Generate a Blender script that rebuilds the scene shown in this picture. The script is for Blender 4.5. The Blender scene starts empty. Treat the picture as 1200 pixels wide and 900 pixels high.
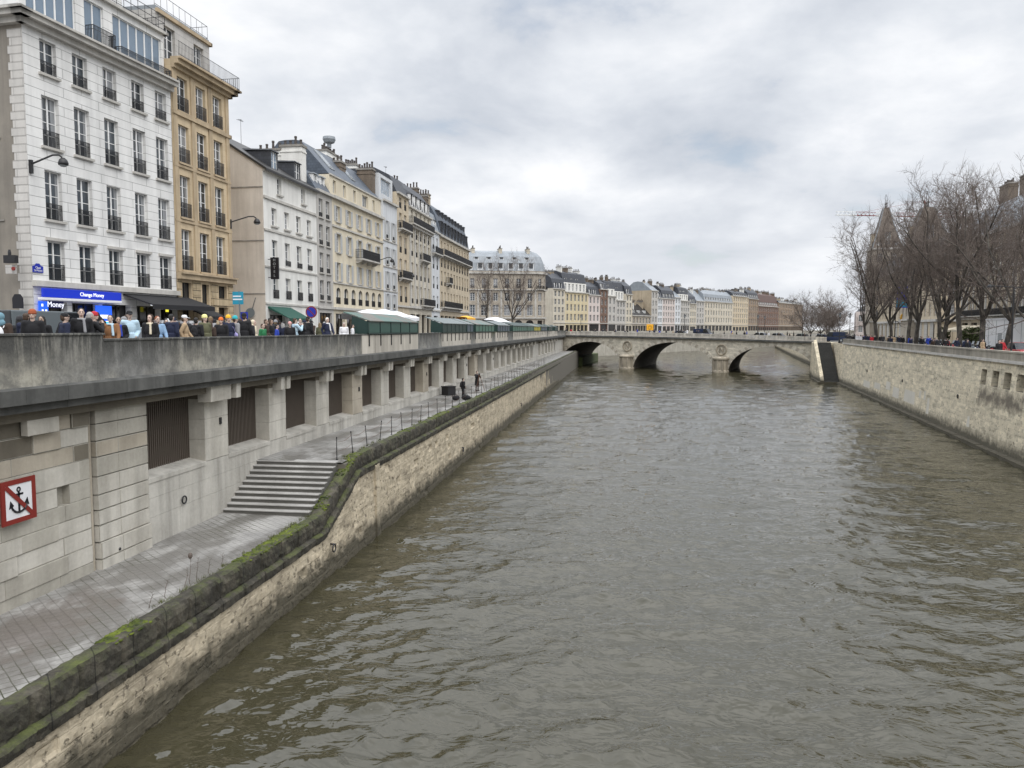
import bpy, bmesh, math, random
import numpy as np
from mathutils import Vector, Matrix

S = bpy.context.scene
COL = S.collection
RND = random.Random(11)
rad = math.radians
STREET = 8.25      # left quay pavement
RSTREET = 6.9      # island quay pavement
CAMZ = 9.5

# ------------------------------------------------------------------ mesh helpers
class MB:
    """collects vertices and faces of one mesh"""
    def __init__(s):
        s.v = []; s.f = []; s.m = []
    def quad(s, *p, mi=0):
        i = len(s.v); s.v += [tuple(q) for q in p]; s.f.append(tuple(range(i, i + len(p)))); s.m.append(mi)
    def hexa(s, b, t, mi=0):
        i = len(s.v); s.v += [tuple(q) for q in b] + [tuple(q) for q in t]; n = len(b)
        s.f.append(tuple(range(i + n - 1, i - 1, -1))); s.f.append(tuple(range(i + n, i + 2 * n)))
        for k in range(n):
            k2 = (k + 1) % n
            s.f.append((i + k, i + k2, i + n + k2, i + n + k))
        s.m += [mi] * (n + 2)
    def box(s, x0, x1, y0, y1, z0, z1, mi=0):
        s.hexa([(x0, y0, z0), (x1, y0, z0), (x1, y1, z0), (x0, y1, z0)],
               [(x0, y0, z1), (x1, y0, z1), (x1, y1, z1), (x0, y1, z1)], mi)
    def tube(s, p, q, r0, r1, n=6, cap=True, mi=0):
        p = Vector(p); q = Vector(q); d = q - p
        if d.length < 1e-6: return
        d.normalize()
        a = d.orthogonal().normalized(); b = d.cross(a)
        i = len(s.v)
        for c, r in ((p, r0), (q, r1)):
            for k in range(n):
                t = 2 * math.pi * k / n
                s.v.append(tuple(c + (a * math.cos(t) + b * math.sin(t)) * r))
        for k in range(n):
            k2 = (k + 1) % n
            s.f.append((i + k, i + k2, i + n + k2, i + n + k)); s.m.append(mi)
        if cap:
            s.f.append(tuple(range(i + n - 1, i - 1, -1))); s.f.append(tuple(range(i + n, i + 2 * n))); s.m += [mi] * 2
    def path(s, pts, r, n=6, mi=0):
        for a, b in zip(pts[:-1], pts[1:]): s.tube(a, b, r, r, n, True, mi)
    def lathe(s, c, prof, n=12, mi=0):
        i = len(s.v)
        for r, z in prof:
            for k in range(n):
                t = 2 * math.pi * k / n
                s.v.append((c[0] + r * math.cos(t), c[1] + r * math.sin(t), c[2] + z))
        for j in range(len(prof) - 1):
            for k in range(n):
                k2 = (k + 1) % n
                s.f.append((i + j * n + k, i + j * n + k2, i + (j + 1) * n + k2, i + (j + 1) * n + k)); s.m.append(mi)
        s.f.append(tuple(range(i + n - 1, i - 1, -1))); s.m.append(mi)
        j = len(prof) - 1
        s.f.append(tuple(range(i + j * n, i + j * n + n))); s.m.append(mi)
    def ell(s, c, r, seg=12, ring=8, mi=0):
        c = Vector(c); prof = []
        i = len(s.v)
        for j in range(1, ring):
            ph = math.pi * j / ring
            for k in range(seg):
                t = 2 * math.pi * k / seg
                s.v.append((c.x + r[0] * math.sin(ph) * math.cos(t), c.y + r[1] * math.sin(ph) * math.sin(t), c.z - r[2] * math.cos(ph)))
        s.v.append((c.x, c.y, c.z - r[2])); b = len(s.v) - 1
        s.v.append((c.x, c.y, c.z + r[2])); t_ = len(s.v) - 1
        for j in range(ring - 2):
            for k in range(seg):
                k2 = (k + 1) % seg
                s.f.append((i + j * seg + k, i + j * seg + k2, i + (j + 1) * seg + k2, i + (j + 1) * seg + k)); s.m.append(mi)
        for k in range(seg):
            k2 = (k + 1) % seg
            s.f.append((b, i + k2, i + k)); s.m.append(mi)
            o = i + (ring - 2) * seg
            s.f.append((o + k, o + k2, t_)); s.m.append(mi)
    def torus(s, c, R, r, ax=0, n=20, m=8, mi=0):
        i = len(s.v)
        for a in range(n):
            t = 2 * math.pi * a / n
            for b in range(m):
                p = 2 * math.pi * b / m
                u = (R + r * math.cos(p)) * math.cos(t); w = (R + r * math.cos(p)) * math.sin(t); h = r * math.sin(p)
                q = (h, u, w) if ax == 0 else ((u, h, w) if ax == 1 else (u, w, h))
                s.v.append((c[0] + q[0], c[1] + q[1], c[2] + q[2]))
        for a in range(n):
            for b in range(m):
                a2 = (a + 1) % n; b2 = (b + 1) % m
                s.f.append((i + a * m + b, i + a2 * m + b, i + a2 * m + b2, i + a * m + b2)); s.m.append(mi)
    def mesh(s, name, mats=None, smooth=False, bevel=0):
        me = bpy.data.meshes.new(name)
        me.from_pydata(s.v, [], s.f); me.update()
        if mats is not None:
            for m in (mats if isinstance(mats, (list, tuple)) else [mats]): me.materials.append(m)
            if any(s.m): me.polygons.foreach_set('material_index', s.m)
        if smooth: me.polygons.foreach_set('use_smooth', [True] * len(me.polygons))
        bm = bmesh.new(); bm.from_mesh(me)
        bmesh.ops.recalc_face_normals(bm, faces=bm.faces)
        if bevel:
            bmesh.ops.remove_doubles(bm, verts=bm.verts, dist=1e-5)
            bmesh.ops.bevel(bm, geom=[e for e in bm.edges if len(e.link_faces) == 2 and e.calc_face_angle(0) > .5], offset=bevel, segments=2, affect='EDGES', profile=.6)
        bm.to_mesh(me); bm.free()
        return me
    def build(s, name, mats, parent=None, smooth=False, loc=(0, 0, 0), rz=0, bevel=0):
        return inst(s.mesh(name, mats, smooth, bevel), name, parent, loc, rz)

def inst(me, name, parent=None, loc=(0, 0, 0), rz=0, sc=None):
    o = bpy.data.objects.new(name, me); COL.objects.link(o)
    o.parent = parent; o.location = loc; o.rotation_euler = (0, 0, rz)
    if sc: o.scale = sc if isinstance(sc, (tuple, list)) else (sc, sc, sc)
    return o
def tag(o, label=None, cat=None, group=None, kind=None):
    if label: o['label'] = label
    if cat: o['category'] = cat
    if group: o['group'] = group
    if kind: o['kind'] = kind
    return o
def thing(name, label, cat, loc=(0, 0, 0), rz=0, group=None):
    return tag(inst(None, name, None, loc, rz), label, cat, group)
def struct(o): o['kind'] = 'structure'; return o
def copy_tree(o, parent=None):
    c = o.copy(); COL.objects.link(c); c.parent = parent
    for ch in list(o.children): copy_tree(ch, c)
    return c
def setmat(o, m, slot=0):
    o.material_slots[slot].link = 'OBJECT'; o.material_slots[slot].material = m

# ------------------------------------------------------------------ material helpers
class NT:
    def __init__(s, name):
        s.m = bpy.data.materials.new(name); s.m.use_nodes = True
        s.t = s.m.node_tree; s.b = s.t.nodes['Principled BSDF']; s._c = None
    def n(s, typ, ins=None, **props):
        nd = s.t.nodes.new(typ)
        for k, v in props.items(): setattr(nd, k, v)
        for k, v in (ins or {}).items(): s.put(nd.inputs[k], v)
        return nd
    def put(s, sock, v):
        if hasattr(v, 'is_linked') or hasattr(v, 'links'): s.t.links.new(v, sock)
        else:
            if isinstance(v, (tuple, list)) and len(v) == 3 and sock.type == 'RGBA': v = (*v, 1)
            sock.default_value = v
    def co(s):
        if s._c is None: s._c = s.n('ShaderNodeTexCoord').outputs['Object']
        return s._c
    def mapv(s, scale=(1, 1, 1), loc=(0, 0, 0), rot=(0, 0, 0), v=None):
        return s.n('ShaderNodeMapping', {'Vector': v or s.co(), 'Scale': scale, 'Location': loc, 'Rotation': rot}).outputs[0]
    def noise(s, scale, detail=4, vec=None, rough=.55, dist=0):
        return s.n('ShaderNodeTexNoise', {'Vector': vec or s.co(), 'Scale': scale, 'Detail': detail, 'Roughness': rough, 'Distortion': dist}).outputs['Fac']
    def ramp(s, f, stops):
        r = s.n('ShaderNodeValToRGB', {'Fac': f}); e = r.color_ramp.elements
        while len(e) < len(stops): e.new(.5)
        for el, (p, c) in zip(e, stops):
            el.position = p; el.color = (c, c, c, 1) if isinstance(c, (int, float)) else (*c, 1)
        return r.outputs[0]
    def mix(s, f, a, b, mode='MIX'):
        nd = s.n('ShaderNodeMix', data_type='RGBA', blend_type=mode)
        s.put(nd.inputs[0], f); s.put(nd.inputs[6], a); s.put(nd.inputs[7], b)
        return nd.outputs[2]
    def math(s, op, a, b=0.):
        nd = s.n('ShaderNodeMath', operation=op); s.put(nd.inputs[0], a); s.put(nd.inputs[1], b); return nd.outputs[0]
    def uv(s):   # walls: (x+y, z) in metres
        p = s.n('ShaderNodeSeparateXYZ', {0: s.co()})
        return s.n('ShaderNodeCombineXYZ', {0: s.math('ADD', p.outputs[0], p.outputs[1]), 1: p.outputs[2], 2: 0.}).outputs[0]
    def sep(s, i): return s.n('ShaderNodeSeparateXYZ', {0: s.co()}).outputs[i]
    def brick(s, vec, w, h, mortar=.012, c1=1., c2=.85, mc=.45, off=.5, smooth=.1):
        b = s.n('ShaderNodeTexBrick', {'Vector': vec, 'Color1': (c1,) * 3, 'Color2': (c2,) * 3, 'Mortar': (mc,) * 3, 'Scale': 1., 'Mortar Size': mortar,
                                       'Mortar Smooth': smooth, 'Bias': 0., 'Brick Width': w, 'Row Height': h}, offset=off)
        return b.outputs['Color'], b.outputs['Fac']
    def bump(s, h, st=.3, dist=.02, nrm=None):
        ins = {'Height': h, 'Strength': st, 'Distance': dist}
        if nrm is not None: ins['Normal'] = nrm
        return s.n('ShaderNodeBump', ins).outputs[0]
    def done(s, col, rough=.8, bump=None, metal=0., spec=None, ior=None):
        s.put(s.b.inputs['Base Color'], col); s.put(s.b.inputs['Roughness'], rough); s.put(s.b.inputs['Metallic'], metal)
        if spec is not None: s.put(s.b.inputs['Specular IOR Level'], spec)
        if ior is not None: s.put(s.b.inputs['IOR'], ior)
        if bump is not None: s.put(s.b.inputs['Normal'], bump)
        return s.m

def plain(name, c, rough=.6, metal=0., var=.12, spec=None):
    k = NT(name)
    f = k.noise(3., 3)
    return k.done(k.mix(f, tuple(x * (1 - var) for x in c), tuple(min(1, x * (1 + var)) for x in c)), rough, None, metal, spec)

def stone(name, c, dark=None, blotch=.45, streak=.35, brick=None, rough=.88, bump=.35, fine=.2, seed=0., moss=None, cvar=.82, mortar=.012, mc=.5):
    """weathered wall: base colour, dark blotches, vertical rain streaks, optional block joints"""
    k = NT(name)
    dark = dark or tuple(x * .45 for x in c)
    v = k.mapv(loc=(seed * 7, seed * 3, seed))
    a = k.ramp(k.noise(.5, 6, v, .6), [(.38, 0), (.72, 1)])
    st = k.ramp(k.noise(1., 5, k.mapv((1.6, 1.6, .14), (seed, 0, 0)), .6), [(.42, 0), (.75, 1)])
    fi = k.noise(9., 5, v, .7)
    col = k.mix(k.math('MULTIPLY', a, blotch), c, dark)
    col = k.mix(k.math('MULTIPLY', st, streak), col, tuple(x * .5 for x in dark))
    col = k.mix(fine, col, k.mix(fi, tuple(x * .35 for x in c), tuple(min(1, x * 1.35) for x in c)))
    h = k.math('MULTIPLY', fi, .5)
    if brick:
        bc, bf = k.brick(k.uv(), brick[0], brick[1], mortar, 1., cvar, mc)
        col = k.mix(1., col, bc, 'MULTIPLY')
        h = k.math('SUBTRACT', h, bf)
    if moss:
        mm = k.ramp(k.noise(1.3, 6, v, .65), [(.42, 0), (.62, 1)])
        col = k.mix(k.math('MULTIPLY', mm, moss), col, k.mix(fi, (.03, .045, .008), (.11, .14, .02)))
    return k.done(col, rough, k.bump(h, bump, .03))

def roofmat(name, c, row=.28):
    k = NT(name)
    bc, bf = k.brick(k.uv(), .34, row, .012, 1., .7, .45)
    a = k.noise(.7, 5)
    col = k.mix(1., k.mix(a, tuple(x * .6 for x in c), tuple(x * 1.35 for x in c)), bc, 'MULTIPLY')
    return k.done(col, .5, k.bump(bf, -.3, .02))
# ------------------------------------------------------------------ materials
M = {}
M['white_ashlar'] = stone('white_ashlar', (.8, .795, .775), (.5, .5, .49), .35, .32, (2.6, .52), bump=.25, fine=.1, cvar=.95, mortar=.016, mc=.42)
M['white_quoin'] = stone('white_quoin', (.6, .58, .55), (.36, .35, .33), .4, .4, (1.2, .42), bump=.3, cvar=.9)
M['white_render'] = stone('white_render', (.78, .77, .73), (.5, .49, .46), .35, .32, None, bump=.15, fine=.1, seed=2)
M['grey_gable'] = stone('grey_gable', (.26, .235, .2), (.13, .12, .105), .6, .5, None, bump=.2, fine=.15, seed=3)
M['pink_gable'] = stone('pink_gable', (.62, .56, .49), (.38, .33, .28), .5, .4, None, bump=.15, fine=.12, seed=4)
M['ochre_stone'] = stone('ochre_stone', (.66, .53, .355), (.4, .31, .2), .5, .35, (1.1, .42), bump=.2, fine=.15, seed=5, cvar=.92, mc=.75, mortar=.008)
M['ochre_rustic'] = stone('ochre_rustic', (.6, .48, .31), (.25, .18, .1), .6, .5, (1.4, .5), bump=.6, fine=.2, seed=6, cvar=.85, mc=.3, mortar=.03)
M['ochre_trim'] = stone('ochre_trim', (.53, .42, .28), (.2, .15, .1), .6, .5, None, seed=7)
M['grey_render'] = stone('grey_render', (.5, .48, .45), (.32, .31, .29), .4, .35, None, bump=.15, fine=.12, seed=8)
M['cream_render'] = stone('cream_render', (.7, .63, .49), (.45, .39, .29), .4, .3, None, bump=.15, fine=.12, seed=9)
M['cream_stone'] = stone('cream_stone', (.62, .53, .395), (.36, .29, .2), .5, .35, (1.2, .45), bump=.2, fine=.15, seed=10, mc=.75, cvar=.93, mortar=.008)
M['pale_stone'] = stone('pale_stone', (.64, .59, .49), (.38, .33, .26), .5, .35, (1.2, .45), bump=.2, fine=.15, seed=11, mc=.75, cvar=.93, mortar=.008)
M['warm_stone'] = stone('warm_stone', (.46, .41, .34), (.25, .215, .17), .6, .4, (1.2, .45), bump=.25, fine=.18, seed=12, mc=.7, cvar=.9, mortar=.01)
M['brown_stone'] = stone('brown_stone', (.34, .26, .19), (.17, .125, .085), .6, .4, (1.0, .4), bump=.25, fine=.2, seed=13, mc=.7, cvar=.85)
M['yellow_render'] = stone('yellow_render', (.62, .535, .36), (.42, .35, .22), .35, .25, None, bump=.12, fine=.1, seed=14)
M['rose_render'] = stone('rose_render', (.62, .55, .52), (.45, .37, .35), .35, .25, None, bump=.12, fine=.1, seed=15)
M['brick_red'] = stone('brick_red', (.26, .165, .125), (.15, .09, .065), .5, .35, (.24, .075), bump=.3, fine=.2, seed=16, cvar=.75)
M['blue_white'] = stone('blue_white', (.64, .66, .68), (.42, .43, .45), .35, .25, None, bump=.12, fine=.1, seed=17)
M['chimney_brown'] = stone('chimney_brown', (.24, .19, .145), (.11, .09, .07), .6, .5, (.3, .1), seed=18)
M['chimney_tan'] = stone('chimney_tan', (.48, .4, .29), (.25, .2, .14), .6, .5, None, seed=19)
M['slate'] = roofmat('slate', (.055, .06, .072))
M['slate_blue'] = roofmat('slate_blue', (.085, .105, .135))
M['slate_brown'] = roofmat('slate_brown', (.026, .024, .023))
M['tile_dark'] = roofmat('tile_dark', (.1, .05, .035), .2)
k = NT('zinc'); bc, bf = k.brick(k.uv(), .6, 40., .02, 1., .9, .7)
M['zinc'] = k.done(k.mix(1., k.mix(k.noise(.8, 4), (.17, .19, .21), (.33, .36, .39)), bc, 'MULTIPLY'), .45, k.bump(bf, .4, .03), .0)
M['dark_cornice'] = stone('dark_cornice', (.32, .3, .27), (.12, .115, .105), .7, .6, None, seed=20)
M['pale_trim'] = stone('pale_trim', (.56, .54, .5), (.28, .27, .25), .5, .5, None, seed=21)
M['white_paint'] = plain('white_paint', (.8, .8, .79), .5)
M['grey_shutter'] = plain('grey_shutter', (.46, .47, .47), .6)
M['iron'] = plain('iron', (.014, .014, .016), .45)
M['dark_wood'] = plain('dark_wood', (.02, .018, .016), .5)
M['rust'] = plain('rust', (.1, .045, .025), .8)
M['zinc_pot'] = plain('zinc_pot', (.06, .05, .045), .7)
M['glass_dark'] = plain('glass_dark', (.014, .02, .027), .04, spec=1.)
M['glass_curtain'] = plain('glass_curtain', (.26, .28, .29), .12, spec=.7)
M['glass_sky_tint'] = plain('glass_sky_tint', (.16, .22, .29), .05, spec=.9)  # pale blue base colour paints in the sky's reflection on the panes
k = NT('glass_mix'); rn = k.n('ShaderNodeObjectInfo').outputs['Random']
ax = k.math('ABSOLUTE', k.sep(0)); cw = k.math('ADD', k.math('MULTIPLY', rn, .42), .1)
cur = k.math('GREATER_THAN', ax, cw); fold = k.noise(1., 2, k.mapv((26., 1., .6)))
drop = k.math('LESS_THAN', k.math('FRACT', k.math('MULTIPLY', rn, 7.3)), .72)
cc = k.mix(fold, (.12, .13, .145), (.38, .39, .4))
M['glass_mix'] = k.done(k.mix(k.math('MULTIPLY', cur, drop), k.mix(rn, (.008, .011, .015), (.05, .065, .08)), cc), k.mix(cur, (.05,) * 3, (.15,) * 3), spec=.9)
M['glass_shop'] = plain('glass_shop', (.015, .013, .012), .1, spec=.6)
M['awning_black'] = plain('awning_black', (.012, .012, .014), .75)
M['awning_green'] = plain('awning_green', (.01, .07, .05), .75)
M['green_paint'] = plain('green_paint', (.022, .075, .06), .4)
M['green_paint_pale'] = plain('green_paint_pale', (.055, .14, .1), .45)
M['green_dark'] = plain('green_dark', (.012, .035, .03), .45)
M['blue_grey_paint'] = plain('blue_grey_paint', (.06, .085, .11), .45)
M['yellow_paint'] = plain('yellow_paint', (.42, .36, .03), .5)
k = NT('green_zinc')
M['green_zinc'] = k.done(k.mix(k.ramp(k.noise(1.1, 4, k.mapv((.6, .6, .6))), [(.47, 0), (.53, 1)]), (.07, .14, .12), (.14, .13, .11)), .35)
M['grey_zinc_lid'] = plain('grey_zinc_lid', (.14, .165, .165), .4)
M['canvas_white'] = plain('canvas_white', (.8, .8, .82), .7, var=.06)
M['blue_sign'] = plain('blue_sign', (.01, .025, .33), .35)
M['cyan_sign'] = plain('cyan_sign', (.01, .24, .36), .4)
M['navy_plate'] = plain('navy_plate', (.01, .015, .12), .4)
M['red_sign'] = plain('red_sign', (.2, .018, .012), .5)
M['white_sign'] = plain('white_sign', (.72, .72, .74), .5)
M['black_sign'] = plain('black_sign', (.008, .008, .012), .4)
M['gold_paint'] = plain('gold_paint', (.5, .27, .02), .4)
M['orange_banner'] = plain('orange_banner', (.85, .42, .02), .6)
M['tyre'] = plain('tyre', (.012, .012, .012), .9)
M['car_glass'] = plain('car_glass', (.012, .015, .018), .08, spec=.8)
for nm, c in (('white', (.75, .76, .76)), ('silver', (.36, .38, .39)), ('black', (.012, .012, .014)), ('grey', (.13, .15, .16)), ('navy', (.015, .025, .06)), ('red', (.35, .02, .02)), ('greygreen', (.2, .23, .2))):
    M['car_' + nm] = plain('car_' + nm, c, .28, var=.03)
def emit(name, c, st):
    k = NT(name); k.put(k.b.inputs['Emission Color'], c); k.put(k.b.inputs['Emission Strength'], st); return k.done(tuple(x * .5 for x in c), .3)
M['screen_blue'] = emit('screen_blue', (.02, .12, .85), .75)
M['screen_cyan'] = emit('screen_cyan', (.05, .55, .9), .9)
M['lit_white'] = emit('lit_white', (.9, .92, 1.), .9)
M['lit_yellow'] = emit('lit_yellow', (.9, .8, .05), .9)
M['tube_light'] = emit('tube_light', (.9, .93, 1.), .8)
M['lit_fascia'] = emit('lit_fascia', (.01, .04, .6), .35)

# quay masonry
k = NT('quay_parapet_stone')
v = k.co()
big = k.ramp(k.noise(.22, 5, v, .6), [(.42, 0), (.62, 1)])
bl = k.ramp(k.noise(1.5, 8, v, .78), [(.4, 0), (.6, 1)])
st = k.ramp(k.noise(1., 7, k.mapv((1., 2.6, .3)), .75), [(.4, 0), (.52, 1)])
fi = k.noise(14., 5, v, .75)
col = k.mix(big, (.26, .26, .25), (.5, .47, .385))
col = k.mix(k.math('MULTIPLY', bl, .7), col, (.05, .052, .05))
zt = k.ramp(k.math('DIVIDE', k.math('SUBTRACT', k.sep(2), 7.4), 1.9), [(.45, 0), (1., 1)])
col = k.mix(k.math('MULTIPLY', k.math('MULTIPLY', k.math('ADD', st, .45), zt), .95), col, (.014, .015, .014))
col = k.mix(.28, col, k.mix(fi, (.015, .015, .014), (.42, .41, .38)))
bc, bf = k.brick(k.uv(), 2.4, 5., .006, 1., .8, .6)
col = k.mix(1., col, bc, 'MULTIPLY')
moss = k.math('MULTIPLY', k.ramp(k.noise(.16, 3, k.mapv(loc=(0, 3.3, 0))), [(.52, 0), (.6, 1)]), k.math('MULTIPLY', zt, k.ramp(k.noise(1.6, 5), [(.4, 0), (.6, 1)])))
col = k.mix(k.math('MULTIPLY', moss, .8), col, (.07, .085, .012))
M['parapet'] = k.done(col, .9, k.bump(k.math('SUBTRACT', fi, bf), .4, .03))
M['parapet_pale'] = stone('parapet_pale', (.6, .56, .49), (.33, .3, .25), .6, .6, (2.4, 5.), fine=.2, seed=51)
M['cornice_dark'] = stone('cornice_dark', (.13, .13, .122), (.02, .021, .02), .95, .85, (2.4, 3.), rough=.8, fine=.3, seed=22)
M['quay_pale'] = stone('quay_pale', (.54, .52, .47), (.27, .25, .215), .85, .85, None, fine=.3, seed=23)
M['quay_block'] = stone('quay_block', (.46, .435, .375), (.23, .215, .18), .85, .6, None, fine=.3, seed=24, bump=.4)
M['quay_block_pale'] = stone('quay_block_pale', (.57, .545, .485), (.28, .255, .21), .85, .65, None, fine=.3, seed=25, bump=.4)
M['quay_block_tan'] = stone('quay_block_tan', (.47, .42, .34), (.22, .19, .145), .8, .5, None, fine=.22, seed=26, bump=.5)
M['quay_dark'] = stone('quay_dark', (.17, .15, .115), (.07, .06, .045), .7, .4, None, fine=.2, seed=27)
M['grille_brown'] = plain('grille_brown', (.105, .086, .07), .6)
M['grille_back'] = plain('grille_back', (.028, .02, .016), .8)
# tan river masonry: coarse, pitted, stained darker near the water, streaked
def river_stone(name, c, dark, seed, bw, bh, wet=1.2, holes=.5, mc=.45, stain=.7, box=None):
    k = NT(name)
    v = k.mapv(loc=(seed, seed * 2, seed))
    u = k.n('ShaderNodeVectorMath', {0: k.uv(), 1: k.n('ShaderNodeVectorMath', {0: k.n('ShaderNodeTexNoise', {'Vector': v, 'Scale': 2.2, 'Detail': 3.}).outputs['Color'], 1: (.09, .06, 0)}, operation='MULTIPLY').outputs[0]}, operation='ADD').outputs[0]
    bc, bf = k.brick(u, bw, bh, .018, 1., .72, mc, smooth=.4)
    a = k.ramp(k.noise(.35, 6, v, .65), [(.38, 0), (.7, 1)])
    b = k.ramp(k.noise(2.2, 6, v, .7), [(.42, 0), (.66, 1)])
    st = k.ramp(k.noise(1., 6, k.mapv((1.1, 1.1, .16), (seed, 0, 0)), .65), [(.45, 0), (.7, 1)])
    fi = k.noise(11., 6, v, .75)
    hs = k.ramp(k.noise(1., 6, k.mapv((.35, .35, 1.7), (seed, 3, 1)), .68), [(.52, 0), (.66, 1)])
    hol = k.ramp(k.noise(5., 3, v, .5), [(.6, 0), (.68, 1)])
    col = k.mix(a, c, tuple(x * 1.18 for x in c))
    col = k.mix(k.math('MULTIPLY', b, .6), col, dark)
    col = k.mix(k.math('MULTIPLY', st, stain), col, tuple(x * .6 for x in dark))
    col = k.mix(k.math('MULTIPLY', hs, .75), col, tuple(x * .42 for x in dark))
    col = k.mix(.3, col, k.mix(fi, tuple(x * .25 for x in c), tuple(min(1, x * 1.5) for x in c)))
    col = k.mix(k.math('MULTIPLY', hol, holes), col, (.035, .028, .02))
    col = k.mix(1., col, bc, 'MULTIPLY')
    wl = k.ramp(k.math('DIVIDE', k.math('ADD', k.sep(2), k.math('MULTIPLY', k.noise(1.7, 4, v), -1.1)), wet), [(0, 1), (.55, 0)])
    col = k.mix(k.math('MULTIPLY', wl, .9), col, (.04, .036, .022))
    if box:   # an old damp stain of its own shape below the openings
        x0, x1, z0, z1 = box; nn = k.math('MULTIPLY', k.math('SUBTRACT', k.noise(1.1, 5, v), .5), 2.2)
        def band(s_, a, b_): return k.math('MULTIPLY', k.ramp(k.math('ADD', k.math('SUBTRACT', s_, a), nn), [(.1, 0), (.9, 1)]), k.ramp(k.math('ADD', k.math('SUBTRACT', b_, s_), nn), [(.1, 0), (.9, 1)]))
        mk_ = k.math('MULTIPLY', band(k.sep(0), x0, x1), band(k.sep(2), z0, z1))
        col = k.mix(k.math('MULTIPLY', mk_, .88), col, k.mix(fi, (.05, .042, .033), (.2, .17, .13)))
    h = k.math('SUBTRACT', k.math('SUBTRACT', fi, k.math('MULTIPLY', bf, .8)), hol)
    return k.done(col, .88, k.bump(h, .7, .05))
M['river_tan'] = river_stone('river_tan', (.6, .52, .385), (.36, .3, .21), 1., .7, .33, 1.0, .6, .9, .45)
M['river_right'] = river_stone('river_right', (.87, .74, .53), (.5, .4, .27), 5., .85, .34, 1.5, .55, .62, .75)
M['river_right_stained'] = river_stone('river_right_stained', (.85, .735, .54), (.5, .415, .29), 5., 1.1, .38, 1.6, .6, .74, .3, (1.2, 11.6, 3.0, 5.1))
M['bridge_stone'] = river_stone('bridge_stone', (.7, .64, .53), (.38, .345, .28), 9., .9, .42, 1.2, .55, .62, .45)
M['bridge_ring'] = stone('bridge_ring', (.6, .56, .48), (.26, .235, .195), .7, .4, None, fine=.3, seed=28)
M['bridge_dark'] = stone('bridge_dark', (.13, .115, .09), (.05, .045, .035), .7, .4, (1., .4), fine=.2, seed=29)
M['bridge_parapet'] = stone('bridge_parapet', (.64, .6, .53), (.2, .18, .15), .6, .5, (1.6, 2.), fine=.25, seed=30)
M['patch_pale'] = stone('patch_pale', (.6, .57, .5), (.45, .42, .36), .4, .2, None, seed=31, fine=.12)
M['wet_slate'] = stone('wet_slate', (.06, .06, .056), (.03, .03, .028), .6, .3, (.9, .28), seed=32, fine=.2, rough=.55)

# mossy kerb: moss on upward faces, black damp stone on the sides
k = NT('kerb_moss')
nz = k.n('ShaderNodeSeparateXYZ', {0: k.n('ShaderNodeNewGeometry').outputs['Normal']}).outputs[2]
v = k.co(); fi = k.noise(16., 5, v, .75)
mo = k.ramp(k.noise(.9, 7, v, .72), [(.44, 0), (.58, 1)])
base = k.mix(k.ramp(k.noise(1.6, 6, v, .7), [(.46, 0), (.74, 1)]), (.014, .012, .009), (.17, .15, .115))
green = k.mix(k.noise(4., 5, v), (.018, .03, .004), (.12, .15, .016))
up = k.math('ADD', k.math('MULTIPLY', nz, .95), .06)
col = k.mix(k.math('MINIMUM', k.math('MULTIPLY', mo, up), 1.), base, green)
col = k.mix(.3, col, k.mix(fi, (.003, .003, .002), (.2, .185, .14)))
bc, bf = k.brick(k.uv(), 1.3, 5., .02, 1., .8, .3)
col = k.mix(1., col, bc, 'MULTIPLY')
M['kerb'] = k.done(col, .95, k.bump(k.math('ADD', fi, k.math('MULTIPLY', mo, .8)), .8, .04))
k = NT('moss')
M['moss'] = k.done(k.mix(k.ramp(k.noise(2.4, 6), [(.35, 0), (.65, 1)]), (.016, .026, .003), (.12, .15, .014)), 1., k.bump(k.noise(45., 4), .8, .02))

# cobbled lower quay: worn setts
k = NT('setts')
v = k.co()
wob = k.n('ShaderNodeVectorMath', {0: v, 1: k.n('ShaderNodeVectorMath', {0: k.n('ShaderNodeTexNoise', {'Vector': v, 'Scale': 1.5, 'Detail': 2.}).outputs['Color'], 1: (.05, .05, 0)}, operation='MULTIPLY').outputs[0]}, operation='ADD').outputs[0]
rot = k.mapv(rot=(0, 0, rad(38)), v=wob)
bc, bf = k.brick(rot, .25, .25, .014, 1., .78, .3, off=0., smooth=.4)
a = k.ramp(k.noise(.4, 6, v, .62), [(.38, 0), (.66, 1)])
wet = k.ramp(k.noise(.55, 6, k.mapv((1., .55, 1), (3.7, 1.2, 0)), .65), [(.44, 0), (.55, 1)])
fi = k.noise(20., 5, v, .75)
col = k.mix(a, (.22, .215, .205), (.38, .37, .35))
wall = k.ramp(k.math('ADD', k.math('MULTIPLY', k.math('ADD', k.sep(0), 15.2), .28), k.math('MULTIPLY', k.noise(.55, 6, v, .65), 1.15)), [(.5, 1), (.82, 0)])
col = k.mix(k.math('MULTIPLY', wet, .85), col, (.085, .078, .07))
dx_ = k.math('MULTIPLY', k.math('ADD', k.sep(0), 13.9), 1.1); dy_ = k.math('MULTIPLY', k.math('SUBTRACT', k.sep(1), 15.6), .42)
dd = k.math('SUBTRACT', k.math('SQRT', k.math('ADD', k.math('MULTIPLY', dx_, dx_), k.math('MULTIPLY', dy_, dy_))), k.math('MULTIPLY', k.math('SUBTRACT', k.noise(1.4, 6, k.mapv((1.6, .8, 1)), .68), .5), 3.2))
col = k.mix(k.math('MULTIPLY', k.ramp(k.math('MULTIPLY', dd, .4), [(.34, 1), (.6, 0)]), .85), col, (.085, .065, .052))
col = k.mix(.25, col, k.mix(fi, (.06, .06, .055), (.55, .53, .5)))
jm = k.math('MULTIPLY', bf, k.ramp(k.noise(.5, 5, k.mapv(loc=(9, 4, 0))), [(.48, .06), (.62, 1)]))
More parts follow.
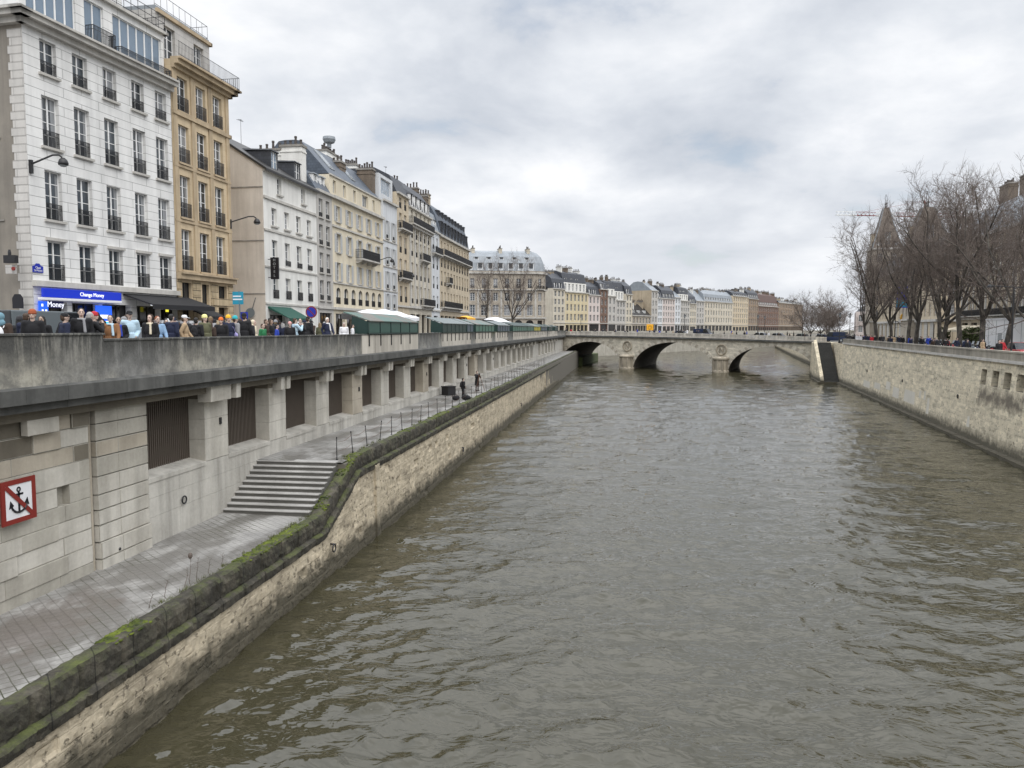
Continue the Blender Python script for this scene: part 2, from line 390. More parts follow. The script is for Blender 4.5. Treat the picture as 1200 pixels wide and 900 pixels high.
col = k.mix(jm, col, k.mix(k.noise(1.2, 4), (.05, .047, .04), (.07, .08, .025)))
col = k.mix(.3, col, k.mix(1., col, bc, 'MULTIPLY'))
M['setts'] = k.done(col, k.ramp(wet, [(0, .8), (1, .3)]), k.bump(k.math('SUBTRACT', k.math('MULTIPLY', fi, .5), bf), .6, .02))
M['step'] = stone('step', (.44, .43, .41), (.14, .135, .12), .7, .3, None, fine=.25, seed=33, rough=.75)
M['asphalt'] = stone('asphalt', (.055, .055, .057), (.035, .035, .036), .5, 0, None, fine=.3, seed=34)
M['pavement'] = stone('pavement', (.24, .23, .22), (.15, .145, .14), .5, 0, (1.2, 40), fine=.25, seed=35)
M['earth'] = plain('earth', (.12, .11, .09), .95)
M['verge'] = plain('verge', (.06, .075, .025), .95, var=.5)

# river water
k = NT('river_water')
v = k.co()
w1 = k.noise(1.3, 2, k.mapv((.55, 1., 1.)), .5, .9)
w2 = k.noise(2.2, 2, k.mapv((.6, 1., 1.), rot=(0, 0, .25)), .6, .7)
w2 = k.math('MULTIPLY', k.math('ABSOLUTE', k.math('SUBTRACT', w2, .5)), -2.)
yy = k.math('DIVIDE', k.sep(1), 200.); farf = k.ramp(yy, [(.2, 0), (.85, 1)])
h = k.math('MULTIPLY', k.math('ADD', k.math('MULTIPLY', w1, .8), k.math('MULTIPLY', w2, .3)), k.math('SUBTRACT', 1., k.math('MULTIPLY', farf, .6)))
rgh = k.math('ADD', .03, k.math('MULTIPLY', farf, .1))
mud = k.noise(.06, 4, v)
M['water'] = k.done(k.mix(mud, (.036, .033, .018), (.05, .045, .027)), rgh, k.bump(h, .6, .17), spec=.5, ior=1.5)

# bark and twigs
k = NT('plane_bark'); f = k.noise(2.5, 5, k.mapv((1., 1., .5)))
M['bark'] = k.done(k.mix(k.ramp(f, [(.4, 0), (.62, 1)]), (.035, .03, .026), (.105, .092, .075)), .9)
M['twig'] = plain('twig', (.125, .1, .085), .9, var=.3)
M['twig_pale'] = plain('twig_pale', (.15, .115, .085), .9, var=.3)

for nm, c in (('black', (.01, .01, .012)), ('navy', (.013, .018, .045)), ('charcoal', (.03, .03, .034)), ('brown', (.22, .105, .045)), ('darkbrown', (.045, .028, .02)), ('paleblue', (.42, .56, .66)),
              ('denim', (.22, .34, .5)), ('grey', (.25, .25, .26)), ('white', (.68, .68, .7)), ('cream', (.6, .53, .4)), ('orange', (.62, .15, .03)), ('rust', (.3, .075, .03)), ('yellow', (.8, .43, .03)),
              ('paleyellow', (.75, .7, .3)), ('turquoise', (.03, .38, .42)), ('royal', (.02, .05, .36)), ('pink', (.6, .32, .3)), ('teal', (.14, .26, .32)), ('green', (.02, .16, .06)), ('red', (.4, .02, .03)), ('olive', (.1, .1, .055)), ('lilac', (.35, .32, .6)), ('tan', (.4, .29, .18))):
    M['cloth_' + nm] = plain('cloth_' + nm, c, .9, var=.2)
for nm, c in (('pale', (.5, .365, .3)), ('mid', (.36, .25, .19)), ('dark', (.16, .085, .055))): M['skin_' + nm] = plain('skin_' + nm, c, .55, var=.06)
for nm, c in (('black', (.01, .009, .008)), ('brown', (.055, .03, .016)), ('red', (.2, .06, .02)), ('grey', (.35, .34, .33)), ('white', (.7, .68, .64)), ('blond', (.2, .14, .075))): M['hair_' + nm] = plain('hair_' + nm, c, .7, var=.25)
M['damp_stone'] = stone('damp_stone', (.26, .225, .175), (.1, .085, .065), .8, .5, None, seed=41, fine=.3)
M['tower_roof'] = roofmat('tower_roof', (.145, .112, .085))
M['pier_stone'] = stone('pier_stone', (.42, .37, .29), (.1, .085, .06), .8, .8, None, seed=42, fine=.3)
M['bridge_ring_dark'] = stone('bridge_ring_dark', (.44, .4, .33), (.19, .17, .14), .8, .5, None, fine=.3, seed=61)
M['site_white'] = plain('site_white', (.88, .88, .88), .5, var=.03)
M['grass'] = plain('grass', (.09, .1, .03), .9, var=.5)
M['right_parapet'] = stone('right_parapet', (.4, .365, .3), (.08, .075, .065), .95, .6, (2., 4.), fine=.35, seed=71)
M['step_riser'] = stone('step_riser', (.13, .125, .115), (.06, .058, .05), .7, .4, None, fine=.3, seed=81)
# ------------------------------------------------------------------ river water: real waves from random spectra
def wave_tile(seed, n, size, lmin, lmax, aniso, slope):
    rng = np.random.default_rng(seed)
    kx = np.fft.fftfreq(n, size / n) * 2 * np.pi
    KX, KY = np.meshgrid(kx, kx, indexing='xy')
    K = np.hypot(KX, KY); K[0, 0] = 1
    lam = 2 * np.pi / K
    band = np.exp(-((np.log(lam) - np.log((lmin * lmax) ** .5)) / (.5 * np.log(lmax / lmin))) ** 2)
    d = np.abs(KY) / K
    amp = band * K ** -2.2 * (1 - aniso + aniso * d ** 2)
    z = np.real(np.fft.ifft2(np.fft.fft2(rng.normal(size=(n, n))) * amp))
    gy, gx = np.gradient(z, size / n)
    z *= slope / np.sqrt((gx ** 2 + gy ** 2).mean())
    return z
def samp(tile, size, x, y):
    n = tile.shape[0]; u = (x / size * n) % n; v = (y / size * n) % n
    i = u.astype(int); j = v.astype(int); fu = u - i; fv = v - j; i2 = (i + 1) % n; j2 = (j + 1) % n
    return (tile[j, i] * (1 - fu) * (1 - fv) + tile[j, i2] * fu * (1 - fv) + tile[j2, i] * (1 - fu) * fv + tile[j2, i2] * fu * fv)
def make_water():
    ys = [-25.]
    while ys[-1] < 330: ys.append(ys[-1] + max(.1, .0042 * max(0, ys[-1]) ** 1.15))
    ys = np.array(ys); nx = 560
    u = np.linspace(0, 1, nx)
    x0 = np.interp(ys, [-25, 0, 60, 200, 330], [-14, -14, -14, -18, -25])[:, None]
    x1 = np.interp(ys, [-25, 0, 40, 200, 330], [24, 24, 34, 62, 110])[:, None]
    X = x0 + (x1 - x0) * u[None, :]; Y = np.repeat(ys[:, None], nx, 1)
    t1 = wave_tile(3, 512, 71., 1.6, 5.5, .7, .075)
    t2 = wave_tile(5, 1024, 43., .5, 1.7, .6, .125)
    t2 = t2 + .9 * (np.abs(t2) - np.abs(t2).mean())
    c, s = math.cos(.35), math.sin(.35)
    patch = samp(wave_tile(8, 128, 120., 14, 50, .2, 1.), 120., X, Y); patch = (patch - patch.min()) / np.ptp(patch)
    far = np.clip((Y - 20) / 120, 0, 1)
    z = samp(t1, 71., X, Y) * (1 + .25 * far) + samp(t2, 43., X * c + Y * s, -X * s + Y * c) * (.3 + 1.1 * patch) * (1 - .55 * far)
    n = len(ys)
    co = np.stack([X, Y, z], -1).reshape(-1, 3)
    idx = np.arange(n * nx).reshape(n, nx)
    f = np.stack([idx[:-1, :-1], idx[:-1, 1:], idx[1:, 1:], idx[1:, :-1]], -1).reshape(-1, 4)
    me = bpy.data.meshes.new('water'); me.vertices.add(len(co)); me.vertices.foreach_set('co', co.ravel())
    me.loops.add(f.size); me.loops.foreach_set('vertex_index', f.ravel().astype(np.int32))
    me.polygons.add(len(f)); me.polygons.foreach_set('loop_start', np.arange(0, f.size, 4, dtype=np.int32))
    me.polygons.foreach_set('use_smooth', np.ones(len(f), bool)); me.update(calc_edges=True); me.validate()
    me.materials.append(M['water'])
    struct(inst(me, 'water'))
    mb = MB(); mb.quad((-1500, -300, -.35), (1500, -300, -.35), (1500, 2500, -.35), (-1500, 2500, -.35))
    mb.quad((-25, 330, 0), (110, 330, 0), (400, 1200, 0), (-60, 1200, 0))
    struct(mb.build('water', M['water']))
make_water()

# ------------------------------------------------------------------ ground
def slab(name, pts, z0, z1, mat):
    mb = MB(); mb.hexa([(x, y, z0) for x, y in pts], [(x, y, z1) for x, y in pts]); return struct(mb.build(name, mat))
slab('ground', [(-1500, -200), (-16.6, -200), (-16.6, 200), (-17.7, 256), (113, 497), (240, 730), (240, 2500), (-1500, 2500)], -1, 8.0, M['earth'])
slab('road', [(-27, -60), (-18.4, -60), (-18.4, 200), (-27, 200)], 8.0, 8.1, M['asphalt'])
slab('pavement', [(-18.4, -60), (-14.9, -60), (-14.9, 200), (-18.4, 200)], 8.06, STREET, M['pavement'])
slab('pavement', [(-60, -60), (-27, -60), (-27, 200), (-60, 200)], 8.0, STREET, M['pavement'])
slab('road', [(-60, 200), (-14.9, 200), (-17.9, 258), (-60, 258)], 8.0, 8.12, M['asphalt'])
RP = Vector((27.61, 56.68)); RU = Vector((.1211, .9926)); RN = Vector((.9926, -.1211))
def rpt(s, off): q = RP + RU * s + RN * off; return (q.x, q.y)
slab('ground', [rpt(-260, 1.6), rpt(105, 1.6), (46, 172), (62, 275), (84, 420), (100, 480), (240, 730), (240, 2500), (1500, 2500), (1500, -200)][::-1][::-1], -1, RSTREET - .12, M['earth'])
slab('pavement', [rpt(-60, 6.), rpt(-60, .9), rpt(104, .9), rpt(104, 6.)], RSTREET - .13, RSTREET, M['pavement'])
slab('road', [rpt(-60, 15.), rpt(-60, 6.), rpt(104, 6.), rpt(104, 15.)], RSTREET - .125, RSTREET - .1, M['asphalt'])

# lower quay walk and its steps
def xo(y): return -.5 * max(0., y - 30) / 165
LO, UP = 2.42, 4.0
mb = MB()
for ya, yb, z in ((-30, 27.02, LO), (29.9, 205, UP)):
    n = max(2, int((yb - ya) / 1.2)); R2 = random.Random(4)
    for i in range(n):
        a = ya + (yb - ya) * i / n; b = ya + (yb - ya) * (i + 1) / n
        mb.quad((-15.5, a, z + .03), (-11.5 + xo(a), a, z - .03), (-11.5 + xo(b), b, z - .03), (-15.5, b, z + .03))
struct(mb.build('path', M['setts']))
mb = MB(); mb.box(-15.6, -11.4, 29.95, 199, 0, 3.9); mb.box(-15.6, -11.4, -30, 30, 0, 2.3); struct(mb.build('ground', M['earth']))
st = MB(); NS = 10
for i in range(NS):
    y = 26.95 + i * .31; z = LO + (UP - LO) * (i + 1) / NS
    st.box(-15.22, -11.72, y, y + .36 if i < NS - 1 else y + .5, z - .03, z + (.004 if i < NS - 1 else .002))
st.box(-15.22, -11.72, 27.1, 30.3, 1.5, 2.38)
for i in range(NS): st.box(-15.22, -11.72, 26.99 + i * .31, 30.4, LO + (UP - LO) * i / NS - .02, LO + (UP - LO) * (i + 1) / NS - .032, 1)
tag(st.build('stone_steps', [M['step'], M['step_riser']]), 'flight of ten grey stone steps joining the lower and upper quay walks', 'steps')

# river wall with mossy kerb
rw = thing('river_wall', 'tan river wall with a green mossy kerb below the left quay walk', 'wall')
def lev(y):
    if y <= 26.3: return LO
    if y >= 31.2: return UP + .05
    t = min(1., max(0., (y - 27.0) / 3.9)); return LO + (UP + .05 - LO) * t
def sweep(mb, prof, ys, jit=0, seed=1):
    rr = random.Random(seed); prev = None
    for y in ys:
        z = lev(y); x = xo(y)
        ring = [(px + x + rr.uniform(-jit, jit) + (knz(y, pz) if jit and not ab else 0), y, (z + pz if not ab else pz) + rr.uniform(-jit, jit) * .6) for px, pz, ab in prof]
        if prev:
            for i in range(len(ring) - 1): mb.quad(prev[i], ring[i], ring[i + 1], prev[i + 1])
        prev = ring
from mathutils import noise as mnz
def knz(y, pz):
    j = ((y + 40) / 1.35) % 1.; gap = -.05 if min(j, 1 - j) < .035 and pz < 0 else 0
    return gap + .035 * mnz.noise(Vector((y * 1.3, pz * 3, 2.))) + .03 * mnz.noise(Vector((y * 4.3, pz * 7, 5.)))
def frange(a, b, d):
    o = []; 
    while a < b: o.append(a); a += d
    return o + [b]
ysn = frange(-25, 6, .5) + frange(6.1, 60, .09) + frange(60.5, 199, .6)
mb = MB()
prof = [(-11.72, -.1, 0), (-11.7, .0, 0), (-11.6, .05, 0), (-11.4, .07, 0), (-11.24, .05, 0), (-11.2, -.05, 0), (-11.19, -.17, 0), (-11.2, -.3, 0), (-11.2, -.4, 0), (-11.22, -.5, 0), (-11.24, -.56, 0), (-11.1, -.58, 0), (-11.05, -.63, 0), (-11.06, -.74, 0), (-11.08, -.86, 0), (-11.18, -.93, 0)]
sweep(mb, prof, ysn, .012)
mb.build('kerb', M['kerb'], rw, smooth=False)
mb = MB()
from mathutils import noise as mn
rr = random.Random(3)
off_ = {}
def stone_relief(y, z):
    r = math.floor(z / .34); yy = y + (r % 2) * .37 + .12 * math.sin(r * 5.1); c = math.floor(yy / .72)
    key = (r, c)
    if key not in off_: off_[key] = (rr.uniform(-.012, .016), rr.random() < .035)
    fy = yy / .72 - c; fz = z / .34 - r; e = min(fy, 1 - fy) * .72; e2 = min(fz, 1 - fz) * .34
    b = min(1., min(e, e2) / .05)
    q = Vector((0, y * 3.2, z * 3.2)); n = mn.noise(q) * .03 + mn.noise(q * 2.7) * .02 + mn.noise(q * 6.1) * .012
    o, hole = off_[key]
    return (o + n) * b - (1 - b) * .012 - (.09 * b if hole else 0)
ysf = frange(6, 62, .07)
prev = None
for y in ysf:
    top = lev(y) - .9; nz_ = 34; ring = []
    for i in range(nz_ + 1):
        z = top + (-.4 - top) * i / nz_; ring.append((-11.15 + xo(y) + .09 * (i / nz_) + stone_relief(y, z), y, z))
    if prev:
        for i in range(nz_): mb.quad(prev[i], ring[i], ring[i + 1], prev[i + 1])
    prev = ring
sweep(mb, [(-11.16, -.91, 0), (-11.13, 1.0, 1), (-11.07, .25, 1), (-11.02, -.6, 1)], [y for y in ysn if y < 6.2], .03, 3)
sweep(mb, [(-11.16, -.91, 0), (-11.13, 1.0, 1), (-11.07, .25, 1), (-11.02, -.6, 1)], [y for y in ysn if y > 61.5], .03, 3)
mb.build('masonry', M['river_tan'], rw, smooth=True)
for y in (33.2, 112., 27.2):
    mb = MB(); w = .28; x = xo(y)
    mb.hexa([(-11.3 + x, y - w, -.5), (-10.98 + x, y - w, -.5), (-10.98 + x, y + w, -.5), (-11.3 + x, y + w, -.5)],
            [(-11.3 + x, y - w, lev(y) - .72), (-11.04 + x, y - w, lev(y) - .72), (-11.04 + x, y + w, lev(y) - .72), (-11.3 + x, y + w, lev(y) - .72)])
    if y > 30: mb.build('pilaster', M['river_tan'], rw, bevel=.02)
mb = MB()
for y in (27.6, 52, 84):
    mb = MB(); mb.torus((-10.98 + xo(y), y, 1.05), .15, .028, 0); mb.tube((-11.15 + xo(y), y, 1.2), (-10.93 + xo(y), y, 1.2), .04, .04); mb.build('mooring_ring', M['iron'], rw, True)
# moss cushions along the kerb
mb = MB(); r2 = random.Random(21)
def nz1(y): return math.sin(y * .83 + 1) + math.sin(y * 2.1) * .6 + math.sin(y * .31) * .8
for i in range(5200):
    y = 8 + (abs(r2.gauss(0, 1)) * 26 if i % 3 else r2.uniform(0, 90))
    if y > 120 or nz1(y) < .1: continue
    x = -11.72 + r2.random() * .5 + xo(y); s = r2.uniform(.012, .06)
    mb.ell((x, y, lev(y) + .05 + (-.03 if x < -11.62 + xo(y) else 0) + (-.03 if x > -11.3 else 0)), (s * 1.2, s * 1.7, s * .55), 6, 4)
tag(mb.build('moss', M['moss'], smooth=True), kind='stuff')
mb = MB(); r2 = random.Random(31)
for i in range(70):
    y = r2.choice([r2.gauss(25, 1.2), r2.gauss(19, 1.5), r2.uniform(13, 60), r2.gauss(33, 3)]); x = -11.74 + xo(y) + r2.uniform(-.12, .04); z = lev(y) - .02; hh = r2.uniform(.05, .17)
    for j in range(26):
        a = r2.uniform(0, 6.28); px, py = x + r2.gauss(0, .05), y + r2.gauss(0, .08); l = hh * r2.uniform(.5, 1.2); w = .006
        dx, dy = math.cos(a) * l * .5, math.sin(a) * l * .5
        mb.quad((px - w * math.sin(a), py + w * math.cos(a), z), (px + w * math.sin(a), py - w * math.cos(a), z), (px + dx, py + dy, z + l))
tag(mb.build('grass', M['grass']), kind='stuff')
# dry weeds rooted at the kerb
r2 = random.Random(5)
weeds = [(19.0, .5), (19.25, .8), (19.6, .62), (18.1, .45), (17.4, .4), (21.0, .3), (20.2, .36), (43.5, .4), (52.5, .45)]
wl = ['tallest dry brown weed stalk with a seed head growing at the kerb', 'short thin weed stalk growing at the mossy kerb']
for i, (y, hh) in enumerate(weeds):
    mb = MB(); x = -11.9 + xo(y); z = lev(y) - .02
    p = Vector((x, y, z)); q = p
    for j in range(5):
        n_ = q + Vector((r2.uniform(-.02, .03), r2.uniform(-.03, .03), hh / 5)); mb.tube(q, n_, .009 - j * .001, .008 - j * .001, 4)
        if j > 1:
            for s in (-1, 1): mb.tube(n_, n_ + Vector((r2.uniform(-.05, .05), s * r2.uniform(.03, .08), r2.uniform(.02, .07))), .005, .003, 3)
        q = n_
    if i == 1: mb.ell(q, (.06, .07, .09), 7, 5)
    tag(mb.build('weed', M['twig']), wl[0] if i == 1 else wl[1], 'weed', 'dry weeds along the kerb')

# ------------------------------------------------------------------ embankment wall
ew = thing('embankment_wall', 'long pale stone embankment wall with brown grilles under the left street', 'wall')
FX, GX = -15.2, -15.82
STALLS = ((42.3, 53), (60.6, 73.4), (74.6, 85.6), (88, 97.6), (100.5, 124.4), (125, 147), (150, 172))
mb = MB()    # parapet: taller near block, then the long run
mb.box(-15.0, -14.56, -25, 19.66, 8.06, 9.34); mb.box(-15.04, -14.52, -25, 19.69, 9.34, 9.4)
y = 19.69; 
while y < 196:
    y2 = min(y + 2.4, 196); mb.box(-14.98, -14.6, y + .004, y2 - .004, 8.06, 9.17, 1 if any(a < (y + y2) / 2 < c for a, c in STALLS) else 0); y = y2
mb.box(-15.02, -14.57, 19.695, 196, 9.17, 9.235)
mb.build('parapet', [M['parapet'], M['parapet_pale']], ew, bevel=.012)
mb = MB()
y = -25
while y < 196:
    y2 = min(y + 2.6, 196); mb.box(-15.3, -14.42, y + .003, y2 - .003, 7.66, 8.03); y = y2
mb.hexa([(-15.3, -25, 8.02), (-14.44, -25, 8.02), (-14.44, 196, 8.02), (-15.3, 196, 8.02)], [(-15.3, -25, 8.1), (-14.6, -25, 8.1), (-14.6, 196, 8.1), (-15.3, 196, 8.1)])
mb.box(-15.3, -14.62, -25, 196, 7.44, 7.664)
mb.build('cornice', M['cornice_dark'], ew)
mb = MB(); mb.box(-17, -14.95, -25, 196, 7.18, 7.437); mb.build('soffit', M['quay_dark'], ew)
bays = [22.35 + 5.15 * i for i in range(21)] + [137.5 + 6.2 * i for i in range(6)]
BW = 3.5
# wall below the openings
mb = MB()
for a, b, z0 in ((22.2, 30.2, 2.2), (30.2, 199, 3.8)):
    y = a
    while y < b:
        y2 = min(b, y + RND.uniform(1.4, 2.6)); 
        for zz0, zz1 in ((z0, 3.35), (3.35, 3.98), (3.98, 4.62)):
            if zz1 > zz0: mb.box(-16.4, FX + RND.uniform(-.006, .006), y + .004, y2 - .004, zz0 + .004, zz1 - .003)
        y = y2
mb.build('base_wall', M['quay_pale'], ew)
for i, y in enumerate(bays):
    mb = MB()   # sloping sill
    mb.hexa([(GX - .1, y, 4.5), (FX + .03, y, 4.5), (FX + .03, y + BW, 4.5), (GX - .1, y + BW, 4.5)], [(GX - .1, y, 4.78), (FX + .03, y, 4.64), (FX + .03, y + BW, 4.64), (GX - .1, y + BW, 4.78)])
    mb.build('sill', M['quay_pale'], ew)
gm = MB(); nb = 30
gm.box(GX - .12, GX - .08, 0, BW, 4.6, 7.3, 1)
for j in range(nb + 1): gm.box(GX - .06, GX - .005, j * BW / nb - .018, j * BW / nb + .018, 4.7, 7.3)
for z in (4.78, 6.0, 6.85): gm.box(GX - .075, GX - .05, 0, BW, z, z + .05)
gme = gm.mesh('grille', [M['grille_brown'], M['grille_back']])
for y in bays: inst(gme, 'grille', ew, (0, y, 0))
pier_spans = [(bays[i] + BW, bays[i + 1]) for i in range(len(bays) - 1)] + [(bays[-1] + BW, 199)]
for i, (a, b) in enumerate(pier_spans):
    mb = MB(); z = 4.63
    for z2 in (5.45, 6.2, 6.95): mb.box(-16.4, FX + RND.uniform(0, .012), a, b, z + .003, z2 - .003); z = z2
    p = mb.build('pier', M['quay_block_tan'] if i in (3, 6, 10) else M['quay_block_pale'] if b - a < 3 else M['quay_pale'], ew, bevel=.012)
    if i % 3 == 0 and i < 14:
        h = MB(); h.box(FX, FX + .06, a + 1.0, a + 1.12, 5.9, 6.15); h.build('lamp_box', M['iron'], p)
    c = (a + b) / 2 if b - a < 3 else a + .8
    mb = MB(); mb.box(-16.4, FX + .02, a - .1, b + .1, 6.952, 7.2); mb.build('lintel', M['quay_dark'], ew)
    for dy in ((-.3, .3) if i else (-.35, .95)):
        w = .17 if (i or dy > 0) else .72
        mb = MB(); mb.hexa([(FX - .1, c + dy - w, 6.84), (-14.78, c + dy - w, 6.86), (-14.78, c + dy + w, 6.86), (FX - .1, c + dy + w, 6.84)], [(FX - .1, c + dy - w, 7.43), (-14.76, c + dy - w, 7.43), (-14.76, c + dy + w, 7.43), (FX - .1, c + dy + w, 7.43)])
        mb.build('corbel', M['quay_block_pale'], ew, bevel=.015)
# near ashlar of uneven blocks
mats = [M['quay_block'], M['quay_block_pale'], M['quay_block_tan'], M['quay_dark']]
mb = MB(); r2 = random.Random(14)
mb.box(-16.4, -15.42, -25, 22.3, 1.8, 7.3, 0)
zs = [2.2, 2.75, 3.25, 3.75, 4.2, 4.66, 5.2, 5.78, 6.25, 6.75, 7.2]
for r in range(len(zs) - 1):
    y = -25.
    while y < 19.72:
        y2 = min(y + r2.choice([.7, 1.0, 1.3, 1.7, 2.2]), 19.72)
        if 19.72 - y2 < .35: y2 = 19.72
        if not (r in (5,) and y < 18.85 and y2 > 18.4):
            pr = r2.choice([0, 0, .01, .03, .05, .08]) * (.6 if r < 2 else 1)
            dark = r >= 7  # upper courses mostly get darker stone colours, painting in the cornice's shade
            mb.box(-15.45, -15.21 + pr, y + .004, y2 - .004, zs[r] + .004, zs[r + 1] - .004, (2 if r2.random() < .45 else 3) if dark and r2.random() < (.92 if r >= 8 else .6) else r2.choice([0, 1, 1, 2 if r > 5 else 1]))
        elif y < 18.4:
            mb.box(-15.45, -15.2, y + .004, 18.42, zs[r] + .004, zs[r + 1] - .004, 1)
            mb.box(-15.45, -15.2, 18.86, max(18.9, y2 - .004), zs[r] + .004, zs[r + 1] - .004, 0)
        elif y2 > 18.86: mb.box(-15.45, -15.2, 18.86, y2 - .004, zs[r] + .004, zs[r + 1] - .004, 0)
        y = y2
for r in range(len(zs) - 1):   # pier with drafted courses beside the drain groove
    for a, b in ((19.92, 20.9), (20.9, 22.33)):
        mb.box(-15.45, -15.12 if r > 1 else -15.06, a + .003, b - .003, zs[r] + .012, zs[r + 1] - .012, 1 if r < 6 else r2.choice([0, 2]))
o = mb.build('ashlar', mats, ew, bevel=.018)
mb = MB(); mb.box(-15.15, -14.95, 17.2, 18.3, 6.78, 7.2); mb.box(-15.15, -14.97, 13.5, 14.6, 6.78, 7.2); mb.build('corbel', M['quay_block_pale'], ew, bevel=.015)
mb = MB(); mb.tube((-15.3, 19.82, 2.4), (-15.3, 19.82, 7.2), .07, .07, 8); mb.build('drain_pipe', M['quay_block_tan'], ew)
for (y, z) in ((24.3, 3.55), (20.7, 2.85)):
    mb = MB()
    if y > 22: mb.torus((-15.13, y, z), .13, .028, 0)
    else: mb.tube((-15.2, y, z), (-15.04, y, z), .05, .05)
    mb.build('mooring_ring' if y > 22 else 'drain_hole', M['iron'], ew, True)

# no-anchoring sign
sg = thing('no_anchoring_sign', 'red framed square sign with a crossed-out black anchor on the quay wall', 'sign', (-15.04, 16.88, 5.2))
mb = MB(); mb.box(0, .03, -.46, .46, -.46, .46); mb.build('panel', M['white_sign'], sg)
mb = MB()
for a in ((-.55, .55, .43, .55), (-.55, .55, -.55, -.43), (-.55, -.43, -.43, .43), (.43, .55, -.43, .43)): mb.box(.002, .045, *a)
mb.build('red_frame', M['red_sign'], sg)
mb = MB(); mb.box(.03, .04, -.03, .03, -.28, .24); mb.box(.03, .04, -.14, .14, .14, .19); mb.torus((.036, 0, .29), .05, .018, 0, 14, 6)
for i in range(14):
    t0 = math.pi * (1.08 + .84 * i / 14); t1 = math.pi * (1.08 + .84 * (i + 1) / 14)
    mb.tube((.036, .25 * math.cos(t0), -.05 + .24 * math.sin(t0)), (.036, .25 * math.cos(t1), -.05 + .24 * math.sin(t1)), .03, .03, 5)
for s in (-1, 1): mb.hexa([(.03, s * .32, -.16), (.03, s * .17, -.1), (.03, s * .27, .04)], [(.042, s * .32, -.16), (.042, s * .17, -.1), (.042, s * .27, .04)])
mb.build('anchor_symbol', M['black_sign'], sg)
mb = MB(); mb.hexa([(.045, -.46, .38), (.045, -.38, .46), (.045, .46, -.38), (.045, .38, -.46)], [(.05, -.46, .38), (.05, -.38, .46), (.05, .46, -.38), (.05, .38, -.46)]); mb.build('diagonal_bar', M['red_sign'], sg)

# chain railing on the upper walk
rl = thing('chain_railing', 'row of thin iron posts with drooping chains along the mossy kerb', 'railing')
py = [30.5]; 
while py[-1] < 118: py.append(py[-1] + (1.95 if py[-1] < 45 else 2.3))
pm = MB(); pm.tube((0, 0, 0), (0, 0, .92), .022, .017, 6); pm.ell((0, 0, .95), (.032, .032, .045), 6, 5); pm.tube((0, 0, 0), (0, 0, .05), .05, .045, 6); pme = pm.mesh('post', M['iron'])
tops = []; r2 = random.Random(9)
for y in py:
    o = inst(pme, 'post', rl, (-11.95 + xo(y), y, UP - .03)); tl = (r2.uniform(-.08, .08), r2.uniform(-.1, .1)); o.rotation_euler = (tl[1], tl[0], 0)
    tops.append(Vector((-11.95 + xo(y) + tl[0] * .8, y - tl[1] * .8, UP + .78)))
mb = MB()
for a, b in zip(tops[:-1], tops[1:]):
    for lv, sag in ((0, .12),):
        pts = [a.lerp(b, t / 6) + Vector((0, 0, lv - sag * 4 * (t / 6) * (1 - t / 6))) for t in range(7)]; mb.path(pts, .007, 4)
mb.build('chain', M['rust'], rl)
mb = MB()
for a, b in zip(tops[:-1], tops[1:]): mb.path([a.lerp(b, t / 6) + Vector((0, 0, -.4 - .4 * (t / 6) * (1 - t / 6))) for t in range(7)], .006, 4)
mb.build('chain', M['rust'], rl)
# ------------------------------------------------------------------ buildings
CACHE = {}
def cmesh(key, fn):
    if key not in CACHE: CACHE[key] = fn()
    return CACHE[key]
def win_frame(w, h, mat, bars):
    mb = MB(); b = .055
    mb.box(-w / 2, w / 2, 0, .06, 0, b); mb.box(-w / 2, w / 2, 0, .06, h - b, h)
    mb.box(-w / 2, -w / 2 + b, 0, .06, b, h - b); mb.box(w / 2 - b, w / 2, 0, .06, b, h - b)
    nm = max(1, round(w / .75) - 1) if w > 1.6 else 1
    for i in range(nm):
        x = -w / 2 + w * (i + 1) / (nm + 1); mb.box(x - .045, x + .045, -.01, .05, b, h - b)
    for i in range(bars):
        z = h * (i + 1) / (bars + 1); mb.box(-w / 2 + b, w / 2 - b, .012, .045, z - .018, z + .018)
    return mb.mesh('window', mat)
def win_pane(w, h, mat):
    mb = MB(); mb.box(-w / 2 + .02, w / 2 - .02, .035, .05, .02, h - .02); return mb.mesh('pane', mat)
def rail_mesh(w, h):
    mb = MB(); y = 0; mb.box(-w / 2, w / 2, y - .02, y + .02, h - .035, h); mb.box(-w / 2, w / 2, y - .012, y + .012, .06, .085); mb.box(-w / 2, w / 2, y - .012, y + .012, h * .72, h * .72 + .02)
    n = max(5, int(w / .085))
    for i in range(n + 1):
        x = -w / 2 + w * i / n; mb.box(x - .012, x + .012, y - .012, y + .012, 0, h)
    for i in range(n):
        x = -w / 2 + w * (i + .5) / n
        if i % 2: mb.torus((x, y, h * .4), .045, .009, 1, 8, 4)
    return mb.mesh('railing', M['iron'])
def shutter_mesh(w, h):
    mb = MB(); mb.box(0, w, -.035, 0, 0, h)
    for i in range(int(h / .09)): mb.box(.05, w - .05, -.045, -.03, .04 + i * .09, .085 + i * .09)
    return mb.mesh('shutter', M['grey_shutter'])

def offset_poly(P, ins):
    n = len(P); out = []
    for i in range(n):
        a, b, c = Vector(P[i - 1]), Vector(P[i]), Vector(P[(i + 1) % n])
        d1 = (b - a).normalized(); d2 = (c - b).normalized()
        n1 = Vector((-d1.y, d1.x)); n2 = Vector((-d2.y, d2.x)); i1, i2 = ins[(i - 1) % n], ins[i]
        den = d1.x * d2.y - d1.y * d2.x
        if abs(den) < 1e-3: q = b + n2 * i2
        else:
            p1 = a + n1 * i1; p2 = b + n2 * i2; w = p2 - p1
            t = (w.x * d2.y - w.y * d2.x) / den; q = p1 + d1 * t
        out.append((q.x, q.y))
    return out

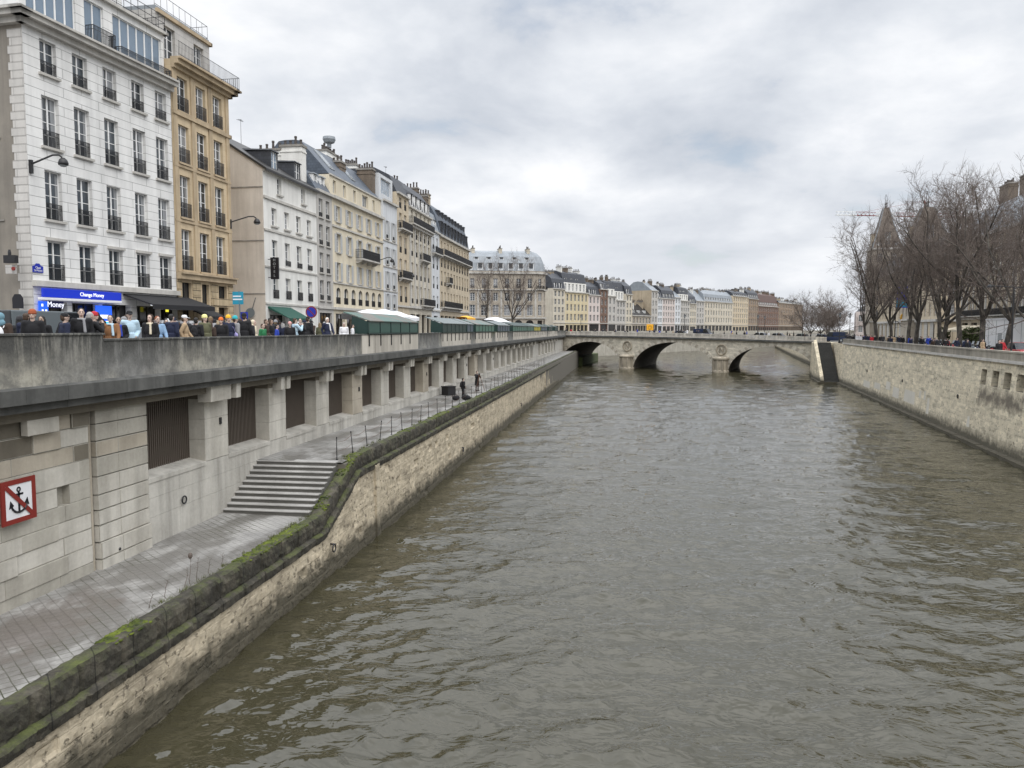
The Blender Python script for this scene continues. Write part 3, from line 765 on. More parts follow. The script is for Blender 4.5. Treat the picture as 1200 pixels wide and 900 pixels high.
class Building:
    """local frame: x along the main facade, y into the block, z up from the pavement"""
    def __init__(s, label, P, Q, depth, wall, z0=STREET, name='apartment_building', foot=None, group=None, cat='building', trim='pale_trim'):
        P = Vector(P); Q = Vector(Q); d = Q - P; s.w = d.length
        s.root = thing(name, label, cat, (P.x, P.y, z0), math.atan2(d.y, d.x), group)
        s.foot = foot or [(0, 0), (s.w, 0), (s.w, depth), (0, depth)]
        s.wall = M[wall]; s.mb = MB(); s.cm = MB(); s.trim = M[trim]; s.rr = random.Random(hash(label) % 99991 if False else sum(map(ord, label)))
    def edge(s, e): return Vector(s.foot[e]), Vector(s.foot[(e + 1) % len(s.foot)])
    def facade(s, e, h, rows=(), z0=0., mi=0):
        A, B = s.edge(e); L = (B - A).length; u = (B - A) / L; n = Vector((-u.y, u.x)); ang = math.atan2(u.y, u.x)
        def pt(x, z, d=0.): q = A + u * x + n * d; return (q.x, q.y, z)
        z = z0
        for r in sorted(rows, key=lambda r: r['z'][0]):
            zb, zt = r['z']; w = r.get('w', 1.1); dp = r.get('d', .22)
            if zb > z + .001: s.mb.quad(pt(0, z), pt(L, z), pt(L, zb), pt(0, zb), mi=mi)
            if 'c' in r: cs = r['c']
            else: m0, m1 = r.get('m', (.3, .3)); cs = [m0 + (L - m0 - m1) * (i + .5) / r['n'] for i in range(r['n'])]
            x = 0.
            for ci, c in enumerate(cs):
                ww = w[ci] if isinstance(w, (list, tuple)) else w
                a, b = c - ww / 2, c + ww / 2
                if a > x: s.mb.quad(pt(x, zb), pt(a, zb), pt(a, zt), pt(x, zt), mi=mi)
                s.mb.quad(pt(a, zb), pt(a, zb, dp), pt(a, zt, dp), pt(a, zt), mi=mi); s.mb.quad(pt(b, zb), pt(b, zt), pt(b, zt, dp), pt(b, zb, dp), mi=mi)
                s.mb.quad(pt(a, zb), pt(b, zb), pt(b, zb, dp), pt(a, zb, dp), mi=mi); s.mb.quad(pt(a, zt), pt(a, zt, dp), pt(b, zt, dp), pt(b, zt), mi=mi)
                if r.get('arch'):
                    R_ = ww / 2; zc = zt - R_
                    for sg_ in (-1, 1):
                        pts = [pt(c + sg_ * R_ * math.cos(t * math.pi / 12), zc + R_ * math.sin(t * math.pi / 12)) for t in range(7)]
                        for t in range(6): s.mb.quad(pt(c + sg_ * R_, zt), pts[t], pts[t + 1], mi=mi)
                s.window(pt(c, zb, dp), ang, ww, zt - zb, r, dp)
                x = b
            if x < L: s.mb.quad(pt(x, zb), pt(L, zb), pt(L, zt), pt(x, zt), mi=mi)
            z = zt
        if h > z: s.mb.quad(pt(0, z), pt(L, z), pt(L, h), pt(0, h), mi=mi)
    def window(s, loc, ang, w, h, r, dp):
        kind = r.get('k', 'casement'); w_ = round(w, 2); h_ = round(h, 2)
        if kind == 'void': return
        fm = M[r.get('fm', 'dark_wood' if kind in ('shop', 'door') else 'white_paint')]
        bars = r.get('bars', 0 if kind in ('shop', 'studio') else (3 if h > 2.2 else 2))
        nm = {'shop': 'shopfront', 'door': 'door'}.get(kind, 'window')
        f = inst(cmesh(('f', w_, h_, fm.name, bars), lambda: win_frame(w_, h_, fm, bars)), nm, s.root, loc, ang)
        g = 'glass_shop' if kind in ('shop', 'door') else r.get('g') or 'glass_mix'
        inst(cmesh(('p', w_, h_, g), lambda: win_pane(w_, h_, M[g])), 'pane', f)
        if r.get('rail'):
            rh = r['rail'] if r['rail'] is not True else .85
            inst(cmesh(('r', w_, rh), lambda: rail_mesh(w_ - .02, rh)), 'railing', f, (0, -dp - .06 if r.get('out') else -dp + .05, 0))
        if r.get('sill'):
            inst(cmesh(('s', w_, s.trim.name), lambda: (lambda mb: (mb.box(-w_ / 2 - .14, w_ / 2 + .14, -.16, .02, -.13, .005), mb.mesh('sill', s.trim))[1])(MB())), 'sill', f, (0, -dp, 0))
        if r.get('shut'):
            sw = r.get('sw', w_ / 2)
            me = cmesh(('sh', round(sw, 2), h_), lambda: shutter_mesh(sw, h_))
            inst(me, 'shutter', f, (-w_ / 2 - sw, -dp - .01, 0)); inst(me, 'shutter', f, (w_ / 2, -dp - .01, 0))
        if r.get('lintel'):
            inst(cmesh(('l', w_, s.trim.name), lambda: (lambda mb: (mb.box(-w_ / 2 - .12, w_ / 2 + .12, -.12, 0, 0, .16), mb.mesh('lintel', s.trim))[1])(MB())), 'lintel', f, (0, -dp, h + .03))
    def blank(s, e, h, mi=0): s.facade(e, h, (), mi=mi)
    def band(s, edges, z, hh, pr, ext=0.):
        for e in edges:
            A, B = s.edge(e); L = (B - A).length; u = (B - A) / L; n = Vector((-u.y, u.x))
            x0 = pr if (e - 1) % len(s.foot) in edges else ext; x1 = pr if (e + 1) % len(s.foot) in edges else ext
            a = A - u * x0; b = B + u * x1
            c = [a - n * pr, b - n * pr, b + n * .02, a + n * .02]
            s.cm.hexa([(q.x, q.y, z) for q in c], [(q.x, q.y, z + hh) for q in c])
    def pilasters(s, e, xs, z0, z1, w=.5, pr=.1):
        A, B = s.edge(e); u = (B - A).normalized(); n = Vector((-u.y, u.x))
        for x in xs:
            c = [A + u * (x - w / 2) - n * pr, A + u * (x + w / 2) - n * pr, A + u * (x + w / 2) + n * .02, A + u * (x - w / 2) + n * .02]
            s.cm.hexa([(q.x, q.y, z0) for q in c], [(q.x, q.y, z1) for q in c])
    def balcony(s, e, x0, x1, z, dp=.7, rh=.95, slab=True):
        A, B = s.edge(e); u = (B - A).normalized(); n = Vector((-u.y, u.x)); ang = math.atan2(u.y, u.x); o = A + u * x0
        L = x1 - x0; mb = MB()
        mb.box(0, L, -dp, .02, -.16, 0)
        for i in range(max(2, int(L / 1.5) + 1)):
            x = .2 + (L - .4) * i / max(1, int(L / 1.5)); mb.hexa([(x - .09, -dp * .3, -.5), (x + .09, -dp * .3, -.5), (x + .09, 0.02, -.5), (x - .09, 0.02, -.5)], [(x - .09, -dp * .92, -.162), (x + .09, -dp * .92, -.162), (x + .09, 0.02, -.162), (x - .09, 0.02, -.162)])
        b = mb.build('balcony', s.trim, s.root, loc=(o.x, o.y, z), rz=ang)
        mb = MB(); segs = [((0.03, -dp + .04), (L - .03, -dp + .04)), ((.03, 0), (.03, -dp + .04)), ((L - .03, 0), (L - .03, -dp + .04))]
        for p, q in segs:
            p, q = Vector(p), Vector(q); nb = max(3, int((q - p).length / .1))
            mb.tube((*p, rh), (*q, rh), .025, .025, 5); mb.tube((*p, .08), (*q, .08), .018, .018, 4); mb.tube((*p, rh * .75), (*q, rh * .75), .014, .014, 4)
            for i in range(nb + 1):
                c = p.lerp(q, i / nb); mb.tube((*c, 0), (*c, rh), .02, .02, 4, False)
        mb.build('railing', M['iron'], b)
    def roof(s, rings, ins, mat, z, name='roof'):
        mb = MB(); prev = [(x, y, z) for x, y in s.foot]
        for d, hh in rings:
            cur = [(x, y, z + hh) for x, y in offset_poly(s.foot, [d * k_ for k_ in ins])]
            for i in range(len(cur)):
                j = (i + 1) % len(cur); mb.quad(prev[i], prev[j], cur[j], cur[i])
            prev = cur
        mb.quad(*prev)
        return mb.build(name, M[mat], s.root)
    def dormer(s, x, z, w, h, y=.3, dp=1.6, roofm='slate', arch=False, e=0, wallm='white_paint', g=None):
        A, B = s.edge(e); u = (B - A).normalized(); n = Vector((-u.y, u.x)); ang = math.atan2(u.y, u.x); o = A + u * x + n * y
        def mk():
            mb = MB(); t = .12
            mb.box(-w / 2 - t, -w / 2, 0, dp, 0, h); mb.box(w / 2, w / 2 + t, 0, dp, 0, h); mb.box(-w / 2 - t, w / 2 + t, 0, dp, -.12, 0)
            mb.hexa([(-w / 2 - t - .1, -.12, h), (w / 2 + t + .1, -.12, h), (w / 2 + t + .1, dp, h + .1), (-w / 2 - t - .1, dp, h + .1)], [(-w / 2 - t - .06, -.1, h + .1), (w / 2 + t + .06, -.1, h + .1), (w / 2 + t + .06, dp, h + .25), (-w / 2 - t - .06, dp, h + .25)], 1)
            return mb.mesh('dormer', [M[wallm], M[roofm]])
        d = inst(cmesh(('d', w, h, dp, roofm, wallm), mk), 'dormer', s.root, (o.x, o.y, z), ang)
        fmn = 'dark_wood' if g == 'glass_dark' else 'white_paint'
        f = inst(cmesh(('f', w, h, fmn, 1), lambda: win_frame(w, h, M[fmn], 1)), 'window', d, (0, .08, 0)); 
        g = g or s.rr.choice(['glass_dark', 'glass_sky_tint', 'glass_curtain'])
        inst(cmesh(('p', w, h, g, 2), lambda: win_pane(w, h, M[g])), 'pane', d, (0, .08, 0))
    def chimney(s, x0, x1, y0, y1, z0, z1, mat='chimney_tan', pots=4, along='y'):
        mb = MB(); mb.box(x0, x1, y0, y1, z0, z1, 0); mb.box(x0 - .1, x1 + .1, y0 - .1, y1 + .1, z1, z1 + .2, 1); mb.box(x0 - .06, x1 + .06, y0 - .06, y1 + .06, z1 - .5, z1 - .35, 0)
        c = mb.build('chimney', [M[mat], M['dark_cornice']], s.root)
        mb = MB()
        for i in range(pots):
            t = (i + .5) / pots; x, y = ((x0 + x1) / 2, y0 + (y1 - y0) * t) if along == 'y' else (x0 + (x1 - x0) * t, (y0 + y1) / 2)
            hh = s.rr.uniform(.45, .9); mb.lathe((x, y, z1 + .2), [(.14, 0), (.11, hh * .8), (.15, hh * .82), (.13, hh)], 8)
        mb.build('chimney_pots', M['zinc_pot'], c)
    def extra(s, name, mb, mat, parent=None, **k): return mb.build(name, mat if isinstance(mat, list) else M[mat], parent or s.root, **k)
    def done(s, mats=None):
        s.mb.build('wall', mats or s.wall, s.root)
        if s.cm.v: s.cm.build('cornice', s.trim, s.root)
        return s.root
def floors(g0, eave, n, n_bays, w=1.05, frac=.62, **k):
    fh = (eave - g0) / n
    return [dict(z=(round(g0 + i * fh + fh * .14, 2), round(g0 + i * fh + fh * (.14 + frac), 2)), n=n_bays, w=w, **k) for i in range(n)]
def shops(w, h=3.1, each=2.8):
    n = max(1, int(w / each)); return dict(z=(.12, h), n=n, w=round(min(w / n - .45, 2.6), 2), k='shop', d=.35)

# --- 1 white ashlar block with the blue exchange shop
b = Building('tall white stone block with iron window rails and a blue exchange shop', (-31.02, 36.5), (-30.1, 48.2), 13, 'white_ashlar', trim='pale_trim')
bx = [1.65, 3.87, 6.17, 8.57, 10.72]
R5 = [dict(z=(3.92, 6.05), c=bx, w=1.15, rail=.9, lintel=True), dict(z=(7.2, 9.85), c=bx, w=1.15, rail=.9, sill=True), dict(z=(11.1, 13.8), c=bx, w=1.15, rail=.9, sill=True), dict(z=(14.95, 16.75), c=bx, w=1.1, rail=.7, sill=True)]
SH = dict(z=(.1, 2.75), c=[1.5, 3.6, 6.1, 8.9, 10.9], w=[1.5, 2.0, 2.4, 2.2, 1.7], k='shop', d=.4)
b.facade(0, 17.3, [SH] + R5); b.blank(1, 17.3, 0); b.blank(2, 17.3); b.facade(3, 17.3, (), mi=1)
b.band([0], 3.55, .3, .28, .05); b.band([0, 3], 17.05, .3, .3); b.band([0, 3], 17.35, .25, .6); b.band([0, 3], 17.6, .12, .75)
at = MB()
root1 = b.root
b.foot = [(.2, .35), (b.w - .1, .35), (b.w - .1, 12), (.2, 12)]
b.facade(0, 20.75, [dict(z=(17.95, 20.35), c=[2.2, 5.3, 9.0], w=[3.4, 1.5, 4.4], k='studio', d=.12, g='glass_sky_tint')], z0=17.7)
for e in (1, 2, 3): b.facade(e, 20.75, (), z0=17.7)
b.band([0, 1], 20.75, .18, .25)
b.foot = [(.3, 2.2), (b.w - 1.6, 2.2), (b.w - 1.6, 11), (.3, 11)]
b.facade(0, 24.2, [dict(z=(21.4, 23.6), c=[3, 7], w=2.2, k='studio', g='glass_sky_tint')], z0=20.8)
for e in (1, 2, 3): b.facade(e, 24.2, (), z0=20.8)
b.roof([(.0, .15)], [1, 1, 1, 1], 'zinc', 24.2); 
b.foot = [(0, 0), (b.w, 0), (b.w, 13), (0, 13)]
for x0, x1, zz, dp, hh in ((.3, b.w - .1, 20.95, .2, 1.),):
    mb = MB()
    for (p, q) in (((x0, .2), (x1, .2)), ((x1, .2), (x1, 6))):
        p, q = Vector(p), Vector(q); L = (q - p).length
        for t in (.1, .55, 1.): mb.tube((*p, zz + t), (*q, zz + t), .022, .022, 5)
        for i in range(int(L / .6) + 1): c = p.lerp(q, i / int(L / .6)); mb.tube((*c, zz), (*c, zz + 1), .018, .018, 5)
    b.extra('terrace_railing', mb, 'iron')
b.balcony(0, 4.4, 6.2, 17.75, .55, .9); b.balcony(0, 6.7, 11.3, 17.75, .5, .5)
qm = MB()
for i in range(int(17 / .42)): qm.box(-.03, .0, -.02 + .0, .78 + (.12 if i % 2 else 0), .05 + i * .42, .05 + i * .42 + .405)
b.extra('quoin', qm, 'white_quoin')
gm_ = MB()
for z in (7.0, 11.3, 15.0): gm_.box(-.06, -.001, 1.6, 13, z, z + .09)
b.extra('string_course', gm_, 'dark_cornice')
b.done([M['white_ashlar'], M['grey_gable']])
W1 = b.w
# --- 2 ochre block
b = Building('narrow ochre stone block with balconies and a pale roof storey', (-30.08, 48.28), (-29.9, 55.4), 12, 'ochre_stone', trim='ochre_trim')
c3 = [1.25, 3.45, 5.6]
tall = dict(c=c3, w=1.2, rail=1.0, out=True, sill=True)
b.facade(0, 19.3, [dict(z=(.1, 2.9), c=[1.1, 3.4, 5.7], w=[1.3, 1.6, 1.4], k='shop', d=.35), dict(z=(3.0, 4.5), c=[1.1, 3.4, 5.7], w=[1.1, .9, 1.1], k='studio', fm='dark_wood', g='glass_dark'), dict(z=(5.35, 8.15), **tall), dict(z=(8.95, 11.8), **tall), dict(z=(12.65, 15.2), **tall), dict(z=(16.1, 18.4), **tall)])
b.blank(1, 19.3); b.blank(2, 19.3); b.blank(3, 19.3)
b.band([0], 4.7, .35, .35, .05); b.band([0], 5.05, .12, .5, .05); b.band([0, 1], 15.75, .25, .16); b.band([0], 8.6, .18, .1); b.band([0], 12.3, .18, .1)
b.band([0, 1], 18.75, .25, .25); b.band([0, 1], 19.0, .3, .55); b.band([0, 1], 19.3, .14, .75)
b.pilasters(0, [.25, 2.35, 4.52, 6.85], 5.2, 18.75, .42, .08)
rm = MB()
for i in range(9): rm.box(-.02, 1.0 - .55, -.045, .0, .15 + i * .5, .62 + i * .5); rm.box(1.75, 2.75, -.045, 0, .15 + i * .5, .62 + i * .5); rm.box(4.05, 5.0, -.045, 0, .15 + i * .5, .62 + i * .5); rm.box(6.45, 7.1, -.045, 0, .15 + i * .5, .62 + i * .5)
b.extra('rusticated_blocks', rm, 'ochre_rustic')
b.foot = [(0, 1.0), (6.4, 1.0), (6.4, 10), (0, 10)]
mi = 1
b.facade(0, 22.6, [dict(z=(19.7, 21.9), c=[1.5, 5.0], w=1.25, rail=None)], z0=19.4, mi=1)
for e in (1, 2, 3): b.facade(e, 22.6, (), z0=19.4, mi=1)
b.band([0, 1], 22.4, .25, .18); b.roof([(0, .25)], [1] * 4, 'zinc', 22.6)
b.foot = [(0, -.6), (7.7, -.6), (7.7, 12), (0, 12)]
mb = MB()
for zz, yy, xe in ((19.46, -.62, 7.75), (22.85, 1.05, 6.3)):
    for (p, q) in (((0, yy), (xe, yy)), ((xe, yy), (xe, yy + 5))):
        p, q = Vector(p), Vector(q); n = int((q - p).length / (.16 if zz < 20 else .7))
        for t in (.1, .95): mb.tube((*p, zz + t), (*q, zz + t), .02, .02, 5)
        for i in range(n + 1): c = p.lerp(q, i / n); mb.tube((*c, zz), (*c, zz + .95), .012, .012, 4, False)
b.extra('terrace_railing', mb, 'iron')
b.foot = [(0, 0), (7.12, 0), (7.12, 12), (0, 12)]
pl = MB(); pl.box(4.3, 6.3, -.12, 0, 3.0, 3.55); sgn = b.extra('shop_sign', pl, 'ochre_rustic')
b.done([M['ochre_stone'], M['white_quoin']])
# --- 3 white gabled house
b = Building('white rendered house with a beige gable, steep dark roof and dormers', (-29.6, 60.2), (-29.5, 71.0), 10.5, 'white_render', trim='pale_trim')
c4 = [1.9, 4.35, 6.75, 9.05]
b.facade(0, 14.6, [dict(z=(.1, 2.5), c=[2.2, 5.2, 6.9], w=[2.9, .9, 1.0], k='shop', d=.3), dict(z=(3.9, 5.75), c=c4, w=1.05, rail=.75, out=True), dict(z=(6.85, 8.85), c=c4, w=1.05, rail=.45, out=True), dict(z=(10.05, 11.55), c=c4, w=1.0, sill=True), dict(z=(12.85, 14.3), c=[3.0, 7.9], w=.85, sill=True)])
H = 14.6; RH = 3.4; YD = 5.2
b.mb.quad((0, 10.5, 0), (0, 0, 0), (0, 0, H), (0, YD, H + RH), (0, 10.5, H), mi=1); b.mb.quad((b.w, 0, 0), (b.w, 10.5, 0), (b.w, 10.5, H), (b.w, YD, H + RH), (b.w, 0, H), mi=1); b.blank(2, H)
b.band([0], 3.35, .16, .1); b.band([0], 6.45, .14, .09); b.band([0], 9.5, .16, .1); b.band([0], 12.15, .22, .14); b.band([0], 14.35, .25, .25)
g_ = MB()
for z in (4.2, 8.6, 13.0): g_.box(-.05, -.001, 0, 9, z, z + .08)
b.extra('string_course', g_, 'dark_cornice')
rf = MB(); rf.hexa([(-.12, -.4, H - .25), (b.w + .05, -.4, H - .25), (b.w + .05, YD, H + RH), (-.12, YD, H + RH)], [(-.12, -.4, H - .05), (b.w + .05, -.4, H - .05), (b.w + .05, YD, H + RH + .2), (-.12, YD, H + RH + .2)]); rf.hexa([(-.12, YD, H + RH), (b.w + .05, YD, H + RH), (b.w + .05, 10.7, H - .2), (-.12, 10.7, H - .2)], [(-.12, YD, H + RH + .2), (b.w + .05, YD, H + RH + .2), (b.w + .05, 10.7, H), (-.12, 10.7, H)])
b.extra('roof', rf, 'slate_brown')
b.dormer(3.1, 14.95, 1.1, 1.6, .45, 2.6, 'slate', wallm='slate'); b.dormer(7.7, 14.95, 1.1, 1.6, .45, 2.6, 'slate', wallm='slate')
b.chimney(9.7, 10.75, .9, 3.0, 14, 18.6, 'white_render', 4); b.chimney(9.7, 10.75, 3.02, 5.6, 14, 18.3, 'white_render', 4); b.chimney(.3, 1.1, 4.6, 6.3, 16, 18.9, 'white_render', 4)
aw = MB(); aw.hexa([(.5, 0, 3.15), (4.6, 0, 3.15), (4.6, .02, 3.15), (.5, .02, 3.15)], [(.5, 0, 3.2), (4.6, 0, 3.2), (4.6, .02, 3.2), (.5, .02, 3.2)])
aw = MB(); aw.hexa([(.4, -1.9, 2.15), (4.7, -1.9, 2.15), (4.7, -.02, 3.0), (.4, -.02, 3.0)], [(.4, -1.9, 2.2), (4.7, -1.9, 2.2), (4.7, -.02, 3.2), (.4, -.02, 3.2)]); aw.box(.4, 4.7, -1.93, -1.9, 1.9, 2.18)
b.extra('awning', aw, 'awning_green')
b.done([M['white_render'], M['pink_gable']])
# --- 4 narrow grey
b = Building('narrow grey rendered house between the white gabled house and cream block', (-29.5, 71.0), (-29.45, 74.95), 10, 'grey_render')
g4 = dict(n=2, w=.95, m=(.25, .25), sill=True, rail=.5)
b.facade(0, 14.85, [dict(z=(.1, 2.9), n=1, w=3.0, k='shop'), dict(z=(4.15, 6.1), **g4), dict(z=(6.85, 8.8), **g4), dict(z=(9.55, 11.55), **g4), dict(z=(12.25, 14.05), **g4)])
for e in (1, 2, 3): b.blank(e, 14.85)
b.band([0], 14.6, .25, .3); b.band([0], 3.3, .2, .15); b.roof([(1.2, 1.9), (2.4, 2.4)], [1, 0, 1, 0], 'slate_blue', 14.85)
b.dormer(1.1, 15.3, .8, 1.1, .5, 1.6, 'zinc'); b.dormer(2.85, 15.3, .8, 1.1, .5, 1.6, 'zinc')


b.done()
# --- 5 cream block with shutters
b = Building('cream block with grey shutters, arched first floor and slate attic', (-29.45, 74.95), (-29.3, 91.1), 11, 'cream_render')
c5 = [1.6, 4.75, 7.9, 11.05, 14.2]
sh = dict(c=c5, w=1.05, shut=True, sill=True)
b.facade(0, 14.9, [shops(16, 2.9), dict(z=(3.9, 5.6), c=[1.4, 3.6, 5.8, 8.0, 10.2, 12.4, 14.6], w=1.3, arch=True, k='studio', rail=.7), dict(z=(6.3, 8.2), **sh), dict(z=(9.25, 11.1), lintel=True, **sh), dict(z=(12.4, 14.0), **sh)])
for e in (1, 2, 3): b.blank(e, 14.9)
b.band([0], 6.0, .14, .12); b.band([0], 11.75, .2, .15); b.band([0], 14.6, .3, .35); b.band([0], 3.3, .25, .25)
b.balcony(0, 6.6, 12.4, 9.1, .9, 1.0)
b.foot = [(0, .25), (b.w, .25), (b.w, 11), (0, 11)]
b.facade(0, 17.0, [dict(z=(15.3, 16.6), c=[1.4, 4.2, 7.2, 10.6, 13.6], w=[.8, .8, .8, 1.9, .8], k='studio')], z0=14.92)
for e in (1, 2, 3): b.facade(e, 17.0, (), z0=14.9)
b.band([0], 16.95, .15, .15); b.foot = [(0, .25), (b.w, .25), (b.w, 8.6), (0, 8.6)]; b.roof([(3., 3.4), (3.7, 3.5)], [1, 0, 1, 0], 'slate_blue', 17.05)
for x in (2.4, 8.6):
    sk = MB(); sk.hexa([(x, 1.2, 18.05), (x + 1.4, 1.2, 18.05), (x + 1.4, 2.95, 20.0), (x, 2.95, 20.0)], [(x, 1.1, 18.12), (x + 1.4, 1.1, 18.12), (x + 1.4, 2.85, 20.13), (x, 2.85, 20.13)]); b.extra('skylight', sk, 'glass_curtain')
b.chimney(7.4, 9.0, 1.9, 3.2, 17.4, 19.8, 'chimney_brown', 3); b.chimney(15.0, 16.1, .9, 2.8, 16.5, 20.5, 'chimney_brown', 6); b.chimney(8.6, 12.6, 4.0, 5.2, 18, 21.4, 'white_render', 7, 'x')
vt = MB(); vt.lathe((10.9, 4.6, 22.3), [(.25, 0), (.25, .4), (.6, .55), (.75, .9), (.7, 1.2)], 12); b.extra('vent_cowl', vt, 'zinc')
pg = MB(); pg.quad((6, 5.3, 19), (16, 5.3, 19), (16, 5.3, 21.8), (6, 5.3, 24.4)); b.mb.hexa([(12.6, 5.2, 18), (16.1, 5.2, 18), (16.1, 9, 18), (12.6, 9, 18)], [(12.6, 5.2, 22.4), (16.1, 5.2, 21.), (16.1, 9, 21.), (12.6, 9, 22.4)], 1)
b.done([M['cream_render'], M['blue_white']])
# --- 6 pale grey with studio
b = Building('pale grey block with paired shutters and a glazed studio on top', (-29.3, 91.1), (-29.25, 96.9), 11, 'blue_white')
g6 = dict(c=[1.7, 4.3], w=1.0, shut=True, sw=.55, sill=True, rail=.5)
b.facade(0, 17.2, [shops(5.8), dict(z=(4.0, 5.7), **g6), dict(z=(6.4, 8.5), **g6), dict(z=(9.4, 11.5), **g6), dict(z=(12.6, 14.8), **g6)])
for e in (1, 2, 3): b.blank(e, 17.2)
b.band([0], 6.0, .14, .1); b.band([0], 9.0, .14, .1); b.band([0], 12.2, .14, .1); b.band([0], 17.0, .25, .3)
b.foot = [(.1, .5), (5.6, .5), (5.6, 9), (.1, 9)]
b.facade(0, 20.4, [dict(z=(18.1, 20.0), c=[2.75], w=4.0, k='studio', g='glass_sky_tint')], z0=17.2)
for e in (1, 2, 3): b.facade(e, 20.4, (), z0=17.2)
b.roof([(3, .6)], [1, 0, 1, 0], 'slate', 20.4); b.chimney(.2, 1.2, 3.4, 5, 20, 21.4, 'white_render', 6)
b.done()
# --- 7 narrow beige with balconies
b = Building('narrow beige block with black iron balconies beside the glazed studio block', (-29.25, 96.9), (-29.25, 102.4), 11, 'cream_stone')
g7 = dict(c=[1.6, 3.9], w=1.1, rail=.8)
b.facade(0, 19.1, [shops(5.4), dict(z=(4.9, 7.0), **g7), dict(z=(8.1, 10.6), **g7), dict(z=(11.4, 13.6), **g7), dict(z=(14.6, 16.6), **g7), dict(z=(17.2, 18.6), **g7)])
for e in (1, 2, 3): b.blank(e, 19.1)
b.balcony(0, .3, 5.2, 8.05); b.balcony(0, .3, 5.2, 14.5); b.band([0], 4.2, .25, .2); b.band([0], 18.9, .25, .3); b.roof([(1., 2.2), (3, 3.2)], [1, 0, 1, 0], 'slate', 19.1)
b.chimney(4.6, 5.4, 2.5, 5., 19, 21.4, 'chimney_tan', 5); b.chimney(.2, .9, 2.5, 4.5, 19, 21.2, 'chimney_tan', 5); b.done()
# --- 8 ornate block
b = Building('ornate pale block with tall pilasters, long iron balconies and slate mansard', (-29.25, 102.4), (-29.35, 115.1), 12, 'pale_stone')
g8 = dict(c=[1.7, 4.1, 6.4, 8.7, 11.0], w=1.1, rail=.7)
b.facade(0, 18.2, [shops(12.6, 3.4), dict(z=(4.9, 7.4), **g8), dict(z=(8.3, 10.6), **g8), dict(z=(11.5, 13.6), **g8), dict(z=(14.0, 15.2), **g8), dict(z=(16.2, 17.8), c=[1.7, 4.1, 6.4, 8.7, 11.0], w=.9)])
for e in (1, 2, 3): b.blank(e, 18.2)
b.pilasters(0, [.5, 2.9, 5.25, 7.55, 9.85, 12.2], 4.6, 15.4, .45, .14); b.band([0], 4.2, .35, .3); b.band([0], 15.4, .35, .4); b.band([0], 18.0, .25, .3)
b.balcony(0, .2, 12.4, 15.9, .7, .9); b.balcony(0, 5.3, 12.2, 4.75, .8, .95); b.balcony(0, 5.3, 9.8, 11.3, .7, .95)
b.roof([(.7, 2.4), (1.6, 3.6), (3.6, 4.2)], [1, 0, 1, 0], 'slate', 18.2)
for x in (1.8, 4.2, 6.6, 9., 11.2): b.dormer(x, 18.5, .95, 1.5, .05, 1.6, 'slate', g='glass_dark')
b.chimney(5.2, 6.0, 3., 5., 20, 22.4, 'chimney_tan', 5); b.chimney(11.6, 12.6, 1.8, 4.2, 19, 22.6, 'chimney_brown', 5); b.done()
# --- 9 narrow
b = Building('slim white block with one iron balcony squeezed beside the corner block', (-29.35, 115.1), (-29.4, 120.7), 12, 'blue_white')
b.facade(0, 16.6, [shops(5.4, 3.4)] + floors(4.2, 16.4, 4, 2, 1.05, rail=.7))
for e in (1, 2, 3): b.blank(e, 16.6)
b.balcony(0, .2, 5.3, 13.1); b.band([0], 4.1, .25, .2); b.band([0], 16.4, .25, .3); b.roof([(.9, 3.), (3., 4.)], [1, 0, 1, 0], 'zinc', 16.6); b.dormer(1.6, 17., .9, 1.4); b.dormer(3.8, 17., .9, 1.4)
b.chimney(4.6, 5.5, 1.8, 4., 17, 22.4, 'chimney_brown', 5); b.done()
# --- 10 corner block with bulging mansard
W = 27.
b = Building('long cream corner block with a bulging blue slate roof and iron balcony', (-29.4, 120.7), (-29.6, 145.4), 16, 'cream_stone', foot=[(0, 0), (24.7, 0), (26.6, 1.0), (27.6, 2.9), (27.6, 18), (0, 18)])
b.facade(0, 16.5, [shops(24.7, 3.5)] + [dict(z=z, n=10, w=1.1, rail=.7) for z in ((5.0, 7.4), (8.4, 10.8), (11.4, 12.8))] + [dict(z=(13.5, 15.6), n=10, w=1.05)])
for e, nbay in ((1, 1), (2, 1), (3, 6)): b.facade(e, 16.5, [dict(z=(.1, 3.4), n=max(1, nbay // 2), w=1.4, k='shop')] + [dict(z=z, n=nbay, w=1.0, rail=.7) for z in ((5.0, 7.4), (8.4, 10.8), (11.4, 12.8), (13.5, 15.6))])
b.blank(4, 16.5); b.blank(5, 16.5)
b.band([0, 1, 2, 3], 4.3, .3, .25); b.band([0, 1, 2, 3], 12.95, .2, .3); b.band([0, 1, 2, 3], 16.2, .35, .4)
b.balcony(0, .3, 24.6, 13.3, .8, .95); b.balcony(1, 0, 2.1, 13.3, .8, .95); b.balcony(0, 4.5, 7.0, 9.0, .7, .95); b.balcony(0, .3, 15, 4.9, .8, .95)
b.roof([(.25, 1.6), (.7, 3.1), (1.5, 4.5), (2.8, 5.6), (4.4, 6.2)], [1, 1, 1, 1, 1, 0], 'slate_blue', 16.55)
for i in range(9): b.dormer(1.8 + i * 2.6, 16.95, 1.0, 1.8, -.02, 1.8, 'slate', wallm='slate', g='glass_dark'); b.dormer(3.1 + i * 2.6, 19.9, .7, .8, .75, 1.5, 'slate', wallm='slate', g='glass_dark')
b.chimney(.3, 1.5, 1.8, 3.9, 17, 22.9, 'chimney_tan', 5); b.chimney(3.3, 4.3, 3, 5, 20, 23.4, 'chimney_tan', 5); b.done()
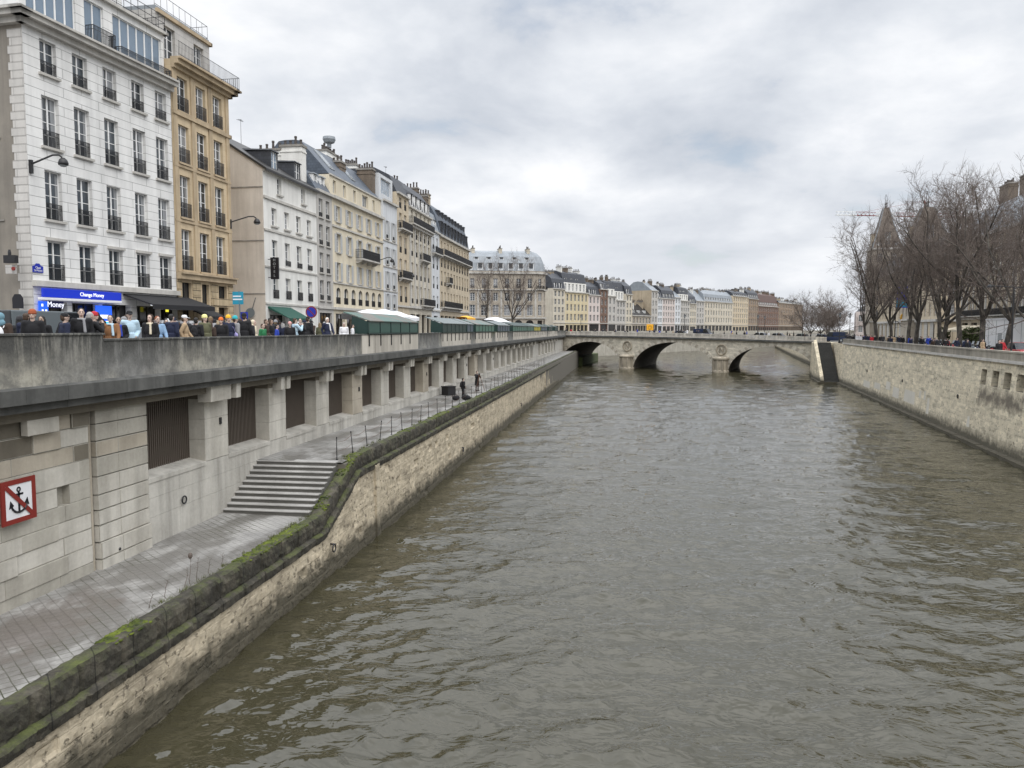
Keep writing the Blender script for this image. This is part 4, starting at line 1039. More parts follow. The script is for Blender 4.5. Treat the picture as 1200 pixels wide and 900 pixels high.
# --- 11 place block
b = Building('wide grey-beige block with zinc mansard and arcade facing the square', (-47, 209.6), (-24.4, 216.2), 20, 'warm_stone', foot=[(0, 0), (23.5, 0), (25.6, .9), (26.6, 3.0), (26.6, 22), (0, 22)])
n8 = 7
b.facade(0, 17.7, [dict(z=(.1, 3.9), n=7, w=2.2, k='shop', arch=True), dict(z=(5.2, 8.2), n=n8, w=1.7), dict(z=(9.3, 11.6), n=n8, w=1.4), dict(z=(12.9, 15.6), n=n8, w=1.2, rail=.8)])
for e, nb_ in ((1, 1), (2, 1), (3, 7)): b.facade(e, 17.7, [dict(z=(.1, 3.8), n=max(1, nb_ // 2), w=1.6, k='shop'), dict(z=(5.2, 8.2), n=nb_, w=1.2), dict(z=(9.3, 11.6), n=nb_, w=1.1), dict(z=(12.9, 15.6), n=nb_, w=1.0, rail=.8)])
b.blank(4, 17.7); b.blank(5, 17.7)
b.band([0, 1, 2, 3], 4.3, .4, .3); b.band([0, 1, 2, 3], 12.3, .25, .35); b.band([0, 1, 2, 3], 16.9, .5, .5); b.balcony(1, 0, 2.2, 12.7); b.balcony(3, 0, 19, 12.7)
b.pilasters(0, [.4, 3.6, 6.8, 10.1, 13.4, 16.7, 20, 23.2], 4.7, 12.3, .5, .12)
b.roof([(.5, 2.3), (1.3, 4.2), (2.6, 5.4), (4.6, 6.0)], [1, 1, 1, 1, 1, 0], 'zinc', 17.75)
for i in range(8): b.dormer(1.6 + i * 2.9, 18.1, 1.2, 1.8, .05, 1.6, 'zinc', g='glass_dark')
for i in range(6): b.dormer(2.8 + i * 3.6, 20.7, 1., .9, .85, 1.6, 'zinc', g='glass_dark')
for i in range(4): b.dormer(2 + i * 3., 18.1, 1.1, 1.7, .05, 1.6, 'zinc', e=3, g='glass_dark')
for x in (5.2, 13, 21): b.chimney(x, x + .9, 2.2, 5.5, 20, 24.1, 'pale_stone', 4)
b.done()
# ------------------------------------------------------------------ far row along the bending left bank
FA = Vector((-23., 259.)); FD = (Vector((107., 500.)) - FA).normalized()
FAR = [  # s0, s1, eave, floors, wall, roof kind, roof height, label
 (-1.1, 6.4, 15.2, 5, 'pale_stone', 'slate', 5.4, 'pale narrow house next to the zinc-roofed square block'),
 (6.4, 22.0, 14.4, 4, 'yellow_render', 'attic', 7.2, 'yellow house with a white attic under a dark slate roof beyond the bridge'),
 (22.0, 30.5, 13.9, 4, 'rose_render', 'slate', 4.8, 'pale pink house beside the yellow house beyond the bridge'),
 (30.5, 36.3, 16.3, 5, 'brick_red', 'slate', 3.5, 'narrow red brick house next to the pale pink house'),
 (36.3, 43.0, 14.0, 4, 'grey_render', 'attic', 6.0, 'grey house with a stepped white top beside the red brick house'),
 (43.0, 50.5, 12.6, 4, 'grey_render', 'attic', 7.6, 'light grey house with two set-back storeys right of the stepped grey house'),
 (50.5, 56.0, 15.2, 5, 'pale_stone', 'slate', 5.0, 'narrow pale house left of the low dark-roofed house'),
 (56.0, 73.0, 6.9, 2, 'warm_stone', 'steep', 4.8, 'low two-storey house with a steep dark roof before a bare beige gable'),
 (73.0, 79.0, 17.5, 5, 'grey_render', 'zincslope', 3.6, 'tall grey house showing a bare beige gable above the low house'),
 (79.0, 83.5, 14.6, 5, 'blue_white', 'slate', 4.0, 'very narrow blue-white house left of the wide pinkish house'),
 (83.5, 96.0, 14.6, 5, 'rose_render', 'slate', 5.6, 'wide pinkish cream house with dormers in the middle of the far row'),
 (96.0, 102., 15.4, 5, 'blue_white', 'zincslope', 4.0, 'bright white narrow house right of the wide pinkish house'),
 (102., 112., 14.2, 5, 'grey_render', 'attic', 6.4, 'grey house with a balconied top between two white houses'),
 (112., 119.5, 13.2, 4, 'pale_stone', 'slate', 5.2, 'pale house with grey mansard right of the balconied grey house'),
 (119.5, 129., 14.6, 5, 'grey_render', 'zincslope', 5.0, 'grey house left of the long zinc-roofed block'),
 (129., 166., 14.8, 4, 'pale_stone', 'zinc', 5.6, 'long pale block with a wide zinc mansard in the far row'),
 (166., 189., 18.6, 6, 'cream_stone', 'slate', 2.8, 'tall tan block right of the long zinc-roofed block'),
 (189., 205., 18.0, 5, 'brown_stone', 'slate', 5.2, 'tall brown block with brick chimneys near the end of the far row'),
 (205., 241., 14.5, 4, 'brick_red', 'tile', 7.2, 'reddish-brown block with a steep dark dormered roof at the far end'),
 (241., 290., 17.2, 5, 'brown_stone', 'slate', 1.6, 'last brown stone block half hidden by the bare trees'),
]
for s0, s1, ev, nf, wl, rk, rh, lb in FAR:
    p = FA + FD * s0; q = FA + FD * s1; w = s1 - s0
    b = Building(lb, p, q, 13, wl, group='houses along the far left bank')
    nb_ = max(2, int(w / 2.5)); ww = 1.15
    rows = floors(3.9 if ev > 8 else 3.3, ev - .3, nf - 1, nb_, 1.25, .68, g='glass_dark', bars=1)
    if wl in ('pale_stone', 'cream_stone', 'brown_stone', 'brick_red') and w > 15: nb_ = int(w / 3.2); rows = floors(4.2, ev - .3, nf - 1, nb_, 1.4, .68, g='glass_dark', bars=1)
    b.facade(0, ev, [dict(z=(.1, b.rr.uniform(2.5, 3.2)), n=(ns_ := max(1, int(w / b.rr.choice([2.4, 3.4, 4.6])))), w=round(w / ns_ * .82, 2), k='shop')] + rows)
    side = 1 if rk == 'zincslope' and s0 == 73.0 else 0
    b.blank(3, ev, side); b.blank(1, ev); b.blank(2, ev)
    b.band([0], 3.4, .25, .2); b.band([0], ev - .3, .35, .4)
    ins = [1, 0, 1, 0]
    if rk == 'attic':
        foot = b.foot; b.foot = [(.1, .9), (w - .1, .9), (w - .1, 12.4), (.1, 12.4)]; h2 = ev + rh * .45
        b.facade(0, h2, [dict(z=(ev + .4, h2 - .4), n=nb_, w=1.2)], z0=ev - .05, mi=2)
        for e in (1, 2, 3): b.facade(e, h2, (), z0=ev - .05, mi=2)
        b.roof([(.9, rh * .45), (3.5, rh * .58)], ins, 'slate', h2)
        for i in range(max(1, int(w / 4))): b.dormer(2 + i * 3.6, h2 + .3, 1., 1.3, .3, 1.4, 'slate')
        b.foot = foot
    elif rk == 'steep':
        b.roof([(5, rh), (6.4, rh + .1)], ins, 'slate_brown', ev); 
        for i in range(3): b.dormer(3 + i * 5, ev + .8, 1.1, 1.4, 1., 2.2, 'slate_brown')
    elif rk == 'zincslope': b.roof([(4.5, rh), (6.4, rh + .3)], [1, 0, 1, 0], 'zinc', ev)
    else:
        mt = {'slate': 'slate', 'zinc': 'zinc', 'tile': 'tile_dark'}[rk]
        b.roof([(.9, rh * .62), (3.4, rh)] if rk != 'tile' else [(2.2, rh * .85), (4., rh)], ins, mt, ev)
        for i in range(int(w / 3.1)): b.dormer(1.6 + i * 3.1, ev + .3, 1.1, 1.6 if rh > 3 else .6, .08, 1.7, mt, g='glass_dark')
    for ci in range(int(w / 4.2) + 1):
        x = min(w - .8, .2 + ci * 4.2 + b.rr.uniform(0, 2)); y0 = b.rr.uniform(2.4, 4.5); b.chimney(x, x + b.rr.uniform(.5, .8), y0, y0 + b.rr.uniform(1., 2.6), ev + 1, ev + rh + b.rr.uniform(-.2, 1.5), b.rr.choice(['chimney_tan', 'chimney_brown', 'white_render', 'chimney_brown']), 4)
    b.done([M[wl], M['chimney_tan'], M['white_render']])
# retaining wall of the far left bank, and the green lower bank behind the bridge
fb = thing('embankment_wall', 'far embankment wall under the row of houses beyond the bridge', 'wall')
pts = [(-15.2, 199), (-14.5, 215), (-17.0, 256.5), (113.5, 496.5), (240, 732)]
mb = MB()
for (x0, y0), (x1, y1) in zip(pts[:-1], pts[1:]):
    for a, bb in ((-1, 7.2), (7.2, 7.5), (7.5, 8.9)):
        o = .25 if a == 7.2 else 0; mb.quad((x0 + o, y0 - o, a), (x1 + o, y1 - o, a), (x1 + o, y1 - o, bb), (x0 + o, y0 - o, bb))
mb.build('masonry', M['quay_block'], fb)
slab('verge', [(-15.0, 199.5), (-10.4, 199.5), (-7.5, 236), (-16, 258)], -1, 2.2, M['verge'])
# right bank beyond the bridge
fb = thing('embankment_wall', 'island embankment wall behind the right arch of the bridge', 'wall')
pts = [(42.5, 172), (47, 192), (58.5, 275), (80, 420)]
mb = MB()
for (x0, y0), (x1, y1) in zip(pts[:-1], pts[1:]):
    mb.quad((x0, y0, -1), (x1, y1, -1), (x1, y1, 7.6), (x0, y0, 7.6)); mb.quad((x0, y0, 7.6), (x1, y1, 7.6), (x1 + .6, y1, 7.6), (x0 + .6, y0, 7.6))
mb.build('masonry', M['river_right'], fb)

# ------------------------------------------------------------------ the stone bridge
BR = thing('stone_bridge', 'pale stone bridge with three arches and carved wreaths crossing the river', 'bridge', (1.12, 186.2, 0), rad(-30))
ARCH = [(-10.8, 9.2, 6.45), (11.93, 10.25, 6.5), (35.0, 9.45, 5.95)]
def zpar(x): return 9.02 - .0165 * (x + 20) + .18 * math.cos((x - 12) / 34 * 1.57)
def intr(x):
    for c, a, h in ARCH:
        if abs(x - c) < a: return .05 + (h - .05) * math.sqrt(1 - ((x - c) / a) ** 2)
    return -1.2
xs = sorted(set([round(-26 + i * .5, 3) for i in range(158)] + [c + s * a * math.cos(t * math.pi / 36) for c, a, h in ARCH for s in (-1, 1) for t in range(19)]))
BD = 29.
def shear(mb):
    for i, v in enumerate(mb.v): mb.v[i] = (v[0] - .31 * max(0, v[1]), v[1], v[2])
mb = MB()
for x0, x1 in zip(xs[:-1], xs[1:]):
    if x1 - x0 < 1e-4: continue
    m = (x0 + x1) / 2; e = 1e-4
    z0a, z1a = (intr(x0 + e), intr(x1 - e)) if intr(m) > -1 else (-1.2, -1.2)
    for y in (0., BD):
        mb.quad((x0, y, z0a), (x1, y, z1a), (x1, y, zpar(x1) - 1.3), (x0, y, zpar(x0) - 1.3), mi=0)
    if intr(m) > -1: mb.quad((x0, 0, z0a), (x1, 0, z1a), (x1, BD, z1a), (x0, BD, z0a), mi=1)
for c, a, h in ARCH:
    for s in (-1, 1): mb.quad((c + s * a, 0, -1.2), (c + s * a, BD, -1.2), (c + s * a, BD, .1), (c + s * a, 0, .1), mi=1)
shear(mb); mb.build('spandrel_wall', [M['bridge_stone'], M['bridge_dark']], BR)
mb = MB()
for x0, x1 in zip(range(-26, 51, 2), range(-24, 53, 2)):
    mb.hexa([(x0, .0, zpar(x0) - 1.4), (x1, .0, zpar(x1) - 1.4), (x1, BD, zpar(x1) - 1.4), (x0, BD, zpar(x0) - 1.4)], [(x0, .0, zpar(x0) - 1.02), (x1, .0, zpar(x1) - 1.02), (x1, BD, zpar(x1) - 1.02), (x0, BD, zpar(x0) - 1.02)])
shear(mb); mb.build('deck', M['asphalt'], BR)
for y0, y1 in ((-.5, .35), (BD - .35, BD + .5)):
    mb = MB()
    for x0, x1 in zip(range(-24, 46, 2), range(-22, 48, 2)):
        mb.hexa([(x0, y0, zpar(x0) - 1.32), (x1 - .006, y0, zpar(x1) - 1.32), (x1 - .006, y1, zpar(x1) - 1.32), (x0, y1, zpar(x0) - 1.32)], [(x0, y0, zpar(x0) - .98), (x1 - .006, y0, zpar(x1) - .98), (x1 - .006, y1, zpar(x1) - .98), (x0, y1, zpar(x0) - .98)])
    shear(mb); mb.build('cornice', M['cornice_dark'], BR)
for y0, y1 in ((-.2, .15), (BD - .15, BD + .2)):
    mb = MB()
    for i in range(33):
        x0 = -23 + i * 2.1; x1 = x0 + 2.1
        mb.hexa([(x0 + .003, y0, zpar(x0) - .97), (x0 + .45, y0, zpar(x0) - .97), (x0 + .45, y1, zpar(x0) - .97), (x0 + .003, y1, zpar(x0) - .97)], [(x0 + .003, y0, zpar(x0) + .02), (x0 + .45, y0, zpar(x0) + .02), (x0 + .45, y1, zpar(x0) + .02), (x0 + .003, y1, zpar(x0) + .02)])
        for (za, zb, o) in ((-.97, -.8, .03), (-.18, -.01, .05)):
            mb.hexa([(x0 + .45, y0 + o, zpar(x0) + za), (x1, y0 + o, zpar(x1) + za), (x1, y1 - o, zpar(x1) + za), (x0 + .45, y1 - o, zpar(x0) + za)], [(x0 + .45, y0 + o, zpar(x0) + zb), (x1, y0 + o, zpar(x1) + zb), (x1, y1 - o, zpar(x1) + zb), (x0 + .45, y1 - o, zpar(x0) + zb)])
        for j in range(6):
            x = x0 + .6 + j * .27; mb.box(x - .085, x + .085, y0 + .1, y1 - .1, zpar(x) - .81, zpar(x) - .17)
    shear(mb); mb.build('parapet', M['bridge_parapet'], BR)
for c, a, h in ARCH:
    mb = MB(); n = 37
    for i in range(n):
        t0 = math.pi * i / n + .013; t1 = math.pi * (i + 1) / n - .013
        def E_(t, g, y): return (c - (a + g) * math.cos(t), y, .05 + (h - .05 + g) * math.sin(t))
        ex = .78 if i != n // 2 else .95
        mb.hexa([E_(t0, -.0, -.08), E_(t1, -.0, -.08), E_(t1, ex, -.08), E_(t0, ex, -.08)], [E_(t0, 0.0, .02), E_(t1, 0.0, .02), E_(t1, ex, .02), E_(t0, ex, .02)], i % 2)
    mb.build('arch_ring', [M['bridge_ring'], M['bridge_ring_dark']], BR)
for x in (0., 23.85):
    mb = MB(); mb.lathe((x, -.35, 0), [(1.95, -1.4), (1.85, .3), (1.66, .5), (1.62, 2.75), (1.9, 2.85), (1.9, 3.15), (1.3, 3.45), (.2, 3.5)], 16)
    for i in range(5): t = math.pi * (1 + (i + .5) / 5); mb.box(x + 1.66 * math.cos(t) - .16, x + 1.66 * math.cos(t) + .16, -.35 + 1.66 * math.sin(t) - .16, -.35 + 1.66 * math.sin(t) + .16, .4, 2.7)
    mb.build('pier', M['pier_stone'], BR)
    mb = MB(); zc = 5.45 - x * .02
    mb.torus((x, -.1, zc), 1.12, .17, 1, 28, 8)
    for i in range(28): t = 2 * math.pi * i / 28; mb.ell((x + 1.12 * math.cos(t), -.22, zc + 1.12 * math.sin(t)), (.14, .1, .14), 6, 4)
    mb.box(x - .5, x - .34, -.2, .0, zc - .6, zc + .6); mb.box(x + .34, x + .5, -.2, .0, zc - .6, zc + .6)
    mb.hexa([(x - .5, -.19, zc + .6), (x - .3, -.19, zc + .6), (x + .5, -.19, zc - .6), (x + .3, -.19, zc - .6)], [(x - .5, 0, zc + .6), (x - .3, 0, zc + .6), (x + .5, 0, zc - .6), (x + .3, 0, zc - .6)])
    mb.build('carved_wreath', M['pier_stone'], BR)
def bpt(x, y): v = Matrix.Rotation(rad(-30), 3, 'Z') @ Vector((x, y, 0)); return v.x + 1.12, v.y + 186.2, zpar(x) - 1.02

# ------------------------------------------------------------------ island quay wall on the right
RW = thing('island_quay_wall', 'long pale stained quay wall with four square openings along the right bank', 'wall', (RP.x, RP.y, 0), math.atan2(RU.y, RU.x))
S0, S1 = -75., 84.
def wo(z): return -.5 * z / 6.95      # local y (negative = inland)
OP = [(1.8, 3.3), (4.4, 5.9), (7.0, 8.5), (9.8, 11.1)]
mb = MB()
def wq(sa, sb, za, zb): mb.quad((sa, wo(za), za), (sb, wo(zb) if False else wo(za), za), (sb, wo(zb), zb), (sa, wo(zb), zb))
zs_ = [-1, 1.5, 3.2, 5.0]
for za, zb in zip(zs_[:-1], zs_[1:]): wq(S0, S1, za, zb)
x = S0
for a, c in OP:
    wq(x, a, 5.0, 6.25); d = -1.2
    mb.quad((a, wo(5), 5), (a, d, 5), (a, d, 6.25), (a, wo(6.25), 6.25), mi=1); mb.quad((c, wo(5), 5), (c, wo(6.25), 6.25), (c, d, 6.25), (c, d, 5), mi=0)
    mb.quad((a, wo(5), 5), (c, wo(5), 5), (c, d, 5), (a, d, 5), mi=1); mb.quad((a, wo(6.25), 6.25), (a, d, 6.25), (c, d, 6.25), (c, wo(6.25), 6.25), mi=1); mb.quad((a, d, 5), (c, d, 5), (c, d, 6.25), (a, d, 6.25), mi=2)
    x = c
wq(x, S1, 5.0, 6.25); wq(S0, S1, 6.25, 6.97)
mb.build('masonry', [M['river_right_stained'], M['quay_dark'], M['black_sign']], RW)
mb = MB(); y = S0
while y < S1: mb.box(y, y + 1.99, -1.6, -.34, 6.95, 7.17); y += 2
mb.build('string_course', M['pale_trim'], RW)
mb = MB(); y = S0
while y < S1 + 20:
    if y < S1 - .5: mb.box(y + .004, y + 1.99, -1.0, -.48, 7.17, 7.72); mb.box(y + .002, y + 1.992, -1.04, -.44, 7.722, 7.86)
    y += 2
mb.build('parapet', M['right_parapet'], RW)
mb = MB(); y = S0
while y < S1 + 12: mb.box(y, y + 2.98, -.4, .5 if y < S1 - 2 else 3.5, -.8, .24 + RND.uniform(-.03, .03)); y += 3
mb.build('ledge', M['river_tan'], RW)
r2 = random.Random(3)
for sa, za, n, m_ in ():
    mb = MB()
    for i in range(60):
        z = (3.1, 3.48, 3.86, 4.24, 4.62)[i % 5]; s_ = 1.4 + (i // 5) * .82 + (i % 2) * .3; l = .8
        if i % 5 == 0 and r2.random() < .5: continue
        mb.hexa([(s_, wo(z) - .02, z), (s_ + l, wo(z) - .02, z), (s_ + l, wo(z) + .012 + i * .0005, z), (s_, wo(z) + .012 + i * .0005, z)], [(s_, wo(z) - .06, z + .34), (s_ + l, wo(z) - .06, z + .34), (s_ + l, wo(z + .34) + .012 + i * .0005, z + .34), (s_, wo(z + .34) + .012 + i * .0005, z + .34)])
    mb.build('damp_stones', M[m_], RW)
mb = MB()
for s_, z, l, hh in ((39, 1.3, 3.4, 1.2), (44, 1.9, 2.6, 1.0), (31.5, 1.3, 5.0, 1.35), (29, 2.2, 1.0, .8), (25.5, .9, 1.0, 1.6), (27.2, 2.2, .8, .9), (12.5, 1.2, .8, .9), (50, 1.5, 4, .8), (57, 1.2, 5, .9)):
    mb.hexa([(s_, wo(z) - .02, z), (s_ + l, wo(z) - .02, z), (s_ + l, wo(z) + .008, z), (s_, wo(z) + .008, z)], [(s_ + .2, wo(z + hh) - .02, z + hh), (s_ + l - .1, wo(z + hh) - .02, z + hh), (s_ + l - .1, wo(z + hh) + .008, z + hh), (s_ + .2, wo(z + hh) + .008, z + hh)])
mb.build('repair_patch', M['patch_pale'], RW)
for s_ in (16.5, 38., 60.):
    mb = MB(); mb.torus((s_, wo(3.5) + .05, 3.5), .16, .035, 1); mb.build('mooring_ring', M['iron'], RW, True)
# dark boat steps between wall and bridge
bs = thing('boat_steps', 'steep dark slate steps down to the water beside the bridge', 'steps', (RP.x, RP.y, 0), math.atan2(RU.y, RU.x))
mb = MB()
for i in range(33): mb.box(S1 + .6 + i * .36, S1 + .975 + i * .36 + (0 if i < 32 else 1.5), .02, 2.5, -.5, .3 + i * .21)
mb.build('tread', M['wet_slate'], bs)
mb = MB()
mb.hexa([(S1 + .3, 2.5, -1), (S1 + 12.6, 2.5, -1), (S1 + 12.6, 3.2, -1), (S1 + .3, 3.2, -1)], [(S1 + .3, 2.5, .45), (S1 + 12.6, 2.5, 7.5), (S1 + 12.6, 3.1, 7.5), (S1 + .3, 3.1, .45)])
mb.hexa([(S1 + 12.6, -3, -1), (S1 + 26, -3, -1), (S1 + 26, 2.2, -1), (S1 + 12.6, 3.2, -1)], [(S1 + 12.6, -3, 6.9), (S1 + 26, -3, 6.9), (S1 + 26, 2.0, 6.9), (S1 + 12.6, 3.0, 6.9)])
mb.hexa([(S1 - .02, -3, -1), (S1 + 12.6, -3, -1), (S1 + 12.6, .0, -1), (S1 - .02, .0, -1)], [(S1 - .02, -3, 6.9), (S1 + 12.6, -3, 6.9), (S1 + 12.6, -.45, 6.9), (S1 - .02, -.45, 6.9)])
mb.build('cheek_wall', M['river_right'], bs)
ab = MB(); ab.box(44.5, 54, 0.05, 6, -1.2, 6.4); o = ab.build('abutment', M['bridge_stone'], BR)
# mooring posts behind right arch
mp = thing('mooring_pontoon', 'grey mooring posts and white gangway seen through the right arch', 'pontoon', (56, 203, 0))
for i in range(4):
    mb = MB(); mb.tube((-.3 * i, -3.2 * i, -1), (-.3 * i, -3.2 * i, 4.6 - i * .1), .28, .28, 10); mb.tube((-.3 * i, -3.2 * i, 4.6 - i * .1), (-.3 * i, -3.2 * i, 4.9 - i * .1), .3, .05, 10); mb.build('post', M['car_grey'], mp)
mb = MB(); mb.box(.4, 3.4, -9, 2, 0, .6); mb.build('float', M['car_grey'], mp); mb = MB(); mb.box(.8, 3., -7, 1, .6, 3.2); mb.build('cabin', M['white_paint'], mp)

# ------------------------------------------------------------------ island buildings
uR = -RU
def ipt(px): return Vector(px)
b = Building('stone palace wing with rusticated white ground floor between two steep-roofed towers', (68.6, 226), (59.9, 157), 16, 'cream_stone', z0=RSTREET, name='palace_wing')
b.facade(0, 16.5, [dict(z=(.2, 3.6), n=14, w=1.6, k='shop', d=.4)] + floors(4.6, 16.2, 3, 18, 1.3, .64))
for e in (1, 2, 3): b.facade(e, 16.5, [] if e > 1 else floors(4.6, 16.2, 3, 4, 1.3, .64))
b.band([0, 1], 4.1, .5, .4); b.band([0, 1], 16.1, .5, .5); b.roof([(2.2, 4.), (5, 5.5)], [1] * 4, 'slate', 16.5)
rm = MB()
for i in range(8): rm.box(-.05, b.w + .05, -.06, 0, .12 + i * .5, .56 + i * .5)
rm2 = MB()
for i in range(8):
    for x in range(15): rm2.box(.1 + x * 4.6, 2.6 + x * 4.6, -.07, -.0, .12 + i * .5, .57 + i * .5)
b.extra('rusticated_blocks', rm2, 'pale_trim'); b.done()
def tower(lb, x, y, ev, ap, w, rk):
    p = Vector((x, y)); q = p + uR * w
    # facade edge runs towards -Y; near side is edge 1
    b = Building(lb, p, q, w, 'warm_stone', z0=RSTREET, name='corner_tower', cat='tower')
    ev -= RSTREET; ap -= RSTREET
    b.facade(0, ev, floors(5, ev - .5, 5, 2, 1.2, .6)); b.facade(1, ev, floors(5, ev - .5, 5, 2, 1.2, .6)); b.blank(2, ev); b.blank(3, ev)
    b.band([0, 1, 2, 3], ev - .5, .5, .45); b.band([0, 1, 2, 3], ev * .62, .35, .3); b.band([0, 1, 2, 3], 4.5, .35, .3)
    b.roof(rk, [1] * 4, 'tower_roof', ev)
    b.dormer(w / 2, ev + .2, 1.5, 3.8, .15, 2.6, 'slate_brown', e=0, wallm='cream_stone'); b.dormer(w / 2, ev + .2, 1.5, 3.8, .15, 2.6, 'slate_brown', e=1, wallm='cream_stone')
    for e in (0, 1): b.dormer(w / 2 - 2.2, ev + .2, .7, 1.2, .1, 1.2, 'slate_brown', e=e); b.dormer(w / 2 + 2.2, ev + .2, .7, 1.2, .1, 1.2, 'slate_brown', e=e)
    rg = MB()
    pts_ = [offset_poly(b.foot, [d_] * 4) for d_, h_ in [(0, 0)] + list(rk)]; hs_ = [0] + [h_ for d_, h_ in rk]
    for c_ in range(4):
        for i_ in range(len(hs_) - 1): rg.tube((*pts_[i_][c_], ev + hs_[i_]), (*pts_[i_ + 1][c_], ev + hs_[i_ + 1]), .13, .13, 6)
    b.extra('ridge_trim', rg, 'zinc')
    mb = MB(); mb.box(w / 2 - 1, w / 2 + 1, w / 2 - .06, w / 2 + .06, ap, ap + .35)
    for dx in (-.9, .9): mb.lathe((w / 2 + dx, w / 2, ap), [(.14, 0), (.1, .8), (.22, 1.), (.05, 1.5), (.02, 3.2)], 8)
    mb.box(w / 2 - .9, w / 2 - .3, w / 2 - .02, w / 2 + .02, ap + 3., ap + 3.6)
    b.extra('finial', mb, 'iron'); b.done()
tower('square stone tower with a steep pointed roof behind the leftmost island tree', 66.6, 224, 31.2, 42.2, 7.4, [(.7, 2.2), (1.9, 6.2), (3.0, 10.9)])
tower('square stone tower with a broad blunt roof behind the middle island trees', 61.4, 181, 27.6, 35.6, 7.2, [(.5, 2.), (1.6, 5.4), (2.5, 8.)])
b = Building('grand stone block with mansard roof and brown chimneys behind the right trees', (58.3, 143), (51.9, 90), 16, 'cream_stone', z0=RSTREET)
nb_ = 17
b.facade(0, 17.6, [dict(z=(.2, 3.7), n=11, w=3.0, k='shop', d=.4), dict(z=(5.0, 7.8), n=nb_, w=1.3, rail=.8), dict(z=(8.8, 11.4), n=nb_, w=1.3), dict(z=(12.2, 14.4), n=nb_, w=1.2), dict(z=(15.2, 16.9), n=nb_, w=1.1)])
for e in (1, 2, 3): b.facade(e, 17.6, [] if e != 3 else floors(4.5, 17.2, 4, 4, 1.2, .62))
b.band([0, 3], 4.2, .4, .35); b.band([0, 3], 11.7, .3, .3); b.band([0, 3], 14.7, .3, .45); b.band([0, 3], 17.2, .4, .6); b.balcony(0, .3, b.w - .3, 4.8, .8, .95)
b.pilasters(0, [.6 + i * (b.w - 1.2) / 17 for i in range(18)], 4.6, 17.2, .55, .13)
b.roof([(.6, 2.4), (1.7, 4.6), (4, 5.6)], [1] * 4, 'zinc', 17.65)
for i in range(16): b.dormer(2.2 + i * 3.1, 18.0, 1.1, 1.8, .4, 1.5, 'zinc')
for x in (3, 12, 22, 33, 44): b.chimney(x, x + 4.2, 4.2, 5.6, 21, 26.2 if x < 30 else 25.4, 'chimney_brown', 7, 'x')
b.done()
b = Building('distant low pinkish palace front beyond the bridge end on the island', (94, 330), (86, 300), 14, 'rose_render', z0=RSTREET, name='palace_wing')
b.facade(0, 9.2, floors(1, 9, 2, 9, 1.5, .6)); b.facade(1, 9.2, floors(1, 9, 2, 5, 1.5, .6)); b.blank(2, 9.2); b.blank(3, 9.2); b.roof([(2, 2.), (5, 2.6)], [1] * 4, 'slate', 9.2); b.done()
# white site cabin
sc = thing('site_cabin', 'white flat-roofed site cabin behind the quay under the right trees', 'cabin', (42.6, 97.6, RSTREET), math.atan2(-.9926, -.1211))
mb = MB(); mb.box(0, 20, 0, 3.2, 0, 3.7); mb.build('wall', M['site_white'], sc, bevel=.03)
mb = MB(); mb.box(-.08, 20.1, -.1, 3.3, 3.7, 3.85); mb.build('roof', M['canvas_white'], sc)
for x in (4.4,): mb = MB(); mb.box(x, x + 1.1, -.05, .01, .1, 2.2); mb.build('door', M['car_silver'], sc)
for x in range(8): mb = MB(); mb.box(x * 2.5 + 1.2, x * 2.5 + 1.26, -.03, 0, .1, 3.6); mb.build('panel_seam', M['car_silver'], sc)
# crane
cr = thing('tower_crane', 'distant red and white tower crane jib above the stone towers', 'crane', (102, 282, 8))
def lattice(mb, p, q, w, n, up):
    p, q, up = Vector(p), Vector(q), Vector(up); side = (q - p).normalized().cross(up)
    cs = [lambda t, a=a, c=c: p.lerp(q, t) + side * a * w + up * c * w for a, c in ((-.5, 0), (.5, 0), (0, .9))]
    for f in cs: mb.tube(f(0), f(1), .09, .09, 4)
    for i in range(n):
        for j in range(3): mb.tube(cs[j](i / n), cs[(j + 1) % 3]((i + 1) / n), .05, .05, 3)
mb = MB(); lattice(mb, (0, 0, 0), (0, 0, 39.5), 1.6, 26, (0, 1, 0)); mb.build('mast', M['red_sign'], cr)
for i in range(5):
    mb = MB(); lattice(mb, (-31 + i * 7, -8 + i * 2, 40.2), (-24 + i * 7, -6 + i * 2, 40.2), 1.3, 5, (0, 0, 1)); mb.build('jib', M['red_sign' if i % 2 else 'white_paint'], cr)
mb = MB(); lattice(mb, (4, 1.2, 40.2), (17, 4.6, 40.2), 1.3, 8, (0, 0, 1)); mb.tube((0, 0, 45.5), (-22, -6, 41.2), .05, .05, 4); mb.tube((0, 0, 45.5), (15, 4, 41), .05, .05, 4); mb.tube((0, 0, 40), (0, 0, 45.6), .3, .2, 5); mb.build('counter_jib', M['red_sign'], cr)
mb = MB(); mb.box(13, 17, 3, 5, 38.4, 40.1); mb.build('counterweight', M['quay_block'], cr)
mb = MB(); mb.box(-1.2, 1.2, -2.2, -.6, 37.6, 39.9); mb.build('cab', M['white_paint'], cr)

